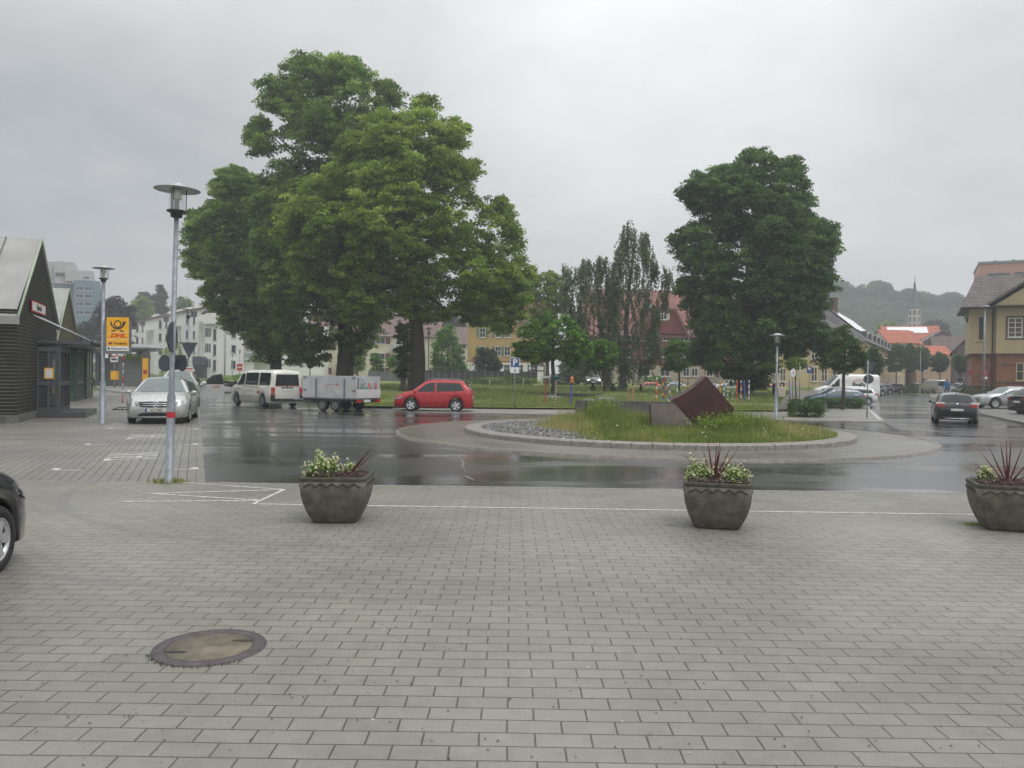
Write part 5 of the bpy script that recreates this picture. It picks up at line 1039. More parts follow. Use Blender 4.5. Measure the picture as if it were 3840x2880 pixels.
# city bus
BY_ = 84; t = thing('city_bus', 'white and green bus standing behind the station glass walls', 'bus', (XX(335, BY_)-1.25, BY_, 0), R(110)); 
mb = MB(); mb.box(0, 11, -1.2, 1.2, .35, 2.95); part('body', mb, paint('bus_white', (.62, .64, .6), 0), t)
mb = MB(); mb.box(-.01, 0, -1.1, 1.1, 1.5, 2.7); mb.box(.2, 10.8, -1.21, -1.2, 1.45, 2.55); mb.box(.2, 10.8, 1.2, 1.21, 1.45, 2.55); part('windows', mb, CG, t)
mb = MB(); mb.box(-.012, .002, -1.15, 1.15, .35, .75); part('bumper', mb, TRIM, t); mb = MB(); mb.box(-.013, .0, .4, 1.1, 2.72, 2.88); part('destination_display', mb, [mat('bus_display', (.5, .12, .03), .5)], t)
for x in (1.8, 8.5):
    for s_ in (-1, 1): mb = MB(); mb.M = Matrix.Translation((x, s_*1.2, .48)) @ Matrix.Rotation(math.pi/2, 4, 'X'); mb.lathe([(.001, -.1), (.3, -.1), (.48, -.08), (.48, .08), (.3, .1), (.001, .1)], 18); part('wheel', mb, TYRE, t)
# ================================================================ PEOPLE
SKIN = mat('skin', (.42, .26, .19), .55); HAIR = mat('dark_hair', (.03, .022, .018), .7)
def person(label, loc, rz, jacket, trousers, pose='stand', hold=None, sc=1, hair=HAIR):
    t = thing('person', label, 'person', loc, rz, None, sc)
    V = []; E = []; Rr = []
    def v(p, r): V.append(Vector(p)); Rr.append(r); return len(V)-1
    def ch(i, pts):
        for p, r in pts: j = v(p, r); E.append((i, j)); i = j
        return i
    st = .34 if pose == 'walk' else .06; hip = v((0, 0, .93), .13)
    ch(hip, [((.02, .10, .88), .10), ((st*.55, .10, .48), .065), ((st*.8-.02, .10, .12), .045), ((st*.8+.12, .10, .05), .04)])
    ch(hip, [((-.01, -.10, .88), .10), ((-st*.25, -.10, .48), .065), ((-st*1.0, -.10, .14), .045), ((-st*1.0+.12, -.10, .05), .04)])
    ch_ = ch(hip, [((.0, 0, 1.10), .13), ((.01, 0, 1.33), .155)]); nk = ch(ch_, [((.01, 0, 1.48), .062), ((.03, 0, 1.58), .075), ((.035, 0, 1.68), .088)]); ch(nk, [((.03, 0, 1.735), .06)]); v_n = len(V)
    ns = ch(nk, [((.115, 0, 1.655), .018)])
    for s_ in (1, -1):
        sh = v((.0, s_*.19, 1.42), .065); E.append((ch_, sh)); sw_ = (.22 if s_ > 0 else -.2) if pose == 'walk' else .04
        if hold and s_ > 0: el = ch(sh, [((.05, s_*.26, 1.16), .048), ((.26, s_*.2, 1.25), .036)]); hd = ch(el, [((.30, s_*.2, 1.29), .034)]); dv = Vector((0, 0, 1)); hp = V[hd]
        else: el = ch(sh, [((sw_*.3, s_*.26, 1.14), .048), ((sw_+.05, s_*.25, .90), .034)]); hd = ch(el, [((sw_+.06, s_*.25, .83), .036)]); hp = V[hd]; dv = Vector((.15, 0, -1)).normalized()
        for k_ in range(4): a = hp+dv*.03+Vector((.03-.02*k_, 0, 0)); ch(hd, [(a, .010), (a+dv*(.045+.008*(k_ in (1, 2)))+Vector((.004, -s_*.012, 0)), .008)])
        ch(hd, [(hp+Vector((.04, -s_*.005, .0)), .011), (hp+Vector((.055, -s_*.01, 0))+dv*.03, .009)])
    me = bpy.data.meshes.new('body'); me.from_pydata([tuple(p) for p in V], E, []); o = bpy.data.objects.new('body', me); C.objects.link(o)
    sk = o.modifiers.new('skin', 'SKIN'); 
    for i, q in enumerate(me.skin_vertices[0].data): q.radius = (Rr[i], Rr[i]); q.use_root = (i == 0)
    o.modifiers.new('sub', 'SUBSURF').render_levels = 1; o.modifiers['sub'].levels = 1
    dg = bpy.context.evaluated_depsgraph_get(); m2 = bpy.data.meshes.new_from_object(o.evaluated_get(dg)); bpy.data.objects.remove(o)
    m2.materials.clear(); [m2.materials.append(q) for q in (SKIN, jacket, trousers, BLK)]
    for f in m2.polygons:
        z = f.center.z; y = abs(f.center.y); x = f.center.x; f.use_smooth = True
        f.material_index = 3 if z < .10 else (1 if (z > .88 and z < 1.50 and not (y > .2 and z < .90)) or (.9 < z < 1.5 and y < .2) else (2 if z < .9 and y < .215 else 0))
        if hold and x > .22 and z > 1.2: f.material_index = 0
    link('body', m2, t); mb = MB(); mb.lathe([(.001, 1.80), (.06, 1.785), (.095, 1.73), (.10, 1.67), (.085, 1.62)], 14, (.015, 0, 0), cap=False); part('hair', mb, hair, t)
    for s_ in (-1, 1): mb = MB(); mb.lathe([(.001, -.008), (.009, 0), (.001, .008)], 8, (.112, s_*.032, 1.685)); part('eye', mb, BLK, t)
    return t
JY = mat('jacket_olive_yellow', (.28, .27, .10), .8); JD = mat('jacket_dark', (.03, .03, .035), .8); JB = mat('jacket_blue', (.03, .16, .42), .7); JG = mat('jacket_grey', (.10, .10, .11), .8); JO = mat('jacket_olive', (.08, .08, .05), .8)
TD = mat('trousers_dark', (.025, .025, .03), .85); TJ = mat('trousers_denim', (.05, .07, .12), .85)
person('person in a yellowish jacket and dark trousers striding past the front of the bus', (XX(347, 86), 86, .0), R(5), JY, TD, 'walk', sc=1.0)
person('person in dark clothes standing at the left kerb of the far street', (XX(3421, 105), 105, 0), R(-70), JD, TD, 'stand')
person('person in a bright blue jacket behind the black hatchback', (XX(3551, 86), 86, .1), R(80), JB, TJ, 'walk', sc=1.05)
person('person in dark grey clothes walking on the pavement right of the blue jacket', (XX(3618, 86), 86, .1), R(-100), JG, TD, 'walk', sc=1.02)
pt = taxi2.location; person('driver in an olive jacket standing behind the open taxi door', (XX(729, 41), 41, 0), R(-80), JO, TD, 'stand')
# ================================================================ STATION (left)
SLAT = bpy.data.materials.new('dark_slats'); SLAT.use_nodes = True; b = NB(SLAT.node_tree); p = SLAT.node_tree.nodes['Principled BSDF']
oc = b.n('ShaderNodeTexCoord').outputs['Object']; sz_ = b.n('ShaderNodeSeparateXYZ', i0=oc); fr_ = b.m('FRACT', b.m('DIVIDE', sz_.outputs[2], .115))
slat_highlight = b.rng(fr_, .78, .9); col = b.mix(slat_highlight, (.018, .017, .015), (.20, .19, .17)); b.put(p.inputs['Base Color'], b.mix(b.m('MULTIPLY', b.rng(b.noise(oc, 1.2, 5), .4, .7), .5), col, (.012, .012, .011))); p.inputs['Roughness'].default_value = .6  # edge highlight and dark gap of each slat are painted into the colour
bn = b.n('ShaderNodeBump', Strength=.9, Distance=.03, Height=fr_); b.put(p.inputs['Normal'], bn.outputs[0])
ZINC = mat('zinc_roof', (.27, .265, .26), .5, metal=.1, var=.15, scale=.8, coat=.2); FASC = mat('roof_edge', (.30, .36, .26), .5); CONB = mat('base_concrete', (.13, .13, .12), .9, var=.4, bump=.4); GFR = mat('grey_frame', (.10, .105, .11), .45, metal=.3, var=.15)
GGR = glass('green_glass', (.10, .22, .14), .1, .75); VGL = glass('vestibule_glass', (.14, .16, .16), .04, .22)
A_ = G(42, 1594); A_.z = 0
def station(name, label, u0, u1, depth, eave, apex, gable_m, loc):
    """local x = along the lane, y = outwards to the road"""
    t = thing(name, label, 'station building', loc, LA); L_ = u1-u0
    mb = MB(); mb.box(u0, u1, -depth, 0, .28, eave)
    mb.add([(u0, 0, eave), (u1, 0, eave), ((u0+u1)/2, 0, apex), (u0, -depth, eave), (u1, -depth, eave), ((u0+u1)/2, -depth, apex)], [(0, 1, 2)[::-1], (3, 5, 4)[::-1]]); part('wall', mb, gable_m, t)
    mb = MB(); mb.box(u0-.03, u1+.03, -depth, .03, -.05, .275); part('base', mb, CONB, t)
    mb = MB(); um = (u0+u1)/2
    for s_ in (-1, 1):
        e = um+s_*(L_/2+.16); q = [(e, eave-.28), (um, apex+.12), (um, apex+.02), (e-s_*.06, eave-.28)]
        mb.add([(x, y, z) for y in (.05, -depth) for x, z in q], [(0, 1, 2, 3), (7, 6, 5, 4), (0, 4, 5, 1), (1, 5, 6, 2), (2, 6, 7, 3), (3, 7, 4, 0)])
    rf = part('roof', mb, ZINC, t); mb = MB()
    for k_ in range(1, 6):
        y = -k_*1.05; e = um-(L_/2+.22); mb.tube([(e-.02, y, eave-.28), (um-.02, y, apex+.14)], .018, 4)
    part('standing_seams', mb, GFR, rf)
    mb = MB()
    for s_ in (-1, 1): e = um+s_*(L_/2+.22); mb.tube([(e, .06, eave-.28), (um, .06, apex+.13)], .045, 6)
    part('verge_trim', mb, FASC, t); mb = MB(); e = um-(L_/2+.25); mb.box(e-.08, e, -depth, .12, eave-.5, eave-.24); part('fascia', mb, ZINC, t); return t
MB.dM = Matrix.Diagonal((1, -1, 1, 1))
st1 = station('station_building', 'dark slatted station building with a steep pale metal roof at the left edge', .75, 8.5, 9, 3.65, 6.35, SLAT, A_)
t = st1; mb = MB(); mb.box(.2, .0, -9, 0, 0, 0); 
mb = MB(); mb.k = 0; mb.box(2.7, 5.3, .06, .09, 3.72, 4.12); mb.k = 1; mb.box(2.75, 5.25, .091, .095, 3.77, 4.07); nb = part('name_board', mb, [RED, WHT], t)
text('lettering', 'Bahnhof', .30, BLK, nb, (4.0, -.10, 3.92), rot=(R(90), 0, 0))
# vestibule with canopy, ties, platform
def bay(u0, u1, w, h_, glass_m, nu=3, nv=3, z0=.22, label='glass_bay'):
    mb = MB(); 
    xs = [u0+(u1-u0)*i/nu for i in range(nu+1)]; ys_ = [w*i/nv for i in range(nv+1)]
    for x in xs: mb.box(x-.05, x+.05, w-.08, w+.02, z0, h_)
    for y in ys_[:-1]:
        for x in (u0, u1): mb.box(x-.05, x+.05, y-.04, y+.04, z0, h_)
    for z in (z0+.06, z0+1.02, h_-.08): mb.box(u0-.045, u1+.045, w-.07, w+.015, z-.08, z+.08); mb.box(u0-.045, u0+.045, 0, w-.08, z-.08, z+.08); mb.box(u1-.045, u1+.045, 0, w-.08, z-.08, z+.08)
    fo = part('glass_bay_frame', mb, GFR, t); mb = MB(); mb.box(u0, u1, w-.035, w-.025, z0, h_); mb.box(u0-.005, u0+.005, .04, w-.08, z0, h_); mb.box(u1-.005, u1+.005, .04, w-.08, z0, h_); part('pane', mb, glass_m, fo); return fo
bay(4.3, 6.6, .72, 2.55, VGL, 3, 2)
mb = MB(); mb.box(4.3, 9.2, 0, 1.8, 2.68, 2.80); mb.tube([(4.3, 1.8, 2.74), (9.2, 1.8, 2.74)], .10, 8); part('canopy', mb, GFR, t)
mb = MB()
for u in (3.2, 3.9, 4.6): mb.tube([(u, .05, 3.62), (u+2.4, 1.6, 2.82)], .02, 6)
part('canopy_ties', mb, LG, t)
mb = MB(); mb.box(3.9, 7.4, .03, 1.6, 0, .20); part('entrance_step', mb, mat('dark_step', (.07, .07, .075), .6, var=.2, coat=.4), t)
mb = MB(); mb.k = 0; mb.box(4.235, 4.25, .22, .52, 1.4, 1.8); mb.k = 1; mb.box(4.228, 4.234, .26, .48, 1.44, 1.76); part('notice', mb, [YEL, WHT], t)
mb = MB(); mb.k = 0; mb.box(6.9, 7.6, .05, .08, 1.0, 2.1); mb.k = 1; mb.box(6.9, 7.6, .05, .08, .8, .98); part('poster', mb, [WHT, YEL], t)
mb = MB(); mb.box(8.9, 9.02, 1.6, 1.72, 0, 2.7); part('canopy_posts', mb, GFR, t)
t = st2 = station('station_building', 'second steep-roofed gable behind the dark station building, ochre gable end', 20.3, 28.2, 9, 3.6, 6.35, mat('ochre_boards', (.10, .085, .04), .7, var=.3), A_-LN*1.7)
bay(21.2, 23.4, .9, 2.9, GGR, 3, 2, .0); bay(25.4, 28.0, .9, 2.9, GGR, 2, 2, .0)
mb = MB(); mb.box(17, 34, 0, 1.3, 2.95, 3.07); mb.tube([(17, 1.3, 3.0), (34, 1.3, 3.0)], .13, 8); mb.tube([(17, 0, 3.0), (17, 1.3, 3.0)], .1, 8); part('canopy', mb, GFR, t)
# bus stop shelter
MB.dM = Matrix.Identity(4)
SY_ = 82; t = thing('bus_shelter', 'low bus shelter with a flat grey lens-shaped roof on dark block walls', 'shelter', (XX(440, SY_), SY_, .1))
zr = ZZ(440, 1305, SY_)-.1
def XL(px): return XX(px, SY_)-XX(440, SY_)
mb = MB(); mb.smooth = True; zt0 = zr
prof = [(XL(190), .05), (XL(200), .22), (XL(330), .30), (XL(500), .42), (XL(560), .40), (XL(585), .30), (XL(598), .14), (XL(603), .02)]
mb.rings([[(x, 1.4*math.cos(a)*min(1, r_*4+.2), zr+r_*math.sin(a)) for a in [i*.5236 for i in range(12)]] for x, r_ in prof]); part('roof', mb, [mat('shelter_roof', (.25, .25, .26), .4, metal=.3, coat=.3)], t)
BLOCK = mat('glass_block_wall', (.15, .15, .148), .5, var=.2, scale=8, bump=.6, bscale=20)
mb = MB(); mb.box(XL(455), XL(536), -.6, .9, 0, ZZ(500, 1338, SY_)-.1); mb.box(XL(345), XL(425), 1.0, 1.3, 0, ZZ(400, 1342, SY_)-.1); part('block_wall', mb, BLOCK, t)
mb = MB()
for px in (360, 475, 520): mb.box(XL(px)-.2, XL(px)+.2, .2, .6, 0, zr-.1)
part('columns', mb, GFR, t)
t = thing('phone_column', 'narrow yellow column standing at the right end of the bus shelter', 'column', (XX(547, 80), 80, .1)); mb = MB(); mb.box(-.30, .28, -.15, .15, .2, ZZ(547, 1347, 80)); part('yellow_panel', mb, YEL, t); mb = MB(); mb.box(-.33, .31, -.1, .2, 0, ZZ(547, 1318, 80)-.1); part('frame', mb, GFR, t)
mb = MB(); mb.box(-.2, .18, -.17, -.151, 1.3, 1.7); part('red_label', mb, RED, t)
t = thing('planting_trough', 'bushy plants trailing over the block wall of the bus shelter', 'plants', (XX(500, 81), 81, ZZ(500, 1338, 81))); P = rng.normal(size=(900, 3))*np.array([.8, .3, .15]); link('foliage', npmesh('foliage', leafquads(P, .14), 4, G7, rng.uniform(0, .7, 900)), t)
# ================================================================ BUILDINGS
WG = glass('window_glass', (.022, .026, .032), .1); WF = mat('window_frame_white', (.62, .62, .6), .5); WCACHE = {}
def window(t, x, y, z, w, h_, rz=0, frame=WF, panes=2, shut=None, rows_=1, sill=True, gl=WG):
    key = (round(w, 2), round(h_, 2), frame.name, panes, rows_, gl.name)
    if key not in WCACHE:
        mb = MB(); f = .07
        mb.box(-w/2, w/2, -.06, .0, 0, f); mb.box(-w/2, w/2, -.06, 0, h_-f, h_); mb.box(-w/2, -w/2+f, -.058, 0, f, h_-f); mb.box(w/2-f, w/2, -.058, 0, f, h_-f)
        for i in range(1, panes): xx_ = -w/2+w*i/panes; mb.box(xx_-f/2, xx_+f/2, -.055, 0, f, h_-f)
        for i in range(1, rows_+1):
            if i < rows_: zz2 = h_*i/rows_; mb.box(-w/2+f, w/2-f, -.053, 0, zz2-.03, zz2+.03)
        if sill: mb.box(-w/2-.08, w/2+.08, -.14, 0, -.09, -.003)
        g = MB(); g.box(-w/2+f, w/2-f, -.025, -.015, f, h_-f); WCACHE[key] = (mb.mesh('window', frame), g.mesh('pane', gl))
    a, g = WCACHE[key]; o = link('window', a, t, loc=(x, y, z), rz=rz); link('pane', g, o)
    if shut:
        k2 = (round(h_, 2), shut.name, round(w, 2))
        if k2 not in WCACHE: mb = MB(); mb.box(-w*.24, w*.24, -.05, -.005, 0, h_); WCACHE[k2] = mb.mesh('shutter', shut)
        for s_ in (-1, 1):
            ox = s_*(w*.76+.03); link('shutter', WCACHE[k2], t, loc=(x+ox*math.cos(rz), y+ox*math.sin(rz), z), rz=rz)
    return o
def house(name, label, cat, px, Y, zb, rz, w, d, H, roofh, wall_m, roof_m, ridge='x', ov=.4, roof='gable', lower=None, wing=True):
    """local: front wall on y=0 facing -y, x centred"""
    t = thing(name, label, cat, (XX(px, Y), Y, zb), rz)
    mb = MB(); mb.box(-w/2, w/2, 0, d, -1.2, H)
    if roof == 'gable':
        if ridge == 'x': mb.add([(s_*w/2, y, z) for s_ in (-1, 1) for y, z in ((0, H), (d, H), (d/2, H+roofh))], [(0, 1, 2), (3, 5, 4)])
        else: mb.add([(x, y, z) for y in (0, d) for x, z in ((-w/2, H), (w/2, H), (0, H+roofh))], [(0, 1, 2), (3, 5, 4)])
    part('wall', mb, wall_m, t)
    mb = MB(); th = .18
    if roof == 'gable':
        if ridge == 'x':
            sl = roofh/(d/2); 
            for y0, s_ in ((0, 1), (d, -1)):
                e = y0-s_*ov; q = [(e, H-ov*sl), (d/2, H+roofh), (d/2, H+roofh+th), (e, H-ov*sl+th)]
                mb.add([(x, y, z) for x in (-w/2-ov, w/2+ov) for y, z in q], [(0, 1, 2, 3), (7, 6, 5, 4), (0, 4, 5, 1), (1, 5, 6, 2), (2, 6, 7, 3), (3, 7, 4, 0)])
        else:
            sl = roofh/(w/2)
            for x0, s_ in ((-w/2, 1), (w/2, -1)):
                e = x0-s_*ov; q = [(e, H-ov*sl), (0, H+roofh), (0, H+roofh+th), (e, H-ov*sl+th)]
                mb.add([(x, y, z) for y in (-ov, d+ov) for x, z in q], [(0, 1, 2, 3), (7, 6, 5, 4), (0, 4, 5, 1), (1, 5, 6, 2), (2, 6, 7, 3), (3, 7, 4, 0)])
    elif roof == 'hip':
        a = [(-w/2-ov, -ov, H), (w/2+ov, -ov, H), (w/2+ov, d+ov, H), (-w/2-ov, d+ov, H)]; r_ = min(w, d)/2*.8
        if w >= d: rr_ = [(-w/2+r_, d/2, H+roofh), (w/2-r_, d/2, H+roofh)]; mb.add(a+rr_, [(0, 1, 5, 4), (1, 2, 5), (2, 3, 4, 5), (3, 0, 4), (3, 2, 1, 0)])
        else: rr_ = [(0, r_, H+roofh), (0, d-r_, H+roofh)]; mb.add(a+rr_, [(0, 1, 4), (1, 2, 5, 4), (2, 3, 5), (3, 0, 4, 5), (3, 2, 1, 0)])
    rf = part('roof', mb, roof_m, t)
    if lower: mb = MB(); mb.box(-w/2-.02, w/2+.02, -.02, d+.02, -1.2, lower[0]); part('ground_floor_wall', mb, lower[1], t)
    return t, rf
def chimney(rf, x, y, z0, z1, m_=None, w=.5): mb = MB(); mb.box(x-w/2, x+w/2, y-w/2, y+w/2, z0, z1); mb.box(x-w/2-.05, x+w/2+.05, y-w/2-.05, y+w/2+.05, z1+.002, z1+.1); part('chimney', mb, m_ or CHM, rf)
def gutter(t, w, H, ov=.4): mb = MB(); mb.tube([(-w/2-ov, -ov-.05, H-.15), (w/2+ov, -ov-.05, H-.15)], .07, 6); part('gutter', mb, GALV, t)
CHM = mat('chimney_brick', (.12, .07, .055), .8, var=.3)
CREAM = mat('cream_render', (.60, .555, .42), .85, var=.06, scale=.6, dirt=.12); WREND = mat('white_render', (.78, .765, .72), .85, var=.06, scale=.5, dirt=.12); OCH = mat('ochre_render', (.47, .32, .12), .85, var=.08, scale=.7, dirt=.15)
BRT = tilemat('brown_tiles', (.20, .125, .11)); RDT = tilemat('red_tiles', (.26, .07, .05)); ORT = tilemat('orange_tiles', (.50, .13, .06)); GRT = tilemat('grey_slates', (.125, .12, .125), .25, .3); SHUT = mat('maroon_shutter', (.13, .02, .03), .6); SHG = mat('green_shutter', (.12, .17, .10), .6)
# --- cream house with maroon shutters
Y = 146; zb = .9
t, rf = house('cream_house', 'cream house with brown tiles and maroon shutters seen between the big trunks', 'house', 1395, Y, zb, R(0), 24, 10, ZZ(1450, 1258, Y)-zb, 4.2, CREAM, BRT); gutter(t, 24, ZZ(1450, 1258, Y)-zb)
ox = XX(1395, Y)
for px in (1207, 1300, 1425, 1545):
    for py0, py1, sc_ in ((1290, 1266, 1), (1348, 1324, 1), (1402, 1381, 1)): window(t, XX(px, Y)-ox, 0, ZZ(px, py0, Y)-zb, 1.75, 1.15, shut=SHUT)
mb = MB(); x0 = XX(1466, Y)-ox; mb.box(x0, x0+3.2, -1.1, 0, ZZ(1480, 1316, Y)-zb, ZZ(1480, 1293, Y)-zb); part('balcony', mb, LG, t)
window(t, XX(1494, Y)-ox, 0, ZZ(1494, 1292, Y)-zb, .9, 1.3, panes=1); mb = MB(); mb.box(-6.5, -2.5, -1.3, 0, ZZ(1230, 1372, Y)-zb, ZZ(1230, 1368, Y)-zb); part('awning', mb, [mat('teal_awning', (.05, .25, .24), .7)], t)
mb = MB(); q = rf; mb.add([(x, y, z) for x, y, z in ((4.6, 1.6, 0), (5.3, 1.6, 0), (5.3, 2.3, 0), (4.6, 2.3, 0))], [(0, 1, 2, 3)]); mb.v = [(x, y, ZZ(1450, 1258, Y)-zb+y*4.2/5+.24) for x, y, z in mb.v]; part('skylight', mb, HL, rf)
# --- small pale house behind
Y = 170; zb = .9; t, rf = house('pale_house', 'small pale yellow house with a mauve-brown roof left of the ochre house', 'house', 1715, Y, zb, 0, 8, 9, ZZ(1715, 1288, Y)-zb, 3.6, CREAM, tilemat('mauve_tiles', (.20, .13, .125))); ox = XX(1715, Y)
for py in (1308, 1350): window(t, XX(1733, Y)-ox, 0, ZZ(1733, py, Y)-zb, 1.35, .9)
# --- ochre house
Y = 132; zb = .85; ox = XX(1905, Y); Hh = ZZ(1800, 1203, Y)-zb; t, rf = house('ochre_house', 'ochre yellow house with green shutters over a white ground floor', 'house', 1905, Y, zb, 0, 13.5, 11, Hh, 4.0, OCH, RDT, lower=(ZZ(1800, 1358, Y)-zb, WREND)); gutter(t, 13.5, Hh)
mb = MB(); mb.box(-6.8, 6.8, -.06, .02, ZZ(1800, 1358, Y)-zb, ZZ(1800, 1353, Y)-zb); part('red_band', mb, mat('terracotta_band', (.28, .08, .05), .8), t)
for px in (1807, 1866, 1901, 1960, 2020):
    for py0, py1 in ((1265, 1228), (1334, 1298)): window(t, XX(px, Y)-ox, 0, ZZ(px, py0, Y)-zb, .95, 1.55, shut=SHG if px not in (1901,) else None, rows_=2)
for px in (1865, 1900, 1950, 2000): window(t, XX(px, Y)-ox, -.02, ZZ(px, 1395, Y)-zb, 1.0, 1.25, rows_=2)
mb = MB(); mb.prism([(1.5, Hh), (6.3, Hh), (3.9, Hh+3.2)], -.5, 4); part('gable', mb, mat('tan_boarding', (.30, .21, .12), .8, var=.2), t); mb = MB(); mb.tube([(-6.2, -.08, -.5), (-6.2, -.08, Hh)], .06, 6); part('downpipe', mb, OCH, t)
# --- red shingled house
Y = 112; zb = .85; ox = XX(2480, Y); REDS = tilemat('red_shingles', (.23, .045, .035), .25, .2); BEI = mat('beige_render', (.43, .365, .29), .85, var=.08, scale=.7, dirt=.1)
Hh = ZZ(2480, 1255, Y)-zb; t, rf = house('red_house', 'large red shingled house with a steep red roof behind the birches', 'house', 2480, Y, zb, 0, 21, 13, Hh, ZZ(2480, 1075, Y)-ZZ(2480, 1255, Y), REDS, tilemat('faded_red_tiles', (.27, .105, .085)), lower=(ZZ(2480, 1372, Y)-zb, BEI)); 
mb = MB(); gz0 = ZZ(2480, 1252, Y)-zb; gz1 = ZZ(2480, 1165, Y)-zb
mb.prism([(-2.8, gz0), (3.2, gz0), (1.5, gz1), (-1.2, gz1)], -.5, 6); part('gable_front', mb, REDS, t)
mb = MB(); mb.prism([(-3.3, gz0-.3), (-3.0, gz0-.3), (-1.2, gz1+.1), (1.5, gz1+.1), (3.4, gz0-.3), (3.7, gz0-.3), (1.75, gz1+.35), (-1.45, gz1+.35)], -.8, 6); part('gable_verge', mb, tilemat('faded_red_tiles', (.27, .105, .085)), t)
for px, py in ((2497, 1278), (2413, 1278), (2563, 1279), (2595, 1279), (2310, 1278), (2350, 1278)): window(t, XX(px, Y)-ox, 0, ZZ(px, py, Y)-zb, 1.15, 1.25, rows_=2)
window(t, XX(2482, Y)-ox, -.5, ZZ(2482, 1200, Y)-zb, .8, .9, shut=mat('cream_shutter', (.55, .52, .4), .7))
for px, py in ((2497, 1340), (2430, 1340), (2563, 1340), (2360, 1340)): window(t, XX(px, Y)-ox, 0, ZZ(px, py, Y)-zb, 1.1, 1.2, rows_=2)
for px in (2418, 2493, 2572, 2604, 2340, 2660): window(t, XX(px, Y)-ox, -.02, ZZ(px, 1411, Y)-zb, 1.35 if px < 2550 else .9, 1.15)
mb = MB()
for px, py in ((2508, 1132), (2455, 1140)): x = XX(px, Y)-ox; sl = (ZZ(2480, 1075, Y)-ZZ(2480, 1255, Y))/6.5; z = ZZ(px, py, Y)-zb; yy2 = (z-Hh)/sl; mb.add([(x-.3, yy2-.4, z-.4*sl+.24), (x+.3, yy2-.4, z-.4*sl+.24), (x+.3, yy2+.1, z+.1*sl+.24), (x-.3, yy2+.1, z+.1*sl+.24)], [(0, 1, 2, 3)])
part('skylights', mb, HL, rf)
# --- yellow corner building
YELR = mat('pale_yellow_render', (.56, .44, .24), .85, var=.07, scale=.5, dirt=.1); Y = 97; zb = .45
Hh = ZZ(3000, 1278, Y)-zb
t, rf = house('yellow_house', 'long pale yellow corner building with a grey slate roof and shop windows', 'house', 3045, Y, zb, 0, 12.5, 12, Hh, 4.3, YELR, GRT, roof='hip'); ox = XX(3045, Y)
for px, py, w__, h__ in ((3052, 1430, .75, 1.75), (3090, 1430, .75, 1.75), (2905, 1430, .7, 1.6), (2935, 1430, .7, 1.6), (3135, 1430, 1.0, 1.2)): window(t, XX(px, Y)-ox, 0, ZZ(px, py, Y)-zb, w__, h__, rows_=2, gl=glass('shop_glass', (.10, .06, .05), .1))
for px in (2905, 2950, 3000, 3052, 3100, 3145): window(t, XX(px, Y)-ox, 0, ZZ(px, 1345, Y)-zb, .85, 1.35, rows_=2)
mb = MB()
for py in (1363, 1330, 1282): z = ZZ(3000, py, Y)-zb; mb.box(-6.32, 6.32, -.07, .01, z, z+.09)
part('cornice_bands', mb, BEI, t)
chimney(rf, 2.1, 4.5, Hh+2.5, Hh+5.6, w=.9); chimney(rf, .4, 5, Hh+3.4, Hh+5.0)
mb = MB(); x = XX(3113, Y)-ox; mb.box(x-1.1, x+1.1, .2, 2.6, Hh+.1, Hh+1.6); part('dormer', mb, mat('dormer_maroon', (.10, .05, .05), .7), t); window(t, x, .2, Hh+.35, 1.6, 1.0)
# street wing running away from the corner
sd0 = Vector((XX(3240, Y), Y)); sd1 = Vector((XX(3402, 175), 175)); vL_ = (sd1-sd0); wl = vL_.length; wa = math.atan2(vL_.y, vL_.x); mid = (sd0+sd1)/2
t = thing('street_wing', 'yellow street wing with a slate roof, solar panels and dormers along the far street', 'house', (mid.x, mid.y, zb), wa)
mb = MB(); mb.box(-wl/2, wl/2, 0, 11, -1.2, Hh); part('wall', mb, YELR, t)
mb = MB(); ov = .4; mb.add([(-wl/2-.4, -ov, Hh), (wl/2+.4, -ov, Hh), (wl/2+.4, 11.4, Hh), (-wl/2-.4, 11.4, Hh), (-wl/2+4, 5.5, Hh+4.9), (wl/2-.2, 5.5, Hh+4.9)], [(0, 1, 5, 4), (1, 2, 5), (2, 3, 4, 5), (3, 0, 4), (3, 2, 1, 0)]); rf = part('roof', mb, GRT, t)
mb = MB(); sl = 4.9/5.9
def rp(x, f): y = -ov+f*5.9; return (x, y-.15, Hh+f*4.9+.15)
mb.add([rp(-wl/2+5, .35), rp(-wl/2+34, .35), rp(-wl/2+34, .98), rp(-wl/2+5, .98)], [(0, 1, 2, 3)]); part('solar_panels', mb, [mat('solar_sky_sheen', (.80, .82, .84), .5, metal=.2)], rf)  # whitish base colour paints the reflected sky onto the panels
n = 26
for i in range(n):
    x = -wl/2+2+(wl-4)*i/(n-1)
    for z in (.7, 3.7): window(t, x, 0, z, .95, 1.6, rows_=2)
mb = MB()
for z in (3.05, 5.6): mb.box(-wl/2, wl/2, -.08, .01, z, z+.14)
part('cornice_bands', mb, BEI, t)
for i in range(8): x = -wl/2+8+i*6.5; mb = MB(); mb.box(x-.9, x+.9, .5, 3.2, Hh+.3, Hh+1.7); dm = part('dormer', mb, GRT, t); window(t, x, .5, Hh+.45, 1.1, 1.1)
chimney(rf, -wl/2+7, 4.5, Hh+3, Hh+6, w=.9)
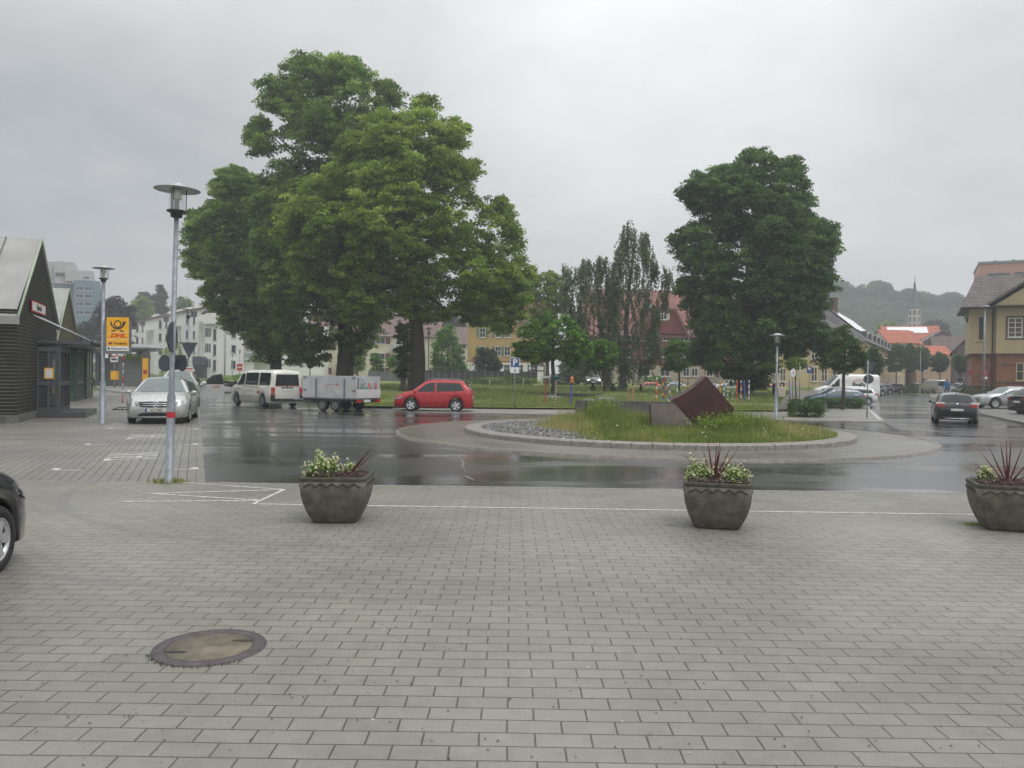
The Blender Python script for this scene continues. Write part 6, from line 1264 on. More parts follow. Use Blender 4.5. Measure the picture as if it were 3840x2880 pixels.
# --- gabled houses of the old town behind
def oldtown(name, label, px, py_eave, py_ridge, Y, w, rz, wall_m, roof_m, ridge='x', d=9, wins=True, zb=0, panel=False):
    H0 = ZZ(px, py_eave, Y)-zb; rh = ZZ(px, py_ridge, Y)-ZZ(px, py_eave, Y); t, rf = house(name, label, 'house', px, Y, zb, rz, w, d, H0, rh, wall_m, roof_m, ridge)
    if wins:
        nn = max(2, int(w/2.6))
        for i in range(nn):
            x = -w/2+w*(i+.5)/nn
            for z in [1.0+2.9*k_ for k_ in range(int((H0-1)/2.9))]: window(t, x, 0, z, 1.1, 1.4, rows_=2)
        if ridge == 'y': window(t, 0, 0, H0+rh*.2, 1.1, 1.2)
    if panel: mb = MB(); sl = rh/(d/2); f0, f1 = .35, .85; mb.add([(-w*.42, f0*d/2-.05, H0+f0*rh+.3), (w*.3, f0*d/2-.05, H0+f0*rh+.3), (w*.3, f1*d/2-.05, H0+f1*rh+.3), (-w*.42, f1*d/2-.05, H0+f1*rh+.3)], [(0, 1, 2, 3)]); part('solar_panels', mb, MC['solar_sky_sheen'], rf)
    return t
MAR = mat('maroon_timber', (.13, .04, .05), .8, var=.2); GRE = mat('grey_render', (.33, .31, .28), .85, var=.1); PEA = mat('peach_render', (.50, .33, .22), .85, var=.08)
oldtown('orange_roof_house', 'pale house with a bright orange roof left of the church tower', 3385, 1285, 1236, 185, 7.0, R(4), CREAM, ORT)
oldtown('orange_roof_house', 'narrow house with a short orange roof right of the large orange one', 3433, 1290, 1240, 192, 2.6, R(4), GRE, ORT, wins=False)
oldtown('orange_roof_house', 'house behind with orange ridge and bright solar panels below the church tower', 3420, 1268, 1220, 215, 14, R(-14), GRE, ORT, panel=True)
oldtown('gabled_house', 'brown-roofed house with a white verge and dark maroon gable', 3530, 1285, 1240, 200, 9, R(-18), MAR, tilemat('dusty_tiles', (.19, .125, .12)), 'y', 12)
oldtown('gabled_house', 'peach house with an orange pent roof behind the round street trees', 3500, 1330, 1296, 165, 6.5, R(-10), PEA, ORT)
oldtown('gabled_house', 'brown-roofed timber house at the bend of the far street', 3598, 1318, 1258, 168, 9.5, R(-22), MAR, tilemat('umber_tiles', (.13, .08, .075)), 'x', 11)
oldtown('gabled_house', 'half-timbered house at the end of the street left of the brick house', 3630, 1320, 1262, 128, 4.5, R(-30), mat('timber_frame_wall', (.22, .18, .16), .8, var=.4, scale=2), tilemat('umber_tiles', (.13, .08, .075)), 'y', 9)
oldtown('town_house', 'yellow-orange town house behind the street tree trunks', 3395, 1372, 1345, 180, 5, R(5), mat('orange_render', (.60, .30, .08), .85), GRT)
oldtown('town_house', 'pale town house with a dark shop window at the end of the street', 3470, 1345, 1320, 176, 9, R(3), CREAM, GRT)
# --- church tower
Y = 300; t = thing('church_tower', 'slim pale church tower with a dark needle spire before the wooded hill', 'church tower', (XX(3423, Y), Y, 0)); z0 = ZZ(3423, 1250, Y)-3; z1 = ZZ(3423, 1158, Y); w_ = 2.1
STW = mat('tower_plaster', (.58, .55, .47), .85, var=.1, scale=.5)
mb = MB(); mb.lathe([(w_*1.06, -2), (w_*1.06, z1)], 8); 
for q in range(len(mb.sm)): mb.sm[q] = False
part('shaft', mb, STW, t)
mb = MB()
for py in (1181, 1207): z = ZZ(3423, py, Y); mb.lathe([(w_*1.12, z), (w_*1.12, z+.25)], 8)
part('cornice', mb, mat('cornice_grey', (.2, .2, .2), .8), t)
mb = MB()
for k_ in range(8):
    a = k_*math.pi/4+.39
    for py in (1172, 1197, 1222):
        mb.M = Matrix.Rotation(a, 4, 'Z'); z = ZZ(3423, py, Y); mb.box(w_*.97, w_*1.0, -.4, .4, z-.7, z+.7)
part('sound_windows', mb, [mat('louvre_dark', (.08, .07, .065), .8)], t)
mb = MB(); zs = z1; mb.lathe([(w_*1.2, zs), (w_*1.0, zs+.6), (w_*.55, zs+3.2), (w_*.32, zs+6), (w_*.17, zs+9.5), (.05, ZZ(3423, 1050, Y))], 8); part('spire', mb, [mat('spire_slate', (.05, .065, .08), .5)], t)
mb = MB(); zt = ZZ(3423, 1050, Y); mb.tube([(0, 0, zt-.3), (0, 0, zt+1.6)], .06, 5); mb.lathe([(.01, zt+.1), (.25, zt+.35), (.01, zt+.6)], 8); mb.box(-.4, .4, -.04, .04, zt+1.05, zt+1.15); part('cross', mb, BLK, t)
# --- brick house at the right
Y = 72; zb = .1; BRK = tilemat('orange_brick', (.27, .115, .062), .075, .25); TAN = mat('tan_render', (.46, .37, .215), .85, var=.07, scale=.8, dirt=.12)
px0 = 3735; w = 13; t = thing('brick_house', 'yellow and orange-brick house with a broad overhanging roof at the right edge', 'house', (XX(px0, Y), Y, zb), R(-27))
def UX(px, Y0=72, p0=3735, a=R(-27)):
    k = (px-1920)/F; return (k*Y0-XX(p0, Y0))/(math.cos(a)-k*math.sin(a))
zl = ZZ(px0, 1325, Y)-zb; ze = ZZ(px0, 1148, Y)-zb; SX = -(XX(3735, Y)-XX(3655, Y+2.5))
mb = MB(); mb.box(0, w, 0, 9, -.2, zl); mb.box(-1.9, 0.0, .9, 9, -.2, zl-.004); part('brick_wall', mb, BRK, t)
mb = MB(); mb.box(-.06, w, -.10, 9, zl, ze); mb.box(-2.1, -.06, .7, 9, zl+.003, ze-.003); part('upper_wall', mb, TAN, t)
mb = MB(); mb.box(-.1, w, -.16, 9, zl-.14, zl-.004); mb.box(-2.16, -.1, .64, 9, zl-.136, zl-.003); mb.box(-.03, w, -.05, 0, 1.55, 1.7); mb.box(-.03, w, -.05, 0, 3.2, 3.28); part('string_course', mb, mat('dark_course', (.10, .065, .05), .8), t)
mb = MB(); mb.box(-.04, w, -.06, 9, -.2, .75); mb.box(-1.95, -.04, .85, 9, -.2, .746); part('plinth', mb, mat('grey_plinth', (.22, .21, .2), .8), t)
window(t, UX(3802), -.10, ZZ(3802, 1266, Y)-zb, 1.10, 1.72, rows_=4, frame=WF); mb = MB(); x = UX(3802); mb.box(x-.72, x+.72, -.13, -.1, ZZ(3802, 1266, Y)-zb-.22, ZZ(3802, 1266, Y)-zb+1.9); part('window_surround', mb, mat('brown_surround', (.12, .09, .055), .8), t)
window(t, UX(3836), 0, ZZ(3836, 1427, Y)-zb, 1.1, 1.6, rows_=2, frame=mat('ochre_frame', (.5, .4, .22), .7))
window(t, -1.2, .7, zl+1.2, .5, 2.2, panes=1, frame=TAN)
RT = tilemat('dark_brown_tiles', (.14, .115, .11), .3, .3)
zr_ = ZZ(px0, 1050, Y)-zb; ev = ze-.15; lx = -2.9
mb = MB(); A1 = (lx, -1.0, ev); B1 = (lx, 10, ev); C1 = (lx+1.4, 1.2, ev+2.1); D1 = (lx+1.4, 8, ev+2.1); E1 = (lx+2.6, 3.2, zr_+1.4); F1 = (w, 3.2, zr_+1.4); G1_ = (w, -1.0, ev); mb.add([(-2.9, 0, ev), (-2.9, 9.6, ev), (-1.5, 4.5, zr_+.9), (w, 4.5, zr_+.9), (w, 0, ev), (w, 9.6, ev)], [(0, 2, 1), (0, 4, 3, 2), (1, 2, 3, 5), (0, 1, 5, 4)]); rf = part('roof', mb, RT, t)
mb = MB(); gx = 5.0; hw = 6.2; ga = ev-.1; gp = ga+4.2; 
mb.prism([(gx-hw+.9, ga+.25), (gx+hw-.9, ga+.25), (gx, gp-.35)], -1.0, 3); part('gable_wall', mb, TAN, t)
mb = MB()
for s_ in (-1, 1): mb.prism([(gx+s_*hw, ga), (gx, gp), (gx, gp+.22), (gx+s_*(hw+.15), ga+.12)][::s_], -1.4, 4.5)
part('gable_roof', mb, RT, t)
mb = MB(); mb.box(-.5, w, -1.2, -.05, ev-.02, ev+.12); mb.box(-2.9, -.5, -.5, .7, ev-.02, ev+.12); part('eaves_soffit', mb, mat('dark_timber', (.05, .042, .035), .8), t)
mb = MB(); mb.tube([(-2.3, .5, ev-.1), (-2.3, .5, ev-1.2), (-2.9, -.3, ev-.1)], .06, 6); part('eaves_bracket', mb, MC['dark_timber'], t)
mb = MB(); mb.tube([(-.3, .55, .2), (-.3, .55, ev)], .06, 8); part('downpipe', mb, MC['dark_timber'], t)
t = thing('street_lamp', 'modern flat street lamp standing before the brick house corner', 'street lamp', (XX(3688, 60), 60, .1)); zt = ZZ(3688, 1152, 60)-.1
mb = MB(); mb.lathe([(.08, 0), (.06, zt)], 8); part('pole', mb, GALV, t); mb = MB(); mb.lathe([(.02, zt), (.32, zt+.02), (.3, zt+.1), (.02, zt+.13)], 16); part('lamp_head', mb, LG, t)
# brick office block behind
Y = 112; t = thing('office_block', 'flat-roofed salmon brick block rising behind the brick house', 'building', (XX(3663, Y), Y, 0), R(-27)); zt = ZZ(3663, 991, Y)
mb = MB(); mb.box(0, 22, 0, 12, 0, zt); part('wall', mb, mat('salmon_brick', (.45, .28, .22), .85, var=.12), t)
mb = MB(); mb.box(-.1, 22, -.12, 12, zt, zt+.3); part('roof', mb, GALV, t)
DG = glass('office_glass', (.10, .15, .17), .1)
for px, w__ in ((3737, 2.6), (3832, 2.2)): window(t, UX(px, 112, 3663), 0, ZZ(px, 1051, Y), w__, .8, frame=DKG, gl=DG, panes=2)
for px in (3725, 3795): mb = MB(); x = UX(px, 112, 3663); mb.prism([(x-.4, zt+.3), (x-.1, zt+.6), (x+.5, zt+.35), (x+.5, zt+.3)], 1, 2.5); part('roof_vent', mb, GFR, t)
# --- white stepped flats
SHD = mat('canopy_slate', (.05, .065, .08), .5)
DWF = mat('grey_window_frame', (.20, .21, .22), .5)
def flats(px, Y, label, w, nfl, stair=True):
    zb = interp(Y, [(100, 0), (150, .8), (200, 1)]); t, ox = thing('white_flats', label, 'flats', (XX(px, Y), Y, zb), R(-14), 'stepped white flats'), 0
    s = F/Y; H0 = 13.7
    q = [(-w/2, 0, H0-1.2), (w/2, 0, H0+.9), (w/2, 12, H0+3.6), (-w/2, 12, H0+1.5)]
    mb = MB(); mb.add([(x, y, -1) for x, y, z in q]+q, [(0, 1, 5, 4), (1, 2, 6, 5), (2, 3, 7, 6), (3, 0, 4, 7), (4, 5, 6, 7)]); part('wall', mb, WREND, t)
    mb = MB(); ro = [(-w/2-.5, -.7, H0-1.5), (w/2-.4, -.7, H0+.6), (w/2-.4, 12, H0+3.6), (-w/2-.5, 12, H0+1.3)]; mb.add([(x, y, z+.15) for x, y, z in ro]+[(x, y, z+.4) for x, y, z in ro], [(0, 3, 2, 1), (4, 5, 6, 7), (0, 1, 5, 4), (1, 2, 6, 5), (2, 3, 7, 6), (3, 0, 4, 7)]); part('roof', mb, BRT, t)
    mb = MB(); mb.add([(w/2-.4, -.8, -1), (w/2, -.8, -1), (w/2, 12, -1), (w/2-.4, 12, -1), (w/2-.4, -.8, H0+1.3), (w/2, -.8, H0+1.4), (w/2, 12, H0+4.2), (w/2-.4, 12, H0+4.1)], [(0, 1, 5, 4), (1, 2, 6, 5), (2, 3, 7, 6), (3, 0, 4, 7), (4, 5, 6, 7)]); part('party_wall', mb, WREND, t)
    mb = MB(); mb.box(-w/2-.3, -w*.12, -1.6, -.002, -1, H0-2.3); part('front_bay', mb, WREND, t)
    window(t, -w*.33, -.01, H0-2.1, 1.4, 1.2, panes=2); mb = MB(); x0, x1 = -w*.08, w*.26; mb.box(x0, x1, -1.3, -.01, 10.6, 10.8); mb.box(x0, x1, -1.35, -1.3, 10.6, 11.6); mb.box(x1-.05, x1, -1.3, -.01, 10.8, 11.6); part('balcony', mb, WREND, t)
    for k_ in range(nfl):
        z = 1.6+2.85*k_
        window(t, -w*.36, -1.6, z, .7, 1.7, panes=1, frame=DWF); window(t, -w*.20, -1.6, z, .4, 1.5, panes=1, frame=DWF)
        window(t, w*.10, 0, z, 1.0, 1.4, panes=1, frame=DWF); window(t, w*.36, 0, z, 1.3, 1.3, frame=DWF)
    if stair: 
        mb = MB(); mb.prism([(w*.22, 2.2), (w*.55, 2.2), (w*.55, 3.6), (w*.5, 3.9), (w*.22, 3.9)], -1.8, -.002); part('entrance_canopy', mb, SHD, t)
        mb = MB(); mb.box(w*.27, w*.5, -1.2, -.02, 0, 2.2); part('entrance', mb, CG, t)
    mb = MB(); mb.tube([(-w*.06, -1.75, -.5), (-w*.06, -1.75, 9)], .07, 6); part('downpipe', mb, GALV, t); return t
flats(575, 196, 'farthest of the stepped white flats, beside the yellow column', 9.5, 4)
flats(668, 176, 'middle one of the stepped white flats, behind the nearest lamp post', 9.5, 4)
flats(775, 158, 'right one of the stepped white flats with small triple windows', 9.0, 4)
Y = 140; zb = .65; ox = XX(905, Y); Hh = ZZ(905, 1175, Y)-zb
t = thing('white_flats', 'nearest white flats with a bare end wall and balconies half hidden by the trees', 'flats', (ox, Y, zb), 0, 'stepped white flats')
mb = MB(); x0, x1, x2 = XX(768, Y)-ox, XX(912, Y)-ox, XX(1030, Y)-ox; mb.box(x0, x1, 0, 13, -1, Hh-.0); mb.box(x1, XX(905+42, Y)-ox, .6, 12, -1, Hh-1.8); mb.box(XX(947, Y)-ox, x2+8, 2.2, 12, -1, Hh-2.0); part('wall', mb, WREND, t)
mb = MB(); mb.prism([(x0-.6, Hh-.3), (x0+3.6, Hh+1.9), (x1+.2, Hh+.1), (x1+.2, Hh+.35), (x0+3.6, Hh+2.2), (x0-.6, Hh)], -.4, 13); part('roof', mb, BRT, t)
mb = MB(); mb.box(x0-.02, x0+2.4, -.8, -.002, ZZ(780, 1215, Y)-zb, ZZ(780, 1180, Y)-zb); part('parapet', mb, WREND, t)
for py in (1263, 1320, 1378):
    for px in (771, 778, 786): window(t, XX(px, Y)-ox, 0, ZZ(px, py, Y)-zb, .26, 1.5, panes=1, sill=False, frame=DWF)
    window(t, XX(804, Y)-ox, 0, ZZ(804, py+12, Y)-zb, .5, 1.9, panes=1, frame=DWF); window(t, XX(875, Y)-ox, 0, ZZ(875, py+2, Y)-zb, .75, 1.3, panes=1, frame=DWF)
window(t, XX(843, Y)-ox, 0, ZZ(843, 1200, Y)-zb, .7, 1.0, panes=1)
mb = MB(); mb.tube([(XX(843, Y)-ox, -.08, -.5), (XX(843, Y)-ox, -.08, ZZ(843, 1218, Y)-zb)], .08, 6); part('downpipe', mb, GALV, t)
for py in (1230, 1290, 1345):
    xa, xb = XX(912, Y)-ox, XX(1010, Y)-ox; z = ZZ(950, py, Y)-zb; mb = MB(); mb.box(xa, xb, .0, 2.2, z-.15, z); bl = part('balcony', mb, WREND, t); mb = MB(); mb.box(xa, xb, .02, .05, z+.1, z+1.0); part('railing', mb, [mat('balcony_glass', (.30, .36, .36), .2)], bl)
    window(t, XX(975, Y)-ox, 2.2, z, 3.0, 2.0, panes=3)
t = thing('entrance_porch', 'dark glazed entrance porch in front of the nearest white flats', 'porch', (XX(742, 138), 138, .6)); mb = MB(); mb.prism([(-1.0, 2.3), (1.0, 2.3), (1.0, 3.2), (.6, 3.7), (-1.0, 3.7)], 0, 3); part('roof', mb, SHD, t); mb = MB(); mb.box(-.8, .8, .2, 3, -.6, 2.3); part('glazing', mb, CG, t)
# --- tower block
Y = 235; BLU = mat('blue_render', (.15, .22, .27), .8, var=.06, scale=.2); GRB = mat('grey_panel', (.42, .415, .40), .8, var=.05, scale=.3)
t = thing('tower_block', 'blue and grey tower block of flats behind the station', 'tower block', (XX(270, Y), Y, 0), R(26))
X2 = lambda px: UX(px, 235, 270, R(26))
mb = MB(); mb.box(X2(160), X2(274), 3, 20, 0, ZZ(220, 1065, Y)); mb.box(X2(274), X2(372), 0, 20, 0, ZZ(330, 1050, Y)); part('blue_wall', mb, BLU, t)
mb = MB(); mb.box(X2(158), X2(198), 5, 18, ZZ(180, 1064, Y), ZZ(180, 978, Y)); mb.box(X2(198), X2(276), 2.5, 16, ZZ(240, 1063, Y), ZZ(240, 980, Y)); mb.box(X2(240), X2(346), 1, 15, ZZ(300, 1060, Y), ZZ(300, 1012, Y)); part('roof_storeys', mb, GRB, t)
for py in (1088, 1116, 1146, 1178):
    for px in (207, 296, 328): window(t, X2(px), 3 if px < 274 else 0, ZZ(px, py, Y), 1.9, 1.1)
for px, py in ((257, 1062), (320, 1044)): window(t, X2(px), 1 if px < 274 else .98, ZZ(px, py, Y), 1.6, .8)
mb = MB()
for px in (211, 228): mb.M = Matrix.Translation((X2(px), 2.4, ZZ(px, 1027, Y))) @ Matrix.Rotation(math.pi/2, 4, 'X'); mb.lathe([(.6, 0), (.6, .2)], 14)
part('round_vents', mb, GFR, t)
mb = MB()
for py in (1082, 1110, 1140): mb.box(X2(372), X2(380), 2, 8, ZZ(375, py, Y)-1.0, ZZ(375, py, Y)+.2)
part('balcony', mb, BLU, t)
# ---- retaining wall behind the lawn
Y = 95; CW = mat('dark_concrete_wall', (.075, .075, .08), .85, var=.35, scale=1.2, bump=.4, dirt=.5); CW2 = mat('grey_concrete_wall', (.17, .17, .175), .85, var=.2, scale=1.2, dirt=.3)
x0, x1 = XX(1545, Y), XX(2012, Y); t = thing('concrete_wall', 'long dark concrete garden wall with ribs behind the lawn', 'wall', (x0, Y, LZ(Y))); H_ = ZZ(1780, 1394, Y)-LZ(Y)
mb = MB(); mb.box(0, x1-x0, 0, .25, -.3, H_); part('panels', mb, CW, t); mb = MB(); mb.box(-.05, x1-x0, -.06, .3, H_+.002, H_+.10); part('coping', mb, CW, t)
mb = MB()
for i in range(19): mb.box(i*.78, i*.78+.12, -.07, -.002, -.3, H_)
part('ribs', mb, CW2, t)
t = thing('concrete_wall', 'light grey concrete wall section behind the trailer, left of the ribbed one', 'wall', (XX(1380, Y+2), Y+2, LZ(Y))); mb = MB(); mb.box(0, XX(1545, Y+2)-XX(1380, Y+2), 0, .25, -.3, ZZ(1450, 1393, Y+2)-LZ(Y)); part('panels', mb, CW2, t)
t = thing('timber_frame', 'dark timber gate frame at the right end of the concrete wall', 'gate', (XX(2012, 94), 94, LZ(94))); mb = MB(); xw = XX(2040, 94)-XX(2012, 94)
mb.box(-1.0, xw, 0, .12, 1.5, 1.65); mb.box(-1.0, xw, 0, .12, 2.1, 2.22)
for x in (-1.0, 0, xw): mb.box(x-.07, x+.07, -.01, .13, -.2, 2.3)
part('frame', mb, MC['dark_timber'], t)
# ---- playground things on the lawn
DCON = mat('sandpit_wall', (.065, .065, .062), .85, var=.4, scale=2, dirt=.5); LCON = mat('sandpit_wall_pale', (.085, .085, .082), .85, var=.3, scale=2, dirt=.4)
def curvewall(label, pts, h_, m_, pale=None):
    P_ = [G(px, py, LZ(46)) for px, py in pts]; t = thing('low_wall', label, 'low wall', (P_[0].x, P_[0].y, LZ(46))); mb = MB(); o0 = P_[0]
    for a, c in zip(P_, P_[1:]): d = (c-a).normalized(); n_ = Vector((-d.y, d.x, 0))*.18; mb.slab([tuple((q-o0)[:2]) for q in (a-n_, c-n_, c+n_, a+n_)], -.2, h_)
    part('wall', mb, m_, t); return t
curvewall('long low dark curved wall of the sand pit on the lawn', [(1905, 1486), (1980, 1493), (2100, 1498), (2200, 1500), (2290, 1494)], .42, DCON)
curvewall('low concrete wall nearer the road, pale at its left end', [(2168, 1534), (2200, 1536), (2280, 1537), (2400, 1538), (2530, 1540)], .42, LCON)
STN = mat('dome_stone', (.13, .135, .14), .35, var=.2, scale=3, coat=.5)
for px, py, w_, h_, lab in ((2068, 1502, .85, .36, 'left grey stone dome behind the striped pole'), (2205, 1506, .6, .22, 'smallest grey stone dome, between the two larger ones'), (2270, 1506, .9, .34, 'right grey stone dome beside the low wall')):
    c = G(px, py, LZ(47)); t = thing('stone_dome', lab, 'play stone', c, 0, 'grey stone domes'); mb = MB(); mb.lathe([(w_, -.1), (w_*.97, .05*h_), (w_*.85, .45*h_), (w_*.6, .8*h_), (w_*.3, .97*h_), (.01, h_)], 20, cap=False); part('dome', mb, STN, t)
def spiral(cols, n=12):
    return cols
COLS = {k_: mat('pole_'+k_, tuple(.75*q+.03 for q in v_), .5, var=.1) for k_, v_ in dict(red=(.5, .04, .02), orange=(.65, .2, .02), yellow=(.65, .45, .03), white=(.65, .65, .62), blue=(.04, .09, .35), green=(.03, .25, .08), teal=(.02, .22, .2), wood=(.38, .22, .1), black=(.03, .03, .03)).items()}
def pole(px, py0, py1, cols, label, Y=48, r_=.055, n=12, cap=None, lean=0):
    zb = LZ(Y); t = thing('painted_pole', label, 'painted pole', (XX(px, Y), Y, zb), 0, 'painted wooden poles on the lawn'); z1 = ZZ(px, py0, Y)-zb; t.rotation_euler = (0, lean, 0); mb = MB(); ms = [COLS[c_] for c_ in cols]
    for i in range(n): mb.k = i % len(cols); mb.lathe([(r_, z1*i/n), (r_, z1*(i+1)/n)], 8, cap=(i in (0, n-1)))
    part('pole', mb, ms, t)
    if cap: mb = MB(); mb.lathe([(.04, z1), (.12, z1+.08), (.14, z1+.22), (.05, z1+.3)], 8); part('carved_head', mb, COLS[cap], t)
    return t
for px, y0, cols, lab, ln in ((2681, 1428, ('white', 'blue'), 'leftmost blue and white pole right of the steel sculpture', 0), (2701, 1427, ('orange', 'yellow'), 'orange and yellow pole beside the sculpture', 0), (2715, 1428, ('blue', 'white', 'white'), 'white pole with blue rings, third right of the sculpture', 0), (2729, 1427, ('white', 'green'), 'white pole with thin green rings', 0), (2748, 1427, ('green', 'teal', 'white'), 'mostly green pole under the chestnut', 0), (2764, 1426, ('red', 'red', 'orange'), 'bright red and orange pole under the chestnut', -.02), (2779, 1428, ('yellow', 'red', 'blue', 'white'), 'multicoloured ringed pole under the chestnut', 0), (2793, 1427, ('blue',), 'thick plain blue pole, second from the right', -.03), (2809, 1427, ('white', 'blue', 'white'), 'rightmost white and blue pole of the group', 0)):
    pole(px, y0, 0, cols, lab, lean=ln, r_=.048)
for px, y0, cols, lab, ln, Y_ in ((2461, 1415, ('red', 'orange', 'white'), 'red and white pole with an orange top left of the sculpture', .02, 47), (2486, 1416, ('blue', 'black', 'yellow', 'red'), 'left one of the twin poles with red tops', .0, 50), (2495, 1416, ('blue', 'wood', 'red'), 'right one of the twin poles with red tops', .0, 50), (2509, 1421, ('wood', 'white', 'blue'), 'leaning pole with a blue top left of the sculpture', .05, 47), (2540, 1418, ('white', 'white', 'teal'), 'white pole just left of the small tree before the red house', -.02, 52), (2561, 1425, ('white', 'green', 'orange'), 'green and white ringed pole behind the sculpture top', -.03, 53), (2580, 1416, ('blue', 'yellow', 'red'), 'short blue pole with yellow and red top behind the sculpture', 0, 58)):
    pole(px, y0, 0, cols, lab, lean=ln, Y=Y_, n=9)
t = pole(2046, 1418, 0, ('red',), 'thin dark red pole with a grey box on top near the sand pit', Y=46, r_=.035); mb = MB(); zt = ZZ(2046, 1418, 46)-LZ(46); mb.box(-.25, .25, -.1, .1, zt, zt+.14); part('box', mb, LG, t)
t = pole(2084, 1424, 0, ('white', 'black'), 'thin black and white ringed pole with a teal carved head', Y=45.5, r_=.045, n=24); mb = MB(); zt = ZZ(2084, 1424, 45.5)-LZ(45.5); mb.lathe([(.06, zt), (.17, zt+.05), (.18, zt+.2), (.08, zt+.27)], 10); part('carved_head', mb, [mat('dark_teal', (.01, .06, .07), .5)], t)
t = pole(2140, 1436, 0, ('blue',), 'blue pole topped by a small orange-yellow carved figure', Y=45, r_=.06, lean=.05); mb = MB(); zt = ZZ(2140, 1436, 45)-LZ(45); mb.lathe([(.08, zt), (.13, zt+.08), (.07, zt+.18), (.12, zt+.27), (.05, zt+.36)], 10); mb.tube([(-.05, 0, zt+.16), (.16, 0, zt+.02)], .04, 6); part('carved_figure', mb, COLS['orange'], t)
Y = 43; t = thing('timber_frame', 'small bare timber frame of two posts at the end of the low wall', 'play frame', (XX(2358, Y), Y, .08)); mb = MB(); mb.box(-.06, .0, -.05, .05, -.1, 1.05); mb.box(.18, .30, -.06, .06, -.1, 1.15); part('posts', mb, COLS['wood'], t); mb = MB(); mb.box(-.1, .24, -.062, .062, 1.055, 1.12); part('crossbeam', mb, COLS['wood'], t)
Y = 62; t = thing('picnic_bench', 'weathered dark bench group under the birches', 'bench', (XX(2262, Y), Y, LZ(Y)), R(10)); mb = MB(); mb.box(-1.0, 1.0, -.35, .35, .62, .68); part('table_top', mb, DCON, t)
for s_ in (-1, 1):
    mb = MB(); mb.box(-1.0, 1.0, s_*.75-.13, s_*.75+.13, .38, .43); part('seat', mb, DCON, t); mb = MB(); mb.box(s_*.8-.05, s_*.8+.05, -.7, .7, 0, .38); mb.box(s_*.8-.04, s_*.8+.04, -.3, .3, .38, .62); part('leg', mb, DCON, t)
for px, Y_, py, lab in ((2404, 64, 1442, 'short black bollard on the lawn left of the sculpture'), (2902, 60, 1440, 'short black bollard on the lawn left of the path')):
    t = thing('bollard', lab, 'bollard', (XX(px, Y_), Y_, LZ(Y_)), 0, 'black bollards on the lawn'); mb = MB(); mb.lathe([(.11, -.1), (.11, ZZ(px, py, Y_)-LZ(Y_)), (.08, ZZ(px, py, Y_)-LZ(Y_)+.04)], 12); part('post', mb, BLK, t)
for px, Y_, py, lab in ((1836, 84, 1425, 'small white marker post before the ribbed wall, left one'), (1962, 84, 1422, 'white question-mark shaped marker before the ribbed wall'), (1761, 70, 1444, 'white marker post behind the tail of the red car')):
    t = thing('marker_post', lab, 'marker post', (XX(px, Y_), Y_, LZ(Y_))); mb = MB(); z = ZZ(px, py, Y_)-LZ(Y_); mb.tube([(0, 0, 0), (0, 0, z*.7), (.08, 0, z*.85), (0, 0, z)], .045, 6); part('post', mb, WHT, t)
# ================================================================ TREES
A_poly = [(1060, 240), (1130, 200), (1230, 208), (1330, 200), (1400, 240), (1480, 290), (1530, 350), (1500, 420), (1540, 520), (1560, 700), (1500, 900), (1450, 1150), (1400, 1290), (1350, 1370), (1290, 1300), (1230, 1330), (1160, 1380), (1080, 1340), (1020, 1200), (970, 1000), (950, 800), (965, 660), (1000, 600), (935, 560), (920, 500), (955, 455), (1000, 430), (965, 370), (1000, 300)]
B_poly = [(1590, 355), (1630, 350), (1645, 420), (1740, 465), (1770, 530), (1735, 570), (1805, 610), (1800, 660), (1770, 710), (1860, 735), (1930, 760), (1950, 820), (1975, 890), (1940, 950), (1995, 1000), (1995, 1100), (1965, 1190), (1925, 1215), (1885, 1300), (1845, 1240), (1770, 1200), (1690, 1185), (1600, 1215), (1500, 1190), (1420, 1230), (1330, 1215), (1230, 1130), (1100, 1030), (1040, 900), (1030, 800), (1120, 700), (1230, 640), (1300, 520), (1400, 430), (1500, 400), (1555, 390)]
C_poly = [(820, 640), (890, 625), (960, 660), (1040, 740), (1100, 900), (1120, 1100), (1160, 1250), (1140, 1370), (1060, 1340), (1010, 1380), (960, 1340), (935, 1290), (850, 1230), (790, 1160), (750, 1080), (705, 1020), (690, 930), (705, 830), (740, 770), (805, 740), (800, 690)]
tree('linden_tree', 'tallest linden, rising in the middle of the left tree group', 'tree', 1290, 66, A_poly, 170, 30, 78, G1, .24, .72, 13, 52, .40, thick=.7)
tree('linden_tree', 'broad yellow-green linden in front, its thick trunk right behind the red car', 'tree', 1560, 58, B_poly, 230, 28, 74, G1b, .22, .62, 14, 52, .38, thick=.7, zb=LZ(58))
tree('linden_tree', 'leftmost dark linden of the group, reaching over the white flats', 'tree', 1035, 72, C_poly, 150, 28, 70, G1, .24, .55, 13, 52, .40, thick=.7)
tree('ivy_tree', 'thin crooked trunk wrapped in ivy just left of the thick linden trunk', 'tree', 1508, 56, [(1490, 1220), (1530, 1200), (1545, 1300), (1535, 1400), (1500, 1420), (1485, 1330)], 12, 14, 24, G5, .16, .2, 30, 20, .16, thick=.3, zb=LZ(56))
E_poly = [(2790, 552), (2860, 562), (2900, 590), (2985, 600), (3022, 650), (3042, 740), (3035, 810), (3110, 805), (3142, 880), (3130, 960), (3105, 1020), (3118, 1090), (3090, 1150), (3088, 1230), (3140, 1300), (3120, 1380), (3075, 1370), (3040, 1300), (2990, 1350), (2930, 1310), (2900, 1390), (2870, 1450), (2800, 1480), (2750, 1440), (2660, 1410), (2600, 1350), (2590, 1200), (2530, 1080), (2545, 1000), (2500, 900), (2570, 850), (2600, 800), (2540, 745), (2550, 685), (2620, 645), (2700, 625), (2760, 590)]
tree('chestnut_tree', 'big dark chestnut standing alone behind the steel sculpture', 'tree', 2790, 60, E_poly, 220, 26, 66, G2, .22, .55, 15, 52, .38, thick=.75)
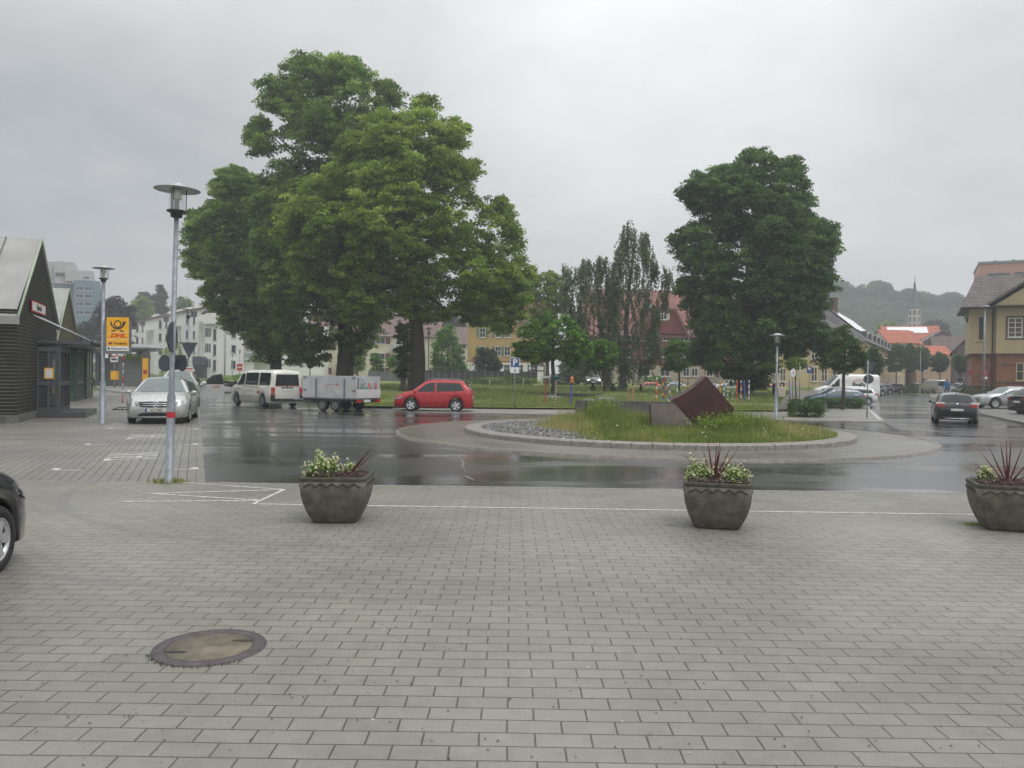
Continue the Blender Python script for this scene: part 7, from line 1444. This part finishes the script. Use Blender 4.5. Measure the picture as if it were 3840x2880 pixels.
tree('birch_tree', 'tallest weeping birch, right one of the pair before the red house', 'tree', 2330, 68, [(2350, 818), (2385, 850), (2430, 870), (2450, 950), (2470, 1010), (2500, 990), (2520, 1040), (2500, 1110), (2470, 1160), (2480, 1290), (2440, 1370), (2330, 1390), (2285, 1300), (2290, 1100), (2300, 950), (2330, 880)], 75, 14, 36, G4, .17, .28, 17, 30, .26, droop=2.2, bark=BIRCH, thick=.6, topf=.97)
tree('birch_tree', 'lower weeping birch left of the tall one', 'tree', 2283, 70, [(2180, 960), (2220, 975), (2280, 950), (2310, 1000), (2310, 1150), (2300, 1300), (2210, 1380), (2140, 1320), (2120, 1150), (2105, 1010), (2125, 968), (2170, 1010)], 70, 14, 36, G4, .17, .30, 15, 30, .26, droop=2.1, bark=BIRCH, thick=.6)
tree('round_tree', 'round bright green tree right of the parking sign', 'tree', 2075, 56, [(1925, 1300), (1950, 1235), (2020, 1195), (2100, 1180), (2160, 1205), (2200, 1260), (2215, 1320), (2160, 1375), (2080, 1345), (2000, 1365), (1940, 1340)], 46, 18, 42, G3, .22, .16, 14, 22, .26, thick=.8)
tree('small_tree', 'small light green tree left of the birch trunks', 'tree', 2268, 60, [(2185, 1305), (2230, 1272), (2290, 1278), (2325, 1315), (2300, 1365), (2250, 1390), (2195, 1370)], 24, 14, 30, G3, .2, .12, 16, 20, .22, thick=.8)
tree('pale_tree', 'pale yellow-green tree rising behind the round tree', 'tree', 2050, 84, [(1985, 1050), (2030, 1012), (2085, 1020), (2125, 1070), (2140, 1150), (2060, 1240), (1990, 1230)], 44, 15, 34, G7, .24, .2, 14, 24, .33, thick=.7)
tree('small_tree', 'small slim tree in front of the red house windows', 'tree', 2547, 70, [(2490, 1310), (2515, 1270), (2565, 1270), (2600, 1310), (2600, 1370), (2550, 1395), (2490, 1380)], 24, 14, 26, G3, .2, .08, 14, 18, .24, thick=.8)
tree('garden_tree', 'bright green tree behind the concrete wall, left of the ochre house', 'tree', 1680, 104, [(1625, 1290), (1650, 1240), (1690, 1215), (1735, 1330), (1745, 1395), (1630, 1395)], 30, 16, 32, G3, .3, .15, 8, 20, .4, thick=.7)
tree('garden_tree', 'dark shrubby tree before the ochre house', 'tree', 1830, 102, [(1780, 1350), (1800, 1300), (1850, 1310), (1880, 1370), (1870, 1400), (1785, 1400)], 22, 12, 26, G5, .25, .12, 9, 18, .35, thick=.7)
tree('garden_tree', 'light green young tree between the linden trunks', 'tree', 1340, 112, [(1300, 1320), (1330, 1280), (1365, 1300), (1360, 1390), (1305, 1395)], 16, 12, 24, G7, .28, .1, 8, 16, .4, thick=.7)
tree('garden_tree', 'slim tree in front of the lower window of the cream house', 'tree', 1412, 100, [(1390, 1340), (1412, 1320), (1432, 1350), (1430, 1430), (1392, 1430)], 14, 9, 16, G3, .22, .06, 12, 16, .25, thick=.7)
tree('garden_tree', 'bushy tree under the balcony of the cream house', 'tree', 1485, 100, [(1455, 1340), (1490, 1320), (1535, 1350), (1530, 1420), (1460, 1420)], 18, 12, 24, G3, .26, .08, 9, 16, .35, thick=.7)
tree('young_tree', 'young yellow-green tree beside the lawn path', 'tree', 2985, 56, [(2955, 1350), (2985, 1335), (3015, 1350), (3015, 1375), (2985, 1385), (2955, 1378)], 12, 9, 16, G7, .16, .05, 14, 16, .2, thick=.8)
tree('garden_tree', 'leafy green tree between the ochre house and the red house', 'tree', 2130, 108, [(2095, 1300), (2130, 1250), (2180, 1270), (2190, 1400), (2100, 1425)], 26, 14, 28, G1, .28, .15, 9, 22, .35, thick=.7)
tree('dark_shrub_tree', 'dark shrubs behind the birches and the lit car', 'tree', 2190, 96, [(2130, 1360), (2200, 1340), (2290, 1350), (2290, 1430), (2130, 1430)], 22, 14, 26, G5, .25, .12, 9, 18, .35, thick=.6)
tree('copper_beech', 'dark copper beech behind the yellow post office board', 'tree', 410, 150, [(330, 1250), (360, 1180), (400, 1120), (440, 1110), (490, 1140), (500, 1230), (490, 1300), (400, 1320), (320, 1320)], 42, 18, 40, G6, .45, .5, 4, 22, .7, thick=.6)
tree('background_tree', 'green tree rising above the farthest white flats', 'tree', 520, 225, [(470, 1200), (500, 1130), (550, 1110), (570, 1160), (540, 1230), (480, 1240)], 24, 16, 32, G1b, .6, .5, 2.2, 20, .9, thick=.6)
tree('background_tree', 'dark conifer-like tree left of the tall conifer', 'tree', 545, 235, [(515, 1120), (535, 1095), (565, 1110), (600, 1130), (600, 1170), (520, 1170)], 16, 12, 22, G5, .5, .4, 2.6, 20, .8, thick=.6)
tree('conifer_tree', 'tall dark conifer spiking above the white flats', 'tree', 603, 240, [(600, 1055), (612, 1090), (628, 1110), (618, 1130), (636, 1170), (580, 1180), (590, 1130), (575, 1115), (592, 1090)], 22, 7, 14, G5, .5, .3, 3.5, 18, .55, thick=.8)
tree('background_tree', 'round tree behind the roofs of the middle white flats', 'tree', 680, 230, [(650, 1140), (680, 1112), (710, 1120), (720, 1170), (650, 1170)], 12, 12, 24, G1, .5, .4, 2.6, 18, .8, thick=.6)
tree('background_tree', 'dark green tree between the station gable and the copper beech', 'tree', 320, 140, [(270, 1290), (290, 1230), (330, 1200), (360, 1240), (350, 1320), (280, 1320)], 22, 15, 30, G5, .4, .3, 4, 20, .6, thick=.6)
for px, D, poly, lab in ((3160, 47, [(3155, 1190), (3180, 1225), (3210, 1270), (3245, 1320), (3235, 1370), (3190, 1405), (3130, 1395), (3105, 1350), (3110, 1290), (3135, 1235)], 'largest cone-shaped street tree, in the long low hedge'),
                         (3272, 82, [(3272, 1295), (3300, 1340), (3312, 1375), (3290, 1402), (3250, 1400), (3238, 1370), (3250, 1330)], 'cone-shaped street tree behind the triangular sign'),
                         (3360, 118, [(3370, 1278), (3395, 1320), (3400, 1360), (3375, 1392), (3340, 1395), (3320, 1355), (3340, 1300)], 'first of the row of round street trees in the far street'),
                         (3410, 128, [(3418, 1282), (3440, 1330), (3435, 1385), (3405, 1396), (3390, 1350), (3400, 1300)], 'second of the row of round street trees in the far street'),
                         (3458, 134, [(3455, 1288), (3478, 1310), (3486, 1360), (3460, 1392), (3432, 1370), (3438, 1310)], 'third of the row of round street trees in the far street'),
                         (3525, 128, [(3520, 1318), (3545, 1330), (3555, 1365), (3530, 1397), (3495, 1385), (3490, 1345)], 'fourth, lower round street tree beside the silver van'),
                         (3601, 104, [(3595, 1325), (3615, 1340), (3624, 1375), (3602, 1400), (3582, 1370), (3582, 1340)], 'last narrow street tree left of the brick house')):
    tree('street_tree', lab, 'tree', px, D, poly, 40, 9 if D > 60 else 16, 26 if D > 60 else 38, G8, .2 if D > 60 else .13, .09, 12 if D > 60 else 30, 22, .26 if D > 60 else .17, thick=.9, zb=0, group='clipped street trees of the far street')
for px, D, w_, h_, lab in ((1030, 95, 3.6, 1.9, 'round shrub above the rear of the minibus'), (2460, 100, 3.0, 1.2, 'low shrub before the beige wall of the red house'), (2120, 90, 4.5, 1.5, 'low dark bushes left of the lit car'), (1900, 86, 8.0, 1.0, 'tall weeds along the foot of the ribbed wall')):
    shrub('shrub', lab, 'shrub', (XX(px, D), D, LZ(D)-.1 if px > 1100 else .1), (w_, 1.6, h_), G5 if px in (2120,) else G1, 2600, .16)
shrub('shrub', 'grassy bush at the left tip of the lawn, beside the minibus windscreen', 'shrub', (XX(905, 93), 93, .1), (4.2, 3, 1.4), G7, 2600, .16)
shrub('shrub', 'topiary-round bush behind the sign backs of the nearest lamp post', 'shrub', (XX(650, 70), 70, 0), (2.0, 2.0, 4.2), G1b, 3000, .12)
c = G(3036, 1566, .01); shrub('hedge', 'short clipped hedge block nearest the roundabout', 'hedge', (c.x, c.y+.55, .01), (1.42, 1.0, .80), G8, 7500, .062, 'clipped low hedges by the parking', False)
c = G(3170, 1533, .01); shrub('hedge', 'longer low hedge at the foot of the cone-shaped tree', 'hedge', (c.x-.25, c.y+.6, .01), (2.9, 1.1, .62), G2, 10000, .065, 'clipped low hedges by the parking', False)
shrub('hedge', 'small hedge at the far end of the left parking row', 'hedge', (XX(3262, 86), 86, 0), (1.2, 3, 1.0), G8, 1800, .12, 'clipped low hedges by the parking', False); shrub('hedge', 'low hedge along the far pavement beside the black estate car', 'hedge', (XX(3400, 112), 112, 0), (3, 2, 1.0), G8, 1500, .16, 'clipped low hedges by the parking', False)
shrub('hedge', 'grey-green bushes between the pavement and the brick house', 'hedge', (XX(3665, 62), 62, .1), (1.6, 4, 1.3), G5, 3000, .12, 'clipped low hedges by the parking', False)
# ================================================================ HILLS
ridge = [(2500, 1200), (2800, 1130), (3050, 1085), (3090, 1078), (3130, 1075), (3200, 1085), (3250, 1090), (3290, 1085), (3330, 1100), (3380, 1108), (3430, 1112), (3480, 1120), (3540, 1125), (3590, 1135), (3640, 1165), (3700, 1210), (3840, 1260), (4100, 1300)]
HY = 430; mb = MB(); mb.smooth = True; rows_ = []
for f, dy in ((0, -150), (.45, -60), (.85, -15), (1, 0), (.9, 60), (.2, 180)):
    rows_.append([(XX(px, HY+dy), HY+dy, (ZZ(px, py+10, HY)-0)*f*(HY+dy)/HY if f <= 1 and dy < 0 else ZZ(px, py+10, HY)*f) for px, py in ridge])
mb.rings(rows_, cap=False, closed=False); o = struct('hill', mb, mat('hill_ground', (.035, .055, .025), .95, var=.3, scale=.05))
Ps, Sh = [], []
def clump(c, r_, n, dark=0):
    d = unit(rng.normal(size=(n, 3))); d[:, 2] = np.abs(d[:, 2])*.95-.15; P = np.array(c)+d*r_*(rng.uniform(.75, 1.05, n))[:, None]*np.array([1, 1, .9]); Ps.append(P); Sh.append(np.clip(rng.normal(.45-dark, .12)+rng.normal(0, .15, n), 0, 1))
for k_ in range(330):
    px = random.uniform(2950, 3900); f = random.random()**.7; py = interp(px, ridge); dy = -140*(1-f); z = ZZ(px, py+10, HY)*(f*.9+.1 if f < 1 else 1); Yk = HY+dy; r_ = random.uniform(4.0, 7.5); clump((XX(px, Yk), Yk, z*(Yk/HY)-r_*.55), r_, 420, random.uniform(-.15, .2))
for px, py in ridge:
    for q in range(3): clump((XX(px+random.uniform(-25, 25), HY), HY+random.uniform(-6, 6), ZZ(px, py+16, HY)), random.uniform(3.5, 6.5), 380)
for px, py, r_ in ((3095, 1085, 6), (3140, 1080, 5), (3283, 1080, 5.2), (3305, 1083, 4.6), (3268, 1092, 4.2), (3400, 1108, 5), (3560, 1132, 7), (3600, 1150, 7)): clump((XX(px, HY-5), HY-5, ZZ(px, py, HY-5)), r_, 900)
o = link('forest', npmesh('forest', leafquads(np.concatenate(Ps), 1.35), 4, leafmat('leaf_forest', (.06, .105, .045), (.11, .175, .065), (.18, .25, .10)), np.concatenate(Sh))); o['kind'] = 'stuff'
tree('copper_beech', 'dark purple beech between the church tower and the brown-roofed houses', 'tree', 3500, 255, [(3450, 1240), (3470, 1205), (3510, 1198), (3545, 1225), (3560, 1260), (3520, 1290), (3460, 1280)], 24, 14, 26, G6, .7, .5, 1.5, 22, 1.1, zb=0, thick=.6)
tree('background_tree', 'light green tree at the foot of the hill left of the orange roofs', 'tree', 3320, 240, [(3290, 1240), (3310, 1210), (3340, 1205), (3360, 1240), (3340, 1270), (3300, 1270)], 16, 12, 22, G1b, .6, .4, 2, 20, 1, zb=0, thick=.6)
tree('background_tree', 'dark tree mass behind the roof of the cream house', 'tree', 1640, 190, [(1560, 1200), (1620, 1180), (1740, 1185), (1760, 1240), (1560, 1250)], 26, 16, 30, G6, .55, .4, 3, 20, .8, thick=.6)
# ================================================================ HAZE
hz = MB(); hz.box(-330, 420, -14, 640, -1.5, 90); m = bpy.data.materials.new('haze_air'); m.use_nodes = True; nt = m.node_tree; nt.nodes.clear()
pv = nt.nodes.new('ShaderNodeVolumePrincipled'); pv.inputs['Color'].default_value = (.82, .86, .91, 1); pv.inputs['Density'].default_value = .0015; pv.inputs['Anisotropy'].default_value = .3
oo = nt.nodes.new('ShaderNodeOutputMaterial'); nt.links.new(pv.outputs[0], oo.inputs['Volume']); m.volume_intersection_method if False else None
o = part('haze', hz, m); o['kind'] = 'stuff'
